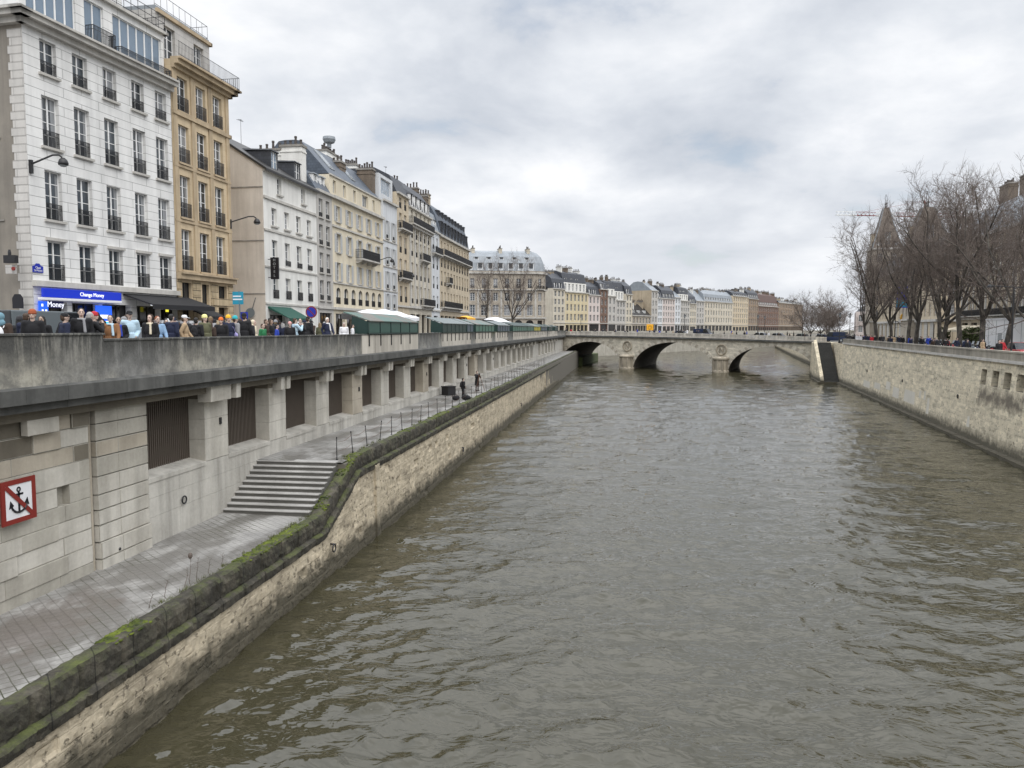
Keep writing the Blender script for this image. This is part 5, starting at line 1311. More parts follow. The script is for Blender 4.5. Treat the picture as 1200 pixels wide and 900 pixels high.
# ------------------------------------------------------------------ bare trees
def make_tree(name, seed, H, limbs=5, spread=.34, fork=.24, dens=1.0, r0=.34, low=False):
    rr = random.Random(seed); A, B = MB(), MB()
    def seg(p, d, L, r, lv, ns):
        mbx = A if lv < 2 else B
        n = 8 if lv == 0 else (6 if lv == 1 else (4 if lv == 2 else 3)); pts = [(p, r)]
        wob = (.06, .16, .22, .28, .3)[lv]
        for i in range(ns):
            d = (d + Vector((rr.gauss(0, wob), rr.gauss(0, wob), rr.gauss(0, wob) + (.0, .1, .1, .07, .05)[lv]))).normalized()
            q = p + d * (L / ns); rq = r * (1 - .62 * (i + 1) / ns) if lv else r * (1 - .25 * (i + 1) / ns)
            mbx.tube(p, q, pts[-1][1], rq, n, False); p = q; pts.append((p, rq))
        return pts, d
    tr, d = seg(Vector((0, 0, -.1)), Vector((rr.gauss(0, .05), rr.gauss(0, .05), 1)), H * fork, r0, 0, 4)
    A.tube((0, 0, -.15), (0, 0, .5), r0 * 1.5, r0, 8, False)
    top, rt = tr[-1]
    nl = limbs
    for i in range(nl):
        az = 2 * math.pi * (i + rr.uniform(-.25, .25)) / nl; tilt = rr.uniform(.25, 1.) * spread * 2.4 if i else .1
        dd = Vector((math.cos(az) * math.sin(tilt), math.sin(az) * math.sin(tilt), math.cos(tilt)))
        p0 = tr[-1][0] if i < 3 else tr[-2][0]
        lp, _ = seg(p0, dd, H * (1 - fork) * rr.uniform(.68, .95), rt * rr.uniform(.5, .72), 1, 8)
        n2 = int(10 * dens)
        for j in range(n2):
            t = 1.2 + (len(lp) - 1.6) * (j + rr.random()) / n2; k_ = min(int(t), len(lp) - 2); f = t - k_
            pp = lp[k_][0].lerp(lp[k_ + 1][0], f); r_ = lp[k_][1]
            ax = (lp[k_ + 1][0] - lp[k_][0]).normalized(); o = ax.orthogonal(); o.rotate(Matrix.Rotation(rr.uniform(0, 6.28), 3, ax)); d2 = (ax * rr.uniform(.5, .9) + o * rr.uniform(.55, .95)).normalized()
            L2 = H * rr.uniform(.14, .27) * (1.15 - .45 * t / len(lp))
            l2, _ = seg(pp, d2, L2, max(.026, r_ * .5), 2, 4)
            for m_ in range(int(8 * dens)):
                t2 = .8 + (len(l2) - 1.) * (m_ + rr.random()) / (8 * dens); k2 = min(int(t2), len(l2) - 2)
                p2 = l2[k2][0].lerp(l2[k2 + 1][0], min(1, t2 - k2)); ax = (l2[k2 + 1][0] - l2[k2][0]).normalized(); o = ax.orthogonal(); o.rotate(Matrix.Rotation(rr.uniform(0, 6.28), 3, ax)); d3 = (ax * rr.uniform(.5, 1.) + o * rr.uniform(.4, .9) + Vector((0, 0, .15))).normalized()
                l3, _ = seg(p2, d3, L2 * rr.uniform(.4, .7), .02, 3, 3)
                for q_ in range(int(7 * dens)):
                    k3 = rr.randint(0, 2); p3 = l3[k3][0].lerp(l3[k3 + 1][0], rr.random()); d4 = ((l3[k3 + 1][0] - l3[k3][0]).normalized() + Vector((rr.gauss(0, .6), rr.gauss(0, .6), rr.gauss(.2, .45)))).normalized()
                    seg(p3, d4, rr.uniform(.5, 1.3), .012, 4, 1)
    return A.mesh('trunk', M['bark'], True), B.mesh('crown', M['twig'], False)
TV = [make_tree('t', 101, 20., 7, .34), make_tree('t', 202, 20., 7, .31, .2), make_tree('t', 303, 20., 8, .37, .24), make_tree('t', 404, 20., 6, .28, .26)]
TB = [make_tree('b', 55, 15., 8, .5, .1, 1.15, .22), make_tree('b', 66, 15., 9, .55, .08, 1.15, .2)]
def plant(v, x, y, z, h, rz, label, group, base=20., name='plane_tree', w=1.):
    t = thing(name, label, 'tree', (x, y, z), rz, group)
    s_ = h / base * .97
    for me, nm in zip(v, ('trunk', 'crown')): inst(me, nm, t, (0, 0, 0), 0, (s_ * w * .9, s_ * w * .9, s_ * (1.1 if name == 'plane_tree' else .95)))
    return t
g = 'bare plane trees along the island quay'
z = RSTREET - .05
for v, x, y, h, rz, lb, w in (
    (0, 43.6, 146., 16.5, 2.2, 'leaning bare tree nearest the bridge end, its crown open to the sky', 1.0),
    (2, 40.6, 129.6, 20.5, 1.2, 'tall bare tree in front of the pointed stone tower', 1.0),
    (1, 43.8, 133.0, 20, 4.0, 'bare tree standing by the blue banner', .95),
    (3, 41.8, 120., 19.5, .4, 'slender bare tree just right of the gold sign', 1.),
    (0, 37.9, 106., 19.2, 5.1, 'dark bare tree before the blunt-roofed tower', 1.),
    (2, 38.6, 99.6, 19.2, 2.9, 'thick bare tree beside the cafe awnings', .95),
    (1, 41.5, 107., 21., 1.9, 'bare tree set back between the cafe and the quay', 1.),
    (3, 35.6, 87.2, 18.5, 3.3, 'tall bare tree at the left end of the white site cabin', 1.05),
    (0, 38.2, 88.6, 18.6, .9, 'big bare tree right in front of the white site cabin', 1.),
    (2, 37.2, 81.2, 18.2, 4.4, 'large bare tree at the right end of the quay, highest against the sky', 1.),
    (1, 35.2, 69.5, 15.5, 5.6, 'bare tree at the right edge whose branches reach into view', 1.)):
    plant(TV[v], x, y, z, h, rz, lb, g, w=w)
g = 'bare trees on the square behind the book stalls'
plant(TV[3], -35.6, 197, STREET - .05, 18.5, .7, 'left bare tree standing before the zinc-roofed square block', g, w=.85)
plant(TV[2], -28.2, 198, STREET - .05, 20.5, 2.7, 'right, wider bare tree standing before the zinc-roofed square block', g, w=.85)
g = 'brown bare trees beyond the bridge'
for i, (x, y, h, lb, w) in enumerate(((70, 300, 15.5, 'rounded dense brown tree beyond the bridge, nearest the river', 1.35), (78, 318, 16, 'broad brown bare tree in the middle of the clump beyond the bridge', 1.4), (86, 340, 17, 'dense brown tree at the back of the clump beyond the bridge', 1.3), (80, 302, 14.5, 'smaller brown bare tree at the right of the clump beyond the bridge', 1.3))):
    plant(TB[i % 2], x, y, z, h, i * 1.7, lb, g, 15., 'bare_tree', w)
plant(TV[0], 84, 330, z, 22, .3, 'taller thin bare tree rising behind the brown clump beyond the bridge', g, name='bare_tree', w=.9)
plant(TV[3], 75, 335, z, 21, 1.9, 'tall bare tree rising left of the brown clump beyond the bridge', g, name='bare_tree', w=.8)
# ------------------------------------------------------------------ people
def capsule(mb, p, q, r0, r1):
    p = Vector(p); q = Vector(q); mb.tube(p, q, r0, r1, 10); mb.ell(p, (r0,) * 3, 10, 6); mb.ell(q, (r1,) * 3, 10, 6)
def fuse(mb, name, voxel, mats, smooth=True, paint=None):
    me = mb.mesh(name + '_src'); o = bpy.data.objects.new(name + '_src', me); COL.objects.link(o)
    m = o.modifiers.new('r', 'REMESH'); m.mode = 'VOXEL'; m.voxel_size = voxel
    sm = o.modifiers.new('s', 'SMOOTH'); sm.iterations = 2; sm.factor = .4
    dg = bpy.context.evaluated_depsgraph_get(); dg.update()
    out = bpy.data.meshes.new_from_object(o.evaluated_get(dg)); out.name = name
    bpy.data.objects.remove(o); bpy.data.meshes.remove(me)
    out.materials.clear()
    for x in mats: out.materials.append(x)
    out.polygons.foreach_set('use_smooth', [smooth] * len(out.polygons))
    if paint:
        for p in out.polygons:
            p.material_index = paint(p.center)
    return out
SH = {-1: Vector((-.185, .0, 1.415)), 1: Vector((.185, .0, 1.415))}
POSES = {   # arms: {side: (elbow, wrist)}, legs: {side: (knee, ankle)}, hand direction
    'stand': ({-1: ((-.235, .03, 1.13), (-.22, -.05, .88)), 1: ((.235, .03, 1.13), (.22, -.05, .88))}, {-1: ((-.1, -.01, .5), (-.1, .02, .08)), 1: ((.1, -.01, .5), (.11, .02, .08))}),
    'walk': ({-1: ((-.23, .14, 1.15), (-.22, .06, .91)), 1: ((.23, -.1, 1.14), (.2, -.25, .95))}, {-1: ((-.09, -.2, .53), (-.09, -.24, .1)), 1: ((.09, -.02, .5), (.09, .32, .16))}),
    'pocket': ({-1: ((-.26, .08, 1.15), (-.15, -.13, .98)), 1: ((.26, .08, 1.15), (.15, -.13, .98))}, {-1: ((-.1, -.03, .5), (-.11, 0, .08)), 1: ((.1, .0, .5), (.12, .03, .08))}),
    'photo': ({-1: ((-.23, -.2, 1.2), (-.07, -.33, 1.42)), 1: ((.23, -.2, 1.2), (.07, -.33, 1.42))}, {-1: ((-.1, -.03, .5), (-.11, 0, .08)), 1: ((.1, .0, .5), (.12, .03, .08))}),
}
def hand(mb, el, wr, s):
    d = (wr - el).normalized(); side = d.cross(Vector((s * 1., 0, 0)) if abs(d.x) < .8 else Vector((0, 0, 1))).normalized(); n = d.cross(side)
    for i in range(4): mb.tube(wr - d * .01 + side * (i - 1.5) * .012, wr + d * .085 + side * (i - 1.5) * .02, .016, .013, 7)
    for i, L in enumerate((.055, .07, .075, .062)):
        a = wr + d * .08 + side * (i - 1.5) * .022; b = a + d * L * .55 + side * (i - 1.5) * .004 + n * .008; c = b + d * L * .4 + n * .02
        mb.tube(a, b, .0085, .008, 7); mb.tube(b, c, .008, .006, 7)
    a = wr + d * .025 + side * .03; b = a + d * .035 + side * .025 + n * .01; mb.tube(a, b, .012, .01, 7); mb.tube(b, b + d * .03 + side * .006, .01, .007, 7)
def body_pieces(pose, grow=0., parts='all'):
    arms, legs = POSES[pose]; mb = MB(); g = grow
    if parts in ('all', 'top', 'coat'):
        mb.ell((0, 0, 1.24), (.165 + g, .105 + g, .21 + g), 14, 9); mb.ell((0, .005, 1.02), (.15 + g, .1 + g, .15 + g), 14, 9)
        capsule(mb, (-.13, .01, 1.4), (.13, .01, 1.4), .065 + g, .065 + g)
        for s in (-1, 1):
            el, wr = (Vector(v) for v in arms[s]); capsule(mb, SH[s], el, .058 + g, .042 + g)
            capsule(mb, el, el.lerp(wr, 1. if parts == 'all' else .95), .041 + g, .028 + g * .8)
            if parts == 'all': hand(mb, el, wr, s)
        if parts == 'coat': mb.lathe((0, .01, .5), [(.21, 0), (.2, .25), (.165, .5)], 14)
        elif parts == 'top': mb.lathe((0, .01, .84), [(.185, 0), (.175, .12), (.165, .25)], 14)
    if parts in ('all', 'legs'):
        mb.ell((0, .01, .95), (.155 + g, .11 + g, .12 + g), 14, 9)
        for s in (-1, 1):
            kn, an = (Vector(v) for v in legs[s]); capsule(mb, (s * .085, .01, .9), kn, .083 + g, .055 + g); capsule(mb, kn, an, .053 + g, .036 + g * 1.4)
            if parts == 'all': capsule(mb, an, an + Vector((0, -.15, -.05)), .036, .03)
    if parts == 'all':
        capsule(mb, (0, .005, 1.42), (0, -.008, 1.54), .056, .052)
        mb.ell((0, -.005, 1.64), (.074, .093, .112), 18, 12); mb.ell((0, -.045, 1.575), (.05, .055, .05), 12, 8)
        mb.tube((0, -.092, 1.645), (0, -.116, 1.605), .009, .015, 8); mb.ell((0, -.11, 1.603), (.016, .012, .01), 8, 6)
        mb.ell((0, -.094, 1.565), (.023, .012, .011), 8, 6)
        for s in (-1, 1): mb.ell((s * .075, .01, 1.63), (.011, .02, .032), 8, 6); mb.ell((s * .03, -.09, 1.672), (.022, .01, .008), 8, 6)
    return mb
def face_paint(c):
    if c.y < -.07:
        for s in (-1, 1):
            if ((c.x - s * .031) / .015) ** 2 + ((c.z - 1.645) / .008) ** 2 < 1: return 1
            if ((c.x - s * .031) / .022) ** 2 + ((c.z - 1.675) / .006) ** 2 < 1: return 1
        if (c.x / .024) ** 2 + ((c.z - 1.562) / .009) ** 2 < 1: return 2
    return 0
LIPS = plain('lips', (.38, .13, .11), .5)
BODY = {p: fuse(body_pieces(p), 'person', .0085, [M['skin_pale'], M['hair_black'], LIPS], True, face_paint) for p in POSES}
TOP = {p: fuse(body_pieces(p, .026, 'top'), 'jacket', .017, [M['cloth_black']]) for p in POSES}
COAT = {p: fuse(body_pieces(p, .026, 'coat'), 'coat', .018, [M['cloth_black']]) for p in POSES}
TROU = {p: fuse(body_pieces(p, .014, 'legs'), 'trousers', .016, [M['cloth_charcoal']]) for p in ('stand', 'walk', 'pocket')}; TROU['photo'] = TROU['pocket']
def shoes(p):
    mb = MB()
    for s in (-1, 1): an = Vector(POSES[p][1][s][1]); capsule(mb, an + Vector((0, .02, -.03)), an + Vector((0, -.17, -.045)), .048, .04)
    return fuse(mb, 'shoes', .014, [M['cloth_black']])
SHOE = {p: shoes(p) for p in ('stand', 'walk', 'pocket')}; SHOE['photo'] = SHOE['pocket']
def hairs():
    o = {}
    mb = MB(); mb.ell((0, .018, 1.672), (.083, .098, .095), 14, 9); mb.ell((0, .05, 1.62), (.078, .062, .09), 12, 8); o['short'] = fuse(mb, 'hair', .012, [M['hair_brown']])
    mb = MB(); mb.ell((0, .02, 1.672), (.086, .1, .098), 14, 9); mb.ell((0, .055, 1.55), (.095, .06, .17), 12, 8)
    for s in (-1, 1): capsule(mb, (s * .075, .02, 1.64), (s * .1, .0, 1.4), .035, .028)
    o['long'] = fuse(mb, 'hair', .013, [M['hair_brown']])
    mb = MB(); mb.ell((0, .02, 1.672), (.082, .097, .095), 14, 9); mb.ell((0, .05, 1.62), (.076, .06, .09), 12, 8); mb.ell((0, .13, 1.66), (.045, .045, .045), 10, 7); o['bun'] = fuse(mb, 'hair', .012, [M['hair_black']])
    mb = MB(); mb.lathe((0, 0, 0), [(.09, 1.655), (.097, 1.69), (.092, 1.735), (.066, 1.775), (.02, 1.795)], 16); mb.lathe((0, 0, 0), [(.093, 1.65), (.101, 1.655), (.101, 1.69), (.094, 1.695)], 16)
    for i, v in enumerate(mb.v): mb.v[i] = (v[0], v[1] * 1.14 + .005, v[2])
    o['beanie'] = fuse(mb, 'beanie', .011, [M['cloth_red']])
    mb = MB(); mb.lathe((0, 0, 0), [(.088, 1.66), (.091, 1.7), (.08, 1.745), (.05, 1.77), (.01, 1.775)], 16)
    for i, v in enumerate(mb.v): mb.v[i] = (v[0], v[1] * 1.14 + .005, v[2])
    mb.hexa([(-.065, -.09, 1.665), (.065, -.09, 1.665), (.05, -.19, 1.65), (-.05, -.19, 1.65)], [(-.065, -.09, 1.685), (.065, -.09, 1.685), (.05, -.19, 1.667), (-.05, -.19, 1.667)]); o['cap'] = fuse(mb, 'cap', .01, [M['cloth_black']])
    mb = MB(); mb.ell((0, .035, 1.66), (.1, .115, .12), 14, 10); mb.ell((0, .06, 1.5), (.13, .09, .1), 12, 8); hd = mb
    o['hood'] = fuse(mb, 'hood', .015, [M['cloth_black']])
    bm = bmesh.new(); bm.from_mesh(o['hood']); bmesh.ops.delete(bm, geom=[v for v in bm.verts if v.co.y < -.035 and 1.54 < v.co.z < 1.735], context='VERTS'); bm.to_mesh(o['hood']); bm.free()
    mb = MB(); mb.torus((0, 0, 1.46), .085, .034, 2, 16, 8); capsule(mb, (.05, -.1, 1.44), (.07, -.15, 1.12), .035, .04); o['scarf'] = fuse(mb, 'scarf', .014, [M['cloth_cream']])
    mb = MB(); mb.ell((0, .21, 1.2), (.14, .09, .22), 12, 9); mb.ell((0, .27, 1.1), (.1, .06, .1), 10, 7)
    for s in (-1, 1): mb.path([(s * .1, .16, 1.36), (s * .11, .02, 1.475), (s * .12, -.12, 1.36), (s * .13, -.1, 1.15), (s * .12, .12, 1.04)], .016, 6)
    o['backpack'] = fuse(mb, 'backpack', .014, [M['cloth_black']])
    mb = MB(); mb.ell((.26, -.06, .98), (.06, .14, .12), 12, 8); mb.path([(.26, -.06, 1.08), (.15, -.1, 1.3), (-.1, .0, 1.46)], .012, 6); o['bag'] = fuse(mb, 'shoulder_bag', .012, [M['cloth_lilac']])
    mb = MB(); mb.box(-.04, .04, -.40, -.39, 1.42, 1.56); o['phone'] = mb.mesh('phone', M['black_sign'])
    return o
HR = hairs()
def person(x, y, z, rz, label, pose='stand', top='jacket', tc='black', lc='charcoal', skin='pale', hair=('short', 'brown'), hat=None, scarf=None, pack=None, bag=None, h=1.73, group='pedestrians behind the left parapet', phone=False):
    o = inst(BODY[pose], 'person', None, (x, y, z), rad(rz), h / 1.76); tag(o, label, 'person', group); setmat(o, M['skin_' + skin])
    j = inst((TOP if top == 'jacket' else COAT)[pose], top, o); setmat(j, M['cloth_' + tc])
    setmat(inst(TROU[pose], 'trousers', o), M['cloth_' + lc]); inst(SHOE[pose], 'shoes', o)
    if hair: setmat(inst(HR[hair[0]], 'hair', o), M['hair_' + hair[1]])
    if hat: setmat(inst(HR[hat[0]], hat[0], o), M['cloth_' + hat[1]])
    if scarf: setmat(inst(HR['scarf'], 'scarf', o), M['cloth_' + scarf])
    if pack: setmat(inst(HR['backpack'], 'backpack', o), M['cloth_' + pack])
    if bag: setmat(inst(HR['bag'], 'shoulder_bag', o), M['cloth_' + bag])
    if phone: inst(HR['phone'], 'phone', o)
    return o
# rz: 0 faces -Y (towards the camera), 90 faces the river (+X), 180 faces away
PX = -15.45
for y, rz, h, lb, kw in (
    (17.15, 200, 1.66, 'person in blue-grey hood and brown jacket with white straps, leftmost at the parapet', dict(tc='darkbrown', hat=('hood', 'teal'), hair=None, pack='white')),
    (18.05, 30, 1.76, 'person in a rust orange beanie and black coat at the parapet', dict(top='coat', hat=('beanie', 'rust'), hair=('short', 'red'))),
    (18.5, 15, 1.62, 'person with long dark hair in a black coat beside the rust orange beanie', dict(top='coat', hair=('long', 'black'), skin='mid')),
    (19.4, 150, 1.70, 'person seen from behind in a black cap and navy jacket before the blue screens', dict(tc='navy', hat=('cap', 'black'))),
    (19.85, 40, 1.86, 'tall person with dark hair, black coat and grey scarf before the blue exchange shop', dict(top='coat', hair=('short', 'black'), scarf='grey')),
    (20.35, 160, 1.76, 'grey-haired person in a black jacket raising a phone before the blue exchange shop', dict(pose='photo', hair=('short', 'grey'), phone=True)),
    (21.1, 35, 1.69, 'person in a camel brown coat over a pale blue shirt with hair tied back', dict(top='coat', tc='brown', scarf='paleblue', hair=('bun', 'black'), pose='walk')),
    (21.7, 40, 1.65, 'person in black jacket and royal blue scarf next to the camel coat', dict(scarf='royal', hair=('bun', 'black'), skin='mid', pose='pocket')),
    (22.15, 45, 1.83, 'person in a pale blue puffer jacket and black cap', dict(tc='paleblue', hat=('cap', 'black'), pose='pocket')),
    (23.1, 10, 1.74, 'person in a dark furry hood with a long cream scarf', dict(top='coat', tc='black', hat=('hood', 'darkbrown'), hair=None, scarf='cream')),
    (23.75, 60, 1.70, 'person with red-brown hair, denim shirt and navy jacket', dict(tc='denim', hair=('short', 'red'), pose='walk')),
    (24.5, 175, 1.78, 'person seen from behind in a wide navy jacket with black hair', dict(tc='navy', hair=('short', 'black'))),
    (25.1, 120, 1.75, 'person in a white cap and tan coat looking towards the shops', dict(top='coat', tc='tan', hat=('cap', 'white'), pose='walk')),
    (25.75, 190, 1.68, 'person in a black jacket with a black backpack left of the pale yellow beanie', dict(pack='black', hair=('short', 'black'))),
    (26.3, 70, 1.78, 'person in a pale yellow beanie and olive jacket', dict(tc='olive', hat=('beanie', 'paleyellow'))),
    (27.05, 170, 1.58, 'short person with long brown hair and dark brown coat seen from behind', dict(top='coat', tc='darkbrown', hair=('long', 'brown'))),
    (27.65, 20, 1.70, 'person in an orange beanie and black coat', dict(top='coat', hat=('beanie', 'orange'))),
    (28.1, 60, 1.80, 'person in a yellow beanie and navy jacket with a lilac shoulder bag', dict(tc='navy', hat=('beanie', 'yellow'), bag='lilac')),
    (28.75, 150, 1.78, 'person in a turquoise beanie and grey coat', dict(top='coat', tc='grey', hat=('beanie', 'turquoise'))),
    (29.4, 200, 1.9, 'tall person in a black beanie and black jacket beside the turquoise beanie', dict(hat=('beanie', 'black'))),
    (30.0, 185, 1.68, 'person in charcoal jacket with charcoal backpack seen from behind', dict(tc='charcoal', pack='charcoal', hair=('short', 'black'))),
    (30.5, 100, 1.65, 'person in a cream hood before the beige gable', dict(tc='cream', hat=('hood', 'cream'), hair=None)),
    (31.3, 80, 1.5, 'child in a green jacket at the parapet below the green awning', dict(tc='green', hair=('short', 'brown'))),
    (32.7, 110, 1.48, 'child in a royal blue jacket at the parapet', dict(tc='royal', hair=('short', 'black'))),
    (33.8, 30, 1.60, 'person in a pink beanie and black coat', dict(top='coat', hat=('beanie', 'pink'))),
    (34.4, 140, 1.78, 'person in a pale blue coat standing between two black coats', dict(top='coat', tc='paleblue', pose='photo', hair=('short', 'brown'))),
    (34.95, 20, 1.78, 'person in black jacket with hands raised, beside the pale blue coat', dict(pose='photo', hair=('short', 'brown'))),
    (36.1, 170, 1.88, 'tall person in a black cap and black coat below the no-parking disc', dict(top='coat', hat=('cap', 'black'))),
    (38.6, 60, 1.88, 'white-haired person in a navy coat with a long white scarf', dict(top='coat', tc='navy', hair=('short', 'white'), scarf='white', pose='walk')),
    (41.0, 30, 1.64, 'person in a white jacket left of the first book stall', dict(tc='white', hair=('short', 'grey'))),
    (41.95, 120, 1.55, 'person with black hair in a white coat touching the first book stall', dict(top='coat', tc='white', hair=('short', 'black')))):
    person(PX + RND.uniform(-.12, .12), y, STREET, rz, lb, h=h, **kw)
cols = ['black', 'navy', 'charcoal', 'darkbrown', 'black', 'olive', 'black', 'grey', 'navy', 'red']
back = [(17.5, -16.3), (19.0, -16.4), (21.5, -16.2), (23.9, -16.9), (24.9, -17.5), (26.3, -16.8), (27.9, -17.6), (29.1, -16.7), (30.6, -17.4), (31.9, -16.9), (33.2, -17.3), (35.4, -16.9), (36.8, -17.5), (37.5, -16.6), (39.5, -17.2), (40.2, -16.6)]
hatc = ['black', 'grey', 'navy', None, 'darkbrown', None, 'red', 'white']
for i, (y, x) in enumerate(back):
    c = cols[i % len(cols)]; ht = hatc[(i * 3) % 8]; hr = ['black', 'brown', 'grey', 'blond'][i % 4]
    beside = ['behind the rust orange beanie', 'behind the tall person with the grey scarf', 'behind the camel brown coat', 'behind the denim shirt', 'behind the white cap', 'behind the pale yellow beanie', 'behind the yellow beanie', 'behind the turquoise beanie', 'behind the cream hood', 'behind the child in green', 'behind the child in blue', 'behind the black jacket with raised hands', 'left of the white-haired person', 'just behind the white-haired person', 'behind the white jacket', 'between the white-haired person and the book stall'][i]
    person(x, y, STREET, [190, 200, 100, 170][i % 4], f'second-row person in a {c} {"coat" if i % 2 else "jacket"} {beside}', pose=['stand', 'walk', 'pocket'][i % 3], top='coat' if i % 2 else 'jacket', tc=c, hair=('short' if i % 3 else 'long', hr), hat=('beanie', ht) if ht else None, h=1.62 + (i * 7 % 5) * .04, skin=['pale', 'mid', 'pale', 'dark'][i % 4])
r2 = random.Random(41)
for i in range(26):
    y = 17.6 + i * .93 + r2.uniform(-.3, .3); x = -16.1 - r2.random() * 2.2
    person(x, y, STREET, r2.choice([180, 170, 200, 0, 30, 90]), 'dark-clothed pedestrian partly hidden in the thick of the crowd behind the parapet', pose=r2.choice(['stand', 'walk', 'pocket']), tc=r2.choice(['black', 'black', 'charcoal', 'navy', 'darkbrown']), top=r2.choice(['coat', 'jacket']), hair=(r2.choice(['short', 'short', 'long']), r2.choice(['black', 'brown', 'black', 'grey'])), skin=r2.choice(['pale', 'mid', 'dark']), hat=r2.choice([None, None, ('cap', 'black'), ('beanie', 'charcoal')]), h=r2.uniform(1.58, 1.84), group='dark-clothed pedestrians in the thick of the crowd')
# customers and sellers by the stalls further along
r2 = random.Random(77)
for i, y in enumerate((54.2, 56.4, 59.2, 71.8, 76, 81, 87, 99, 104, 119, 128, 139, 142, 152, 160, 168, 176)):
    c = ['red', 'tan', 'black', 'white', 'navy', 'grey', 'royal'][i % 7]
    nm = ['first and second', 'first and second', 'first and second', 'second and third', 'third and fourth', 'third and fourth', 'fourth and fifth', 'fourth and fifth', 'fifth and sixth', 'sixth and yellow', 'sixth and yellow', 'yellow and last', 'yellow and last', 'last stall and bridge', 'last stall and bridge', 'last stall and bridge', 'last stall and bridge'][i]
    person(-16.2 - r2.random() * 1.2, y, STREET, r2.choice([0, 40, 180, 120]), f'person in a {c} {"coat" if i % 2 else "jacket"} between the {nm}' + (' book stalls' if 'stall' not in nm else '') + (', nearer the street' if i in (1, 5, 7, 10) else ''), pose=r2.choice(['stand', 'walk', 'pocket']), top='coat' if i % 2 else 'jacket', tc=c, hair=('short', r2.choice(['black', 'brown', 'blond', 'red'])), h=r2.uniform(1.62, 1.8), group='people by the book stalls')
# two people on the lower walk
person(-12.9, 66.8, UP, 40, 'person in a long black coat standing with a tripod on the upper walk', pose='photo', top='coat', tc='black', hair=('short', 'black'), h=1.78, group='people on the lower quay walk')
person(-12.5, 58.9, UP, 130, 'person in a black jacket with backpack standing by dark bags on the upper walk', pose='pocket', tc='black', pack='black', hair=('short', 'black'), h=1.66, group='people on the lower quay walk')
mb = MB()
tp = thing('tripod', 'dark red tripod with camera beside the person in the long black coat', 'tripod', (-12.6, 66.3, UP))
for i in range(3): mb = MB(); t = 2.1 * i; mb.tube((.5 * math.cos(t), .5 * math.sin(t), 0), (.03 * math.cos(t), .03 * math.sin(t), 1.45), .02, .026, 6); mb.build('leg', M['rust'], tp)
mb = MB(); mb.box(-.07, .07, -.06, .06, 1.48, 1.6); mb.tube((0, -.06, 1.54), (0, -.17, 1.54), .04, .045, 10); mb.tube((0, 0, 1.42), (0, 0, 1.49), .03, .03, 8); mb.build('camera', M['iron'], tp)
for i, (x, y, sx, lb) in enumerate(((-12.1, 58.1, .32, 'black holdall on the paving at the feet of the backpack wearer'), (-12.8, 57.6, .26, 'smaller black bag lying beside the black holdall'), (-14.4, 62., .4, 'square black crate standing against the grilled wall'))):
    t = thing('crate' if i == 2 else 'holdall', lb, 'crate' if i == 2 else 'bag', (x, y, UP + .01), i * .5)
    mb = MB()
    if i == 2: mb.box(-.45, .45, -.4, .4, 0, .7); mb.build('body', M['iron'], t, bevel=.02); m2 = MB(); m2.box(-.48, .48, -.43, .43, .7, .76); m2.build('lid', M['iron'], t)
    else: mb.ell((0, 0, .17), (sx * 1.2, sx * .7, .2), 12, 8); mb.build('body', M['cloth_black'], t, True); m2 = MB(); m2.torus((0, 0, .32), .13, .018, 1, 14, 6); m2.build('handle', M['iron'], t)
# pedestrians on the bridge, and along the island quay
r2 = random.Random(5)
dcol = [('black', 'dark'), ('navy', 'dark'), ('charcoal', 'dark'), ('black', 'dark'), ('black', 'dark'), ('charcoal', 'dark'), ('darkbrown', 'dark'), ('navy', 'dark'), ('white', 'pale'), ('red', 'red'), ('royal', 'blue'), ('tan', 'tan')]
for i in range(46):
    lx = -20 + i * 1.45 + r2.uniform(-.5, .5); ly = r2.choice([1.2, 1.8, 2.6, 3.2, 27])
    c, w = dcol[r2.randrange(12)]
    px_, py_, pz = bpt(lx, ly); seg_ = 'left' if lx < 1 else ('middle' if lx < 24 else 'right')
    person(px_, py_, pz, r2.choice([60, 240, 90]), f'small figure in {w} clothing walking on the bridge above its {seg_} arch', pose=r2.choice(['walk', 'stand']), tc=c, top=r2.choice(['coat', 'jacket']), hair=('short', 'black'), h=r2.uniform(1.6, 1.85), group=f'{w}-clothed pedestrians above the {seg_} bridge arch')
for i in range(56):
    s_ = 12 + i * 1.5 + r2.uniform(-.6, .6); off = r2.uniform(1.3, 4.2); x, y = rpt(s_, off); c, w = dcol[r2.randrange(12)]
    zone = 'near the white site cabin' if s_ < 45 else ('under the middle plane trees' if s_ < 75 else 'near the bridge end')
    person(x, y, RSTREET, r2.choice([0, 180, 30]), f'small figure in {w} clothing on the island quay {zone}', pose=r2.choice(['walk', 'stand']), tc=c, top=r2.choice(['coat', 'jacket']), hair=('short', 'black'), h=r2.uniform(1.6, 1.82), group=f'{w}-clothed people on the island quay {zone}')

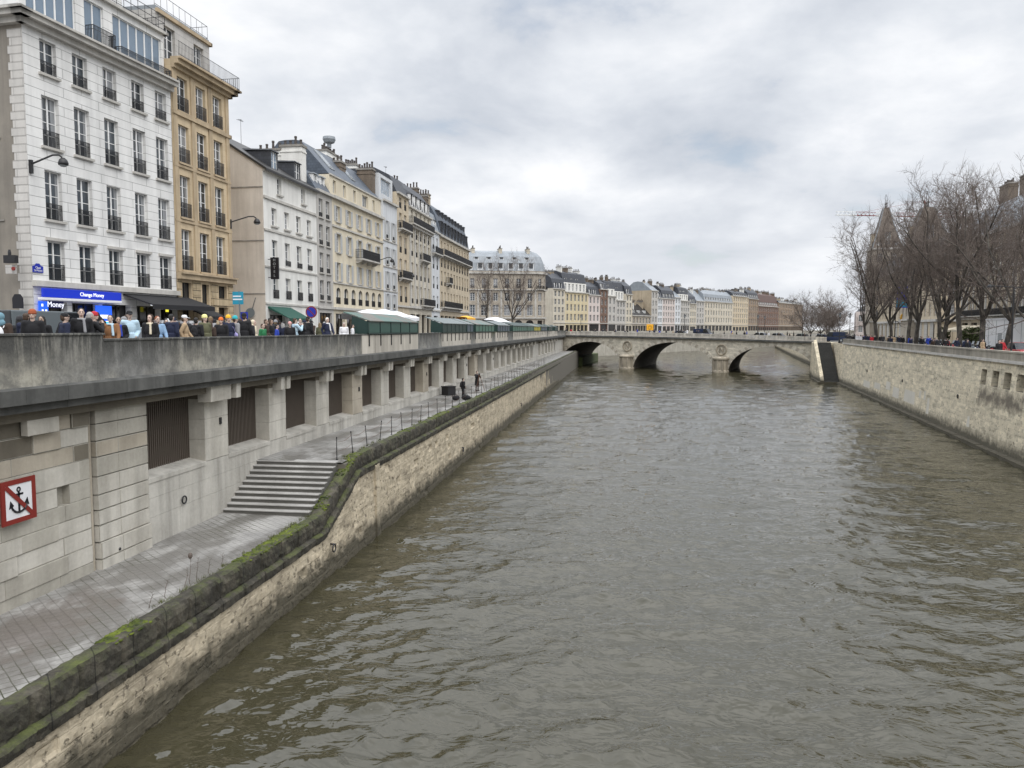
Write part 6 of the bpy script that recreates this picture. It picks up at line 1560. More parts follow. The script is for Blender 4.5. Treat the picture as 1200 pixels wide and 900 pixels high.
# ------------------------------------------------------------------ vehicles
def wheel_mesh(r=.32):
    mb = MB(); mb.lathe((0, 0, 0), [(r * .6, -.1), (r, -.09), (r, .09), (r * .6, .1)], 18); m2 = mb
    for i, v in enumerate(m2.v): m2.v[i] = (v[0], v[2], v[1])
    return m2.mesh('wheel', M['tyre'], True)
def rim_mesh(r=.2):
    mb = MB(); mb.lathe((0, 0, 0), [(r, -.105), (r * .9, -.11), (r * .9, .11), (r, .105)], 12)
    for i, v in enumerate(mb.v): mb.v[i] = (v[0], v[2], v[1])
    return mb.mesh('rim', M['car_silver'])
WHEEL, RIM = wheel_mesh(), rim_mesh()
def car(x, y, z, rz, label, col, kind='car', group=None):
    L, W_, H1, H2 = (4.2, 1.75, .85, 1.48) if kind == 'car' else (4.9, 1.9, 1.05, 2.05)
    t = thing('parked_car' if kind == 'car' else 'delivery_van', label, kind, (x, y, z), rz, group)
    mb = MB()
    side = [(-L / 2, .3), (-L / 2 + .05, .6), (-L / 2 + .15, H1 - .05), (-L * .25, H1 + .02), (L * .42, H1 + .03), (L / 2 - .05, H1 - .1), (L / 2, .5), (L / 2 - .05, .28)]
    if kind == 'van': side = [(-L / 2, .3), (-L / 2 + .02, .75), (-L * .33, H1 + .02), (L / 2 - .05, H1 + .02), (L / 2, .5), (L / 2 - .03, .28)]
    mb.hexa([(a, -W_ / 2, b) for a, b in side], [(a, W_ / 2, b) for a, b in side]); mb.build('body', M['car_' + col], t, bevel=.06)
    ca = [(-L * .22, H1), (-L * .06, H2), (L * .3, H2 - .03), (L * .43, H1)] if kind == 'car' else [(-L * .34, H1), (-L * .2, H2), (L * .47, H2), (L * .485, H1)]
    mb = MB(); w2 = W_ / 2 - .1; mb.hexa([(a, -w2 - (.05 if b == H1 else 0), b) for a, b in ca], [(a, w2 + (.05 if b == H1 else 0), b) for a, b in ca]); mb.build('windows', M['car_glass'], t, bevel=.04)
    mb = MB(); mb.box(ca[1][0] + .05, ca[2][0] - .02, -w2 + .02, w2 - .02, H2 - .06, H2 + .012)
    if kind == 'van': mb.box(-.2, L * .46, -w2 - .04, w2 + .04, H1 + .02, H2 - .01)
    for px_ in (L * .12,): mb.hexa([(px_, -w2 - .045, H1), (px_ + .1, -w2 - .045, H1), (px_ + .1, w2 + .045, H1), (px_, w2 + .045, H1)], [(px_, -w2 - .012, H2), (px_ + .1, -w2 - .012, H2), (px_ + .1, w2 + .012, H2), (px_, w2 + .012, H2)])
    mb.build('roof', M['car_' + col], t, bevel=.02)
    for sx in (-L * .31, L * .31):
        for sy in (-1, 1): w = inst(WHEEL, 'wheel', t, (sx, sy * (W_ / 2 - .1), .32)); inst(RIM, 'rim', w)
    for sy in (-1, 1): mb = MB(); mb.ell((-L / 2 + .05, sy * .62, .62), (.06, .16, .09), 10, 6); mb.build('headlight', M['white_sign'], t, True)
car(-21.4, 25.4, 8.1, rad(-90), 'grey van whose roof shows behind the crowd before the blue screens', 'grey', 'van')
car(-22.2, 20.2, 8.1, rad(-90), 'black car passing behind the leftmost pedestrians', 'black', 'car')
car(-20.5, 31.0, 8.1, rad(-90), 'silver car in the road behind the colourful beanies', 'silver', 'car')
for lx, ly, c, kd, lb in ((29.3, 7.5, 'white', 'car', 'white car on the bridge, first of the queue from the middle pier'), (34.2, 7.6, 'silver', 'car', 'silver car in the middle of the queue on the bridge'), (38.6, 7.4, 'greygreen', 'car', 'grey-green car at the right end of the queue on the bridge'), (42.8, 7.5, 'grey', 'car', 'dark grey car stopped at the bridge end'), (10.5, 8, 'black', 'car', 'black car crossing the bridge above the middle arch'), (16, 8, 'navy', 'van', 'navy van crossing the bridge above the middle arch'), (46.5, 5, 'navy', 'van', 'navy blue van at the right abutment of the bridge')):
    x, y, z = bpt(lx, ly); car(x, y, z, rad(-30 + 180 if ly > 7.55 else -30), lb, c, kd, 'vehicles on the bridge')
def scooter(x, y, z, rz, label, col):
    t = thing('motor_scooter', label, 'scooter', (x, y, z), rz, 'scooters parked along the island quay')
    for sx in (-.62, .62): w = inst(WHEEL, 'wheel', t, (sx, 0, .24)); w.scale = (.72, .7, .72)
    mb = MB(); capsule(mb, (.2, 0, .55), (.75, 0, .68), .15, .11); mb.box(-.35, .35, -.14, .14, .3, .4); mb.hexa([(-.5, -.2, .35), (-.36, -.2, .35), (-.36, .2, .35), (-.5, .2, .35)], [(-.44, -.17, .95), (-.36, -.17, .95), (-.36, .17, .95), (-.44, .17, .95)]); mb.ell((-.62, 0, .5), (.25, .09, .08), 10, 6); mb.build('body', M['car_' + col], t, True)
    mb = MB(); capsule(mb, (.05, 0, .78), (.68, 0, .82), .1, .1); mb.build('seat', M['tyre'], t, True)
    mb = MB(); mb.tube((-.38, -.33, 1.05), (-.38, .33, 1.05), .018, .018, 6); mb.tube((-.42, 0, .5), (-.39, 0, 1.06), .03, .03, 6); mb.ell((-.45, 0, 1.02), (.07, .1, .07), 8, 6); mb.build('handlebar', M['iron'], t)
    mb = MB(); mb.hexa([(-.47, -.18, 1.05), (-.45, -.18, 1.05), (-.45, .18, 1.05), (-.47, .18, 1.05)], [(-.36, -.14, 1.4), (-.34, -.14, 1.4), (-.34, .14, 1.4), (-.36, .14, 1.4)]); mb.build('windscreen', M['glass_curtain'], t)
for i in range(16):
    s_ = 24 + i * 1.7; x, y = rpt(s_, 5.2); c = ['black', 'black', 'white', 'grey', 'navy', 'red'][i * 5 % 6]
    pl = 'before the site cabin' if s_ < 40 else 'by the cafe trees'
    scooter(x, y, RSTREET, rad(i * 13 % 25), f'{c} motor scooter parked in the quay row {pl}' , c)
x, y = rpt(20.5, 6.5); car(x, y, RSTREET - .1, rad(83), 'red car beside the white site cabin at the right edge', 'red')
x, y = rpt(78, 7.5); car(x, y, RSTREET - .1, rad(83), 'black car on the island quay near the bridge end', 'black')
x, y = rpt(60, 7.5); car(x, y, RSTREET - .1, rad(83), 'grey car on the island quay under the middle trees', 'grey')
# ------------------------------------------------------------------ book stalls on the parapet
def stall(y0, y1, label, pm, lid, n, opened=True, goods=None):
    t = thing('book_stall', label, 'book stall', (-14.8, y0, 9.24), 0, 'green book stalls on the quay parapet'); L = y1 - y0
    mb = MB(); mb.box(-.75, .22, .02, L - .02, 0, .1); mb.build('floor', M['green_dark'], t)
    n_ = n
    for i in range(n_):
        a, b = L * i / n_, L * (i + 1) / n_
        mb = MB(); mb.box(.2, .27, a + .09, b - .09, .06, .7); mb.build('panel', M[pm], t, bevel=.012)
        mb = MB(); mb.box(.19, .29, a - .0 if i else 0, a + .08, .0, .74); mb.build('frame_post', M['green_dark'], t)
    mb = MB(); mb.box(.19, .29, L - .08, L, 0, .74); mb.box(.185, .295, 0, L, .7, .76); mb.box(.185, .295, 0, L, -.02, .05); mb.build('frame_rail', M['green_dark'], t)
    for yy in (0, L):
        mb = MB(); o = .02 if yy == 0 else -.02; mb.hexa([(-.75, yy, 0), (.2, yy, 0), (.2, yy, .72), (-.72, yy, 1.04), (-.75, yy, .5)], [(-.75, yy + o, 0), (.2, yy + o, 0), (.2, yy + o, .72), (-.72, yy + o, 1.04), (-.75, yy + o, .5)]); mb.build('end_panel', M['green_dark'], t)
    for i in range(n_):
        a, b = L * i / n_, L * (i + 1) / n_
        mb = MB(); mb.hexa([(.36, a + .01, .72), (.36, b - .01, .72), (-1.25, b - .01, 1.24), (-1.25, a + .01, 1.24)], [(.36, a + .01, .77), (.36, b - .01, .77), (-1.25, b - .01, 1.29), (-1.25, a + .01, 1.29)]); mb.build('lid', M[lid], t)
        mb = MB(); mb.box(.205, .245, a + .18, a + .3, -.72, 0); mb.build('iron_strap', M['iron'], t)
    r_ = random.Random(int(y0 * 10)); mb = MB()
    for i in range(int(L * 5)): y = .1 + i * .2; mb.box(-.72, -.35, y, y + .17, .1, .1 + r_.uniform(.2, .38), r_.randrange(4))
    mb.build('books', [M['cloth_cream'], M['cloth_red'], M['cloth_navy'], M['cloth_tan']], t)
    return t
for y0, y1, lb, pm, lid, n in (
    (42.3, 53.0, 'nearest long green book stall with a patched green lid', 'green_paint', 'green_zinc', 5),
    (60.6, 70.0, 'second green book stall with a pale grey lid', 'green_dark', 'grey_zinc_lid', 6),
    (70.4, 73.4, 'small blue-grey book stall between the second and third green stalls', 'blue_grey_paint', 'grey_zinc_lid', 2),
    (74.6, 85.6, 'third book stall with pale green panels and dull green lid', 'green_paint_pale', 'green_zinc', 6),
    (88.0, 97.6, 'blue-grey book stall with a silvery lid in the middle of the row', 'blue_grey_paint', 'grey_zinc_lid', 5),
    (100.5, 115.4, 'long pale green book stall before the square', 'green_paint_pale', 'green_dark', 7),
    (116., 124.4, 'pale green book stall left of the yellow one', 'green_paint_pale', 'green_dark', 4),
    (125., 134.8, 'yellow-panelled book stall near the far end of the row', 'yellow_paint', 'green_zinc', 4),
    (136., 147.0, 'grey-blue book stall right of the yellow one', 'blue_grey_paint', 'green_dark', 4),
    (150., 158., 'dark green book stall, second last before the bridge', 'green_dark', 'green_dark', 3),
    (164., 172., 'last dark green book stall before the bridge', 'green_dark', 'green_dark', 3)):
    stall(y0, y1, lb, pm, lid, n)
# canvas canopies
def canopy(x0, x1, y0, y1, z, hump, label, mat='canvas_white'):
    t = thing('market_canopy', label, 'canopy', ((x0 + x1) / 2, (y0 + y1) / 2, STREET)); w, l = (x1 - x0) / 2, (y1 - y0) / 2; mb = MB(); zz = z - STREET
    N_, M_ = 12, 6
    def P_(i, j):
        u, v = i / N_ * 2 - 1, j / M_ * 2 - 1; return (v * w, u * l, zz + hump * (1 - v * v) * (1 - .6 * u * u) - .12 * abs(math.sin(u * 6)) * (1 - abs(v) * .3))
    for i in range(N_):
        for j in range(M_): mb.quad(P_(i, j), P_(i, j + 1), P_(i + 1, j + 1), P_(i + 1, j))
    for i in range(N_):
        for j in (0, M_): a, b = P_(i, j), P_(i + 1, j); mb.quad(a, b, (b[0], b[1], b[2] - .25), (a[0], a[1], a[2] - .25))
    mb.build('canvas', M[mat], t, True)
    for sx in (-1, 1):
        for sy in (-1, 0, 1): mb = MB(); mb.tube((sx * w * .96, sy * l * .96, 0), (sx * w * .96, sy * l * .96, zz - .02), .03, .03, 6); mb.build('pole', M['iron'], t)
canopy(-18.6, -16.6, 48.2, 61.0, 10.5, .5, 'long white canvas canopy humped behind the nearest book stalls')
canopy(-20.0, -17.0, 103, 117, 10.6, .7, 'white canvas canopy behind the long pale green book stall')
canopy(-20.6, -19.2, 93, 98.5, 11.0, .25, 'small orange canvas canopy behind the blue-grey book stall', 'orange_banner')
# awnings and shop signs on the first blocks
def text(body, size, parent, loc, rot, mat, name='lettering', ext=.006):
    c = bpy.data.curves.new(name, 'FONT'); c.body = body; c.size = size; c.extrude = ext; c.align_x = 'CENTER'; c.align_y = 'CENTER'; c.materials.append(mat)
    o = bpy.data.objects.new(name, c); COL.objects.link(o); dg = bpy.context.evaluated_depsgraph_get(); me = bpy.data.meshes.new_from_object(o.evaluated_get(dg)); me.materials.clear(); me.materials.append(mat)
    bpy.data.objects.remove(o); o = inst(me, name, parent, loc); o.rotation_euler = rot; return o
F1 = math.atan2(12.1, .95)
def f1(s_, out, h): d = Vector((.078, .997)); q = Vector((-31.05, 36.1)) + d * s_ + Vector((.997, -.078)) * out; return (q.x, q.y, STREET + h)
sg = thing('shop_fascia', 'bright blue shop fascia with white lettering on the white stone block', 'shop sign', f1(3.5, .3, 3.22), F1)
mb = MB(); mb.box(-2.9, 2.9, -.12, .0, -.24, .24); mb.build('board', M['lit_fascia'], sg, bevel=.02)
text('Change Money', .3, sg, (.55, -.13, -.0), (math.pi / 2, 0, 0), M['lit_white'])
aw = thing('shop_awning', 'rolled white awning cassette under the blue shop fascia', 'awning', f1(3.4, .25, 2.9), F1)
mb = MB(); mb.box(-3.0, 2.9, -.28, 0, -.09, .05); mb.build('cassette', M['white_sign'], aw, bevel=.03)
for s_, h_, w_, hh, lb, mt, tx in ((.85, 2.42, .58, .68, 'small glowing blue screen at the left of the exchange shop', 'screen_blue', ''), (5.2, 1.95, 1.25, 1.4, 'large glowing blue screen at the right of the exchange shop', 'screen_blue', ''), (1.65, 2.6, 1.08, .36, 'dark blue window sign with large white letters inside the exchange shop', 'navy_plate', 'Money')):
    sc_ = thing('shop_screen', lb, 'screen', f1(s_, .12, h_), F1); mb = MB(); mb.box(-w_ / 2, w_ / 2, -.07, 0, -hh / 2, hh / 2); mb.build('panel', M[mt], sc_)
    mb = MB()
    if tx: text(tx, .42, sc_, (0, -.08, 0), (math.pi / 2, 0, 0), M['lit_white'])
    elif w_ > 1: mb.box(-.35, .5, -.08, -.072, -.05, .16); mb.box(-.1, .62, -.08, -.072, -.55, -.2); mb.build('bright_field', [M['lit_white'], M['screen_cyan']], sc_); m2 = MB(); m2.box(-.3, .6, -.085, -.072, -.62, -.25); m2.build('bright_field', M['screen_cyan'], sc_)
    else:
        mb.box(-.16, -.04, -.08, -.072, .06, .2); mb.box(-.14, -.03, -.08, -.072, -.2, -.1); mb.box(.08, .2, -.08, -.072, -.2, -.1); mb.build('bright_field', M['lit_white'], sc_)
aw = thing('shop_awning', 'black sloping awning over the souvenir shop of the white stone block', 'awning', f1(9.6, .05, 0), F1)
mb = MB(); mb.hexa([(-2.6, 0, 3.35), (3.7, 0, 3.35), (3.9, -1.9, 2.72), (-2.4, -1.9, 2.72)], [(-2.6, 0, 3.45), (3.7, 0, 3.45), (3.9, -1.9, 2.8), (-2.4, -1.9, 2.8)]); mb.box(-2.4, 3.9, -1.93, -1.9, 2.5, 2.8); mb.build('canvas', M['awning_black'], aw)
mb = MB(); mb.box(-1.6, 2.4, -1.2, -1.12, 2.74, 2.8); mb.build('tube_lamp', M['tube_light'], aw)
text('Souvenirs de Paris', .26, aw, (.3, -1.0, 2.6), (math.pi / 2, 0, 0), M['white_sign'])
sc_ = thing('shop_screen', 'narrow glowing yellow sign under the black awning', 'screen', f1(10.4, .5, 2.65), F1); mb = MB(); mb.box(-.12, .12, -.05, 0, -.25, .25); mb.build('panel', M['lit_yellow'], sc_)
r2 = random.Random(8)
for i in range(9):
    s_ = 8.2 + i * .55; c = ['cloth_red', 'cloth_white', 'cloth_pink', 'cloth_paleblue', 'cloth_yellow'][i % 5]; cn = ['red', 'white', 'pink', 'pale blue', 'yellow'][i % 5]
    t = thing('postcard_rack', f'{cn} souvenir rack under the black awning' + (', further right' if i > 4 else ''), 'souvenir rack', f1(s_, 1.1 + r2.uniform(-.1, .3), 0), F1)
    mb = MB(); mb.tube((0, 0, 0), (0, 0, 1.8), .02, .02, 6); mb.box(-.15, .15, -.15, .15, 0, .03); mb.build('stand', M['iron'], t)
    for j in range(6): m2 = MB(); m2.box(-.2, .2, -.12, -.09, .55 + j * .22, .73 + j * .22); m2.box(-.2, .2, .09, .12, .55 + j * .22, .73 + j * .22); m2.build('card_row', M[c if j % 2 == 0 else 'white_sign'], t)
t = thing('shop_awning', 'round-cornered black awning over the ochre block doorway', 'awning', (-29.9, 49.9, STREET), rad(88.5))
mb = MB(); mb.hexa([(-1.2, 0, 2.85), (1.3, 0, 2.85), (1.3, -1.6, 2.1), (-1.2, -1.6, 2.1)], [(-1.2, 0, 2.95), (1.3, 0, 2.95), (1.3, -1.6, 2.16), (-1.2, -1.6, 2.16)]); mb.box(-1.2, 1.3, -1.62, -1.59, 1.9, 2.15); mb.build('canvas', M['awning_black'], t)
pl = thing('street_plaque', 'dark blue street name plaque with a rounded top on the white stone corner', 'plaque', f1(.72, .03, 4.5), F1)
mb = MB(); mb.hexa([(-.34, -.03, -.22), (.34, -.03, -.22), (.34, -.03, .12), (.2, -.03, .14), (.1, -.03, .26), (-.1, -.03, .26), (-.2, -.03, .14), (-.34, -.03, .12)], [(-.34, 0, -.22), (.34, 0, -.22), (.34, 0, .12), (.2, 0, .14), (.1, 0, .26), (-.1, 0, .26), (-.2, 0, .14), (-.34, 0, .12)]); mb.build('plate', M['blue_sign'], pl)
text('Quai', .17, pl, (0, -.035, .03), (math.pi / 2, 0, 0), M['white_sign']); text('St-Michel', .14, pl, (0, -.035, -.12), (math.pi / 2, 0, 0), M['white_sign'])
# traffic signal and dark plaque on the gable return
tl = thing('traffic_signal', 'black pedestrian signal fixed to the grey side of the white stone block', 'signal', (-31.6, 36.0, STREET + 4.9)); mb = MB(); mb.box(-.35, .3, -.35, -.08, -.2, .2); mb.tube((0, 0, .1), (0, -.2, .1), .05, .05, 6); mb.lathe((-.1, -.2, .2), [(.08, 0), (.08, .15), (.05, .3)], 8); mb.build('housing', M['iron'], tl)
mb = MB(); mb.tube((.2, -.36, -.5), (.2, -.3, -.5), .1, .1, 14); mb.build('disc', M['red_sign'], tl); mb = MB(); mb.box(-.3, .1, -.3, 0, -.75, -.3); mb.build('box', M['white_quoin'], tl)
pl = thing('wall_plaque', 'dark arched plaque low on the grey side of the white stone block', 'plaque', (-31.55, 36.06, STREET + 2.7)); mb = MB(); mb.hexa([(-.3, -.06, -.35), (.3, -.06, -.35), (.3, -.06, .2), (.15, -.06, .4), (-.15, -.06, .4), (-.3, -.06, .2)], [(-.3, 0, -.35), (.3, 0, -.35), (.3, 0, .2), (.15, 0, .4), (-.15, 0, .4), (-.3, 0, .2)]); mb.build('plate', M['black_sign'], pl)
# wall lamps
def wall_lamp(p, d, label, L=1.5, name='wall_lamp', globe=False):
    t = thing(name, label, 'street lamp', p, 0, 'lamps on wall brackets'); d = Vector(d).normalized(); mb = MB()
    pts = [Vector((0, 0, 0)), d * .15 + Vector((0, 0, .1)), d * L * .7 + Vector((0, 0, .55)), d * L * .9 + Vector((0, 0, .58)), d * L + Vector((0, 0, .45))]; mb.path(pts, .05, 8); mb.box(-.08, .08, -.08, .08, -.45, .25); mb.build('bracket', M['iron'], t)
    e = d * (L + .05); mb = MB()
    if globe: mb.ell((e.x, e.y, .3), (.36, .36, .28), 14, 9); mb.build('globe', M['white_sign'], t, True)
    else:
        mb.lathe((e.x, e.y, .05), [(.24, 0), (.26, .1), (.19, .28), (.08, .38)], 14); mb.build('lamp_shade', M['iron'], t, True); mb = MB(); mb.ell((e.x, e.y, .05), (.2, .2, .1), 12, 6); mb.build('lens', M['glass_curtain'], t, True)
wall_lamp(f1(.55, .06, 9.9), (.9, .35, 0), 'curved bracket lamp high on the white stone block', 1.5)
wall_lamp((-29.85, 55.2, STREET + 9.4), (.95, .6, 0), 'curved bracket lamp on the corner of the ochre block', 1.9)
wall_lamp((-29.3, 88.3, STREET + 9.3), (.95, .5, 0), 'curved bracket lamp on the cream shuttered block', 1.9)
wall_lamp((-29.2, 97.2, STREET + 8.1), (.95, .3, 0), 'curved bracket lamp on the narrow beige block', 1.8)
wall_lamp((-33.2, 35.98, STREET + 6.6), (-.1, -1, 0), 'white globe lamp on the grey side wall at the left edge', .9, globe=True)
# signs on the pavement
t = thing('street_sign', 'square cyan sign on a pole in front of the beige gable', 'sign', (-17.5, 33.0, STREET)); mb = MB(); mb.tube((0, 0, 0), (0, 0, 3.), .035, .035, 8); mb.build('pole', M['car_grey'], t); mb = MB(); mb.box(-.2, .2, -.03, .0, 2.4, 2.98); mb.box(-.32, -.2, -.025, 0, 2.4, 2.98); mb.build('panel', M['cyan_sign'], t)
mb = MB(); mb.box(-.3, .16, -.035, -.031, 2.6, 2.66); mb.box(-.3, .1, -.035, -.031, 2.74, 2.8); mb.build('markings', M['white_sign'], t)
t = thing('street_sign', 'tall royal blue folded sign board just below the cyan sign', 'sign', (-17.2, 33.1, STREET)); mb = MB(); mb.box(-.3, .05, -.03, .0, 1.2, 2.05); mb.tube((-.12, .03, 0), (-.12, .03, 1.3), .03, .03, 6); mb.build('panel', M['blue_sign'], t)
t = thing('no_parking_sign', 'round blue and red no-parking disc on a pole before the white gabled house', 'sign', (-17., 40.0, STREET)); mb = MB(); mb.tube((0, .03, 0), (0, .03, 2.5), .03, .03, 8); mb.build('pole', M['car_grey'], t)
mb = MB(); mb.tube((0, 0, 2.2), (0, -.02, 2.2), .33, .33, 24); mb.build('red_rim', M['red_sign'], t); mb = MB(); mb.tube((0, -.021, 2.2), (0, -.028, 2.2), .26, .26, 24); mb.build('disc', M['blue_sign'], t); mb = MB(); mb.hexa([(-.2, -.03, 2.36), (-.16, -.03, 2.4), (.2, -.03, 2.04), (.16, -.03, 2.0)], [(-.2, -.036, 2.36), (-.16, -.036, 2.4), (.2, -.036, 2.04), (.16, -.036, 2.0)]); mb.build('slash', M['red_sign'], t)
t = thing('hotel_sign', 'tall black vertical sign hanging on the white gabled house', 'sign', (-29.5, 60.6, STREET + 6.4), 0); mb = MB(); mb.box(.25, .95, -.08, .08, -.95, .85); mb.build('board', M['black_sign'], t); mb = MB(); mb.tube((0, 0, .7), (.9, 0, .7), .03, .03, 6); mb.tube((0, 0, -.8), (.9, 0, -.8), .03, .03, 6); mb.build('bracket', M['iron'], t)
for i, ch in enumerate('HOTEL'): text(ch, .3, t, (.6, -.09, .62 - i * .32), (math.pi / 2, 0, 0), M['car_silver'])
t = thing('satellite_dish', 'small satellite dish low on the beige gable', 'dish', (-30.9, 60.15, STREET + 2.6)); mb = MB(); mb.lathe((0, 0, 0), [(.05, 0), (.25, .05), (.42, .16)], 16); o = mb.build('dish', M['car_grey'], t); o.rotation_euler = (rad(80), 0, 0); mb = MB(); mb.tube((0, 0, 0), (.5, -.1, 1.3), .03, .03, 6); mb.build('arm', M['car_grey'], t)
# antennas on roofs
for i, (x, y, z, lb) in enumerate(((-34.7, 66.5, 27.7, 'thin television aerial on the white gabled house roof'), (-35.5, 89.6, 31.2, 'television aerial on the tall white gable above the cream block'), (-34.2, 108, 32.1, 'television aerial among the tan chimneys of the ornate block'))):
    mb = MB(); mb.tube((0, 0, -1.5), (0, 0, .9), .02, .015, 5)
    for j in range(6): mb.tube((-.25 + j * .03, -.35 + j * .14, .8), (.25 - j * .03, -.35 + j * .14, .8), .01, .01, 4)
    mb.tube((0, -.45, .8), (0, .45, .8), .014, .014, 4); tag(mb.build('roof_aerial', M['iron'], None, loc=(x, y, z)), lb, 'aerial')
# lamp posts
def lamp_post(x, y, z, H, label, two=False):
    t = thing('street_lamp', label, 'street lamp', (x, y, z), 0, 'lantern posts'); mb = MB(); mb.lathe((0, 0, 0), [(.2, 0), (.16, .5), (.08, .8), (.06, H * .6), (.05, H)], 10); mb.build('pole', M['iron'], t)
    if two:
        mb = MB(); mb.path([(0, 0, H), (.0, 0, H + .1), (-1.8, .2, H + .25)], .04, 6); mb.path([(0, 0, H), (1.4, -.2, H + .25)], .04, 6); mb.build('arm', M['iron'], t)
        for p in ((-1.8, .2), (1.4, -.2)): mb = MB(); mb.lathe((p[0], p[1], H + .1), [(.2, 0), (.18, .15), (.06, .25)], 10); mb.build('lamp_head', M['iron'], t)
    else:
        mb = MB(); mb.lathe((0, 0, H), [(.12, 0), (.2, .45), (.2, .5)], 6); mb.build('lantern', M['glass_curtain'], t); mb = MB(); mb.lathe((0, 0, H + .5), [(.25, 0), (.14, .2), (.04, .4)], 6); mb.lathe((0, 0, H - .1), [(.15, 0), (.15, .1)], 6)
        for i in range(6): a = i * math.pi / 3; mb.tube((.12 * math.cos(a), .12 * math.sin(a), H), (.21 * math.cos(a), .21 * math.sin(a), H + .5), .015, .015, 4)
        mb.build('lantern_cap', M['iron'], t)
x, y = rpt(100, 2.); lamp_post(x, y, RSTREET, 5., 'lantern post at the bridge end, left of the leaning tree')
x, y = rpt(104.5, 4.5); lamp_post(x, y, RSTREET, 5., 'lantern post behind the bridge end, further left')
x, y = rpt(12.6, 3.); lamp_post(x, y, RSTREET, 6., 'tall double-armed lamp post at the right edge', True)
for lx, lb in ((-16, 'lantern post on the bridge above the left arch'), (13, 'lantern post on the bridge above the middle arch crown'), (30.5, 'lantern post on the bridge above the right arch'), (24, 'lantern post on the far side of the bridge above the right pier')):
    x, y, z = bpt(lx, 3.9 if lx != 24 else 26); lamp_post(x, y, z, 4.6, lb)
# orange banner sign on the bridge, gold emblem and blue banner on the island
x, y, z = bpt(4.2, 3.5); t = thing('banner_sign', 'orange square banner on a post above the left bridge pier', 'banner', (x, y, z)); mb = MB(); mb.tube((0, 0, 0), (0, 0, 3.1), .05, .05, 8); mb.build('pole', M['iron'], t); mb = MB(); mb.box(-.85, .75, -.09, -.05, 1.5, 3.0); mb.build('cloth', M['orange_banner'], t)
mb = MB(); mb.torus((-.05, -.1, 2.25), .4, .07, 1, 18, 6); mb.build('emblem', M['gold_paint'], t)
t = thing('wall_emblem', 'round gold emblem on the rusticated ground floor of the palace wing', 'emblem', (62.4, 180.2, RSTREET + 5.2)); mb = MB()
mb.torus((-.4, -.3, 0), .95, .24, 1, 20, 8); mb.ell((-.4, -.25, 0), (.85, .12, .85), 16, 8)
for i in range(10): a = i * .628; mb.ell((-.4 + 1.0 * math.cos(a), -.45, 1.0 * math.sin(a)), (.2, .14, .2), 8, 5)
mb.build('disc', M['gold_paint'], t)
x, y = rpt(96, 11); t = thing('hanging_banner', 'tall blue banner on a mast among the island trees', 'banner', (x, y, RSTREET)); mb = MB(); mb.tube((0, 0, 0), (0, 0, 11), .08, .06, 8); mb.build('mast', M['iron'], t); mb = MB(); mb.box(.08, 2.0, -.03, .02, 6.6, 10.6); mb.build('cloth', M['blue_sign'], t); mb = MB(); mb.box(.1, 1.98, -.04, -.032, 6.8, 8.0); mb.build('emblem', M['cyan_sign'], t)
# cafe awnings under the trees
for i, (s0, s1, lb) in enumerate(((79, 84, 'cream cafe awning, left one under the island trees'), (72.5, 78, 'cream cafe awning, right one under the island trees'))):
    x, y = rpt(s1, 17.5); t = thing('cafe_awning', lb, 'awning', (x, y, RSTREET), math.atan2(-.9926, -.1211), 'cafe awnings on the island'); L = s1 - s0
    mb = MB(); mb.hexa([(0, -1.8, 2.45), (L, -1.8, 2.45), (L, 1.4, 3.2), (0, 1.4, 3.2)], [(0, -1.8, 2.5), (L, -1.8, 2.5), (L, 1.4, 3.26), (0, 1.4, 3.26)]); mb.box(0, L, -1.83, -1.8, 2.2, 2.5); mb.build('canvas', M['cloth_cream'], t)
    for xx in (.1, L - .1): mb = MB(); mb.tube((xx, -1.7, 0), (xx, -1.7, 2.46), .03, .03, 6); mb.build('pole', M['iron'], t)
for i, (s_, lb) in enumerate(((85.5, 'dark green potted shrub left of the cafe awnings'), (71.5, 'dark green potted shrub right of the cafe awnings'), (66, 'dark green potted shrub between the cafe and the site cabin'))):
    x, y = rpt(s_, 16.5); t = thing('potted_shrub', lb, 'shrub', (x, y, RSTREET), 0, 'potted shrubs by the cafe'); mb = MB(); mb.lathe((0, 0, 0), [(.4, 0), (.5, .6), (.52, .62)], 10); mb.build('pot', M['chimney_brown'], t); mb = MB(); r3 = random.Random(i)
    for j in range(420):
        a, b_ = r3.uniform(0, 6.28), r3.uniform(-1, 1); rr_ = 1.1 * r3.random() ** .4; c = Vector((rr_ * math.cos(a) * math.sqrt(1 - b_ * b_), rr_ * math.sin(a) * math.sqrt(1 - b_ * b_), 1.7 + 1.2 * rr_ * b_)); n = Vector((r3.gauss(0, 1), r3.gauss(0, 1), r3.gauss(0, 1))).normalized(); u = n.orthogonal().normalized() * .12; v = n.cross(u); mb.quad(c - u - v, c + u - v, c + u + v, c - u + v)
    mb.build('foliage', M['verge'], t)

# ------------------------------------------------------------------ camera, sun, sky
cam = bpy.data.cameras.new('camera'); co = bpy.data.objects.new('camera', cam); COL.objects.link(co)
co.location = (0, 0, CAMZ); cam.sensor_width = 36; cam.lens = 890 / 1200 * 36; cam.clip_end = 6000
co.rotation_euler = (rad(90) - math.atan(64 / 890), 0, rad(8.29)); S.camera = co
SUN_EL, SUN_AZ = 52., 145.
sl = bpy.data.lights.new('sun', 'SUN'); sl.energy = 1.5; sl.angle = rad(60); sl.color = (1., .95, .88); so = bpy.data.objects.new('sun', sl); COL.objects.link(so)
dv = Vector((math.sin(rad(SUN_AZ)) * math.cos(rad(SUN_EL)), math.cos(rad(SUN_AZ)) * math.cos(rad(SUN_EL)), math.sin(rad(SUN_EL)))); so.rotation_euler = (-dv).to_track_quat('-Z', 'Y').to_euler()
W = bpy.data.worlds.new('World'); S.world = W; W.use_nodes = True; t = W.node_tree; N_ = t.nodes; bg = N_['Background']
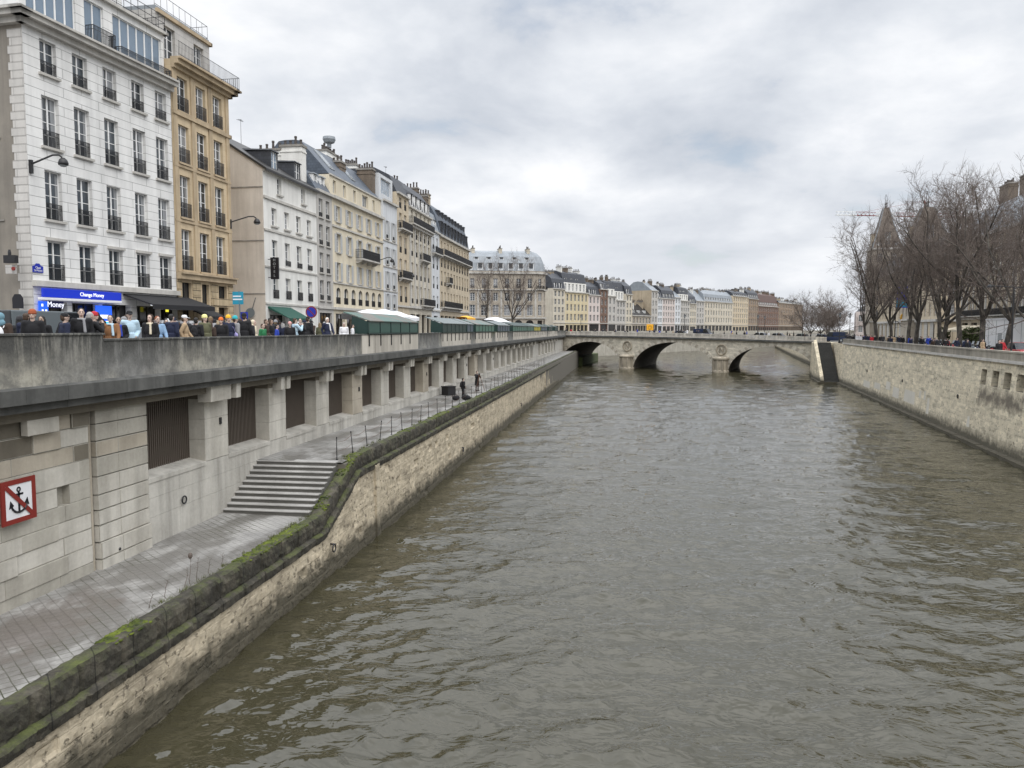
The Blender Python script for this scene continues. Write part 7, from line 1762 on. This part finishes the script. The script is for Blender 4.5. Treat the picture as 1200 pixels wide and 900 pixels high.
def wn(typ, ins=None, **pr):
    n = N_.new(typ)
    for k_, v_ in pr.items(): setattr(n, k_, v_)
    for k_, v_ in (ins or {}).items():
        if hasattr(v_, 'links'): t.links.new(v_, n.inputs[k_])
        else: n.inputs[k_].default_value = v_
    return n
sky = wn('ShaderNodeTexSky', sky_type='NISHITA', sun_disc=False, sun_elevation=rad(SUN_EL), sun_rotation=rad(SUN_AZ), air_density=1.2, dust_density=1.5)
g = wn('ShaderNodeTexCoord').outputs['Generated']; sp = wn('ShaderNodeSeparateXYZ', {0: g}).outputs
zz = wn('ShaderNodeMath', {0: sp[2], 1: .0}, operation='MAXIMUM').outputs[0]; den = wn('ShaderNodeMath', {0: zz, 1: .3}, operation='ADD').outputs[0]
pv = wn('ShaderNodeCombineXYZ', {0: wn('ShaderNodeMath', {0: sp[0], 1: den}, operation='DIVIDE').outputs[0], 1: wn('ShaderNodeMath', {0: sp[1], 1: den}, operation='DIVIDE').outputs[0], 2: 0.}).outputs[0]
def wr(f, st):
    r = wn('ShaderNodeValToRGB', {'Fac': f}); e = r.color_ramp.elements
    while len(e) < len(st): e.new(.5)
    for el, (p, c) in zip(e, st): el.position = p; el.color = (*c, 1) if not isinstance(c, (int, float)) else (c, c, c, 1)
    return r.outputs[0]
n1 = wn('ShaderNodeTexNoise', {'Vector': wn('ShaderNodeMapping', {'Vector': pv, 'Location': (2.3, .7, 0)}).outputs[0], 'Scale': 1.0, 'Detail': 7., 'Roughness': .52, 'Distortion': .2}).outputs[0]
n2 = wn('ShaderNodeTexNoise', {'Vector': wn('ShaderNodeMapping', {'Vector': pv, 'Location': (7.3, 4.7, 0)}).outputs[0], 'Scale': 2.6, 'Detail': 7., 'Roughness': .55, 'Distortion': .15}).outputs[0]
mx = wn('ShaderNodeMix', {0: .5, 2: n1, 3: n2}, data_type='FLOAT').outputs[0]
cloud = wr(mx, [(.36, (.42, .455, .51)), (.44, (.5, .53, .58)), (.51, (.6, .625, .665)), (.6, (.75, .76, .78))])
hz = wr(zz, [(0., 1.), (.22, 0.)])
m2 = wn('ShaderNodeMix', {0: wn('ShaderNodeMath', {0: hz, 1: .55}, operation='MULTIPLY').outputs[0], 6: cloud, 7: (.72, .73, .75, 1)}, data_type='RGBA').outputs[2]
zen = wr(zz, [(.38, 0.), (.75, 1.)]); zs2 = wn('ShaderNodeMath', {0: wn('ShaderNodeMath', {0: zen, 1: 16.}, operation='MULTIPLY').outputs[0], 1: 10.}, operation='ADD').outputs[0]
m3 = wn('ShaderNodeVectorMath', {0: m2, 'Scale': zs2}, operation='SCALE').outputs[0]
gap = wr(n2, [(.3, 1.), (.4, 0.)])
m4 = wn('ShaderNodeMix', {0: wn('ShaderNodeMath', {0: gap, 1: .35}, operation='MULTIPLY').outputs[0], 6: m3, 7: sky.outputs[0]}, data_type='RGBA').outputs[2]
t.links.new(m4, bg.inputs['Color']); bg.inputs['Strength'].default_value = .1
vs = S.view_settings; vs.view_transform = 'Standard'; vs.look = 'None'; vs.exposure = .42; vs.gamma = 1.; vs.use_curve_mapping = False
S.cycles.max_bounces = 6; S.cycles.diffuse_bounces = 3; S.cycles.glossy_bounces = 3; S.cycles.use_denoising = True
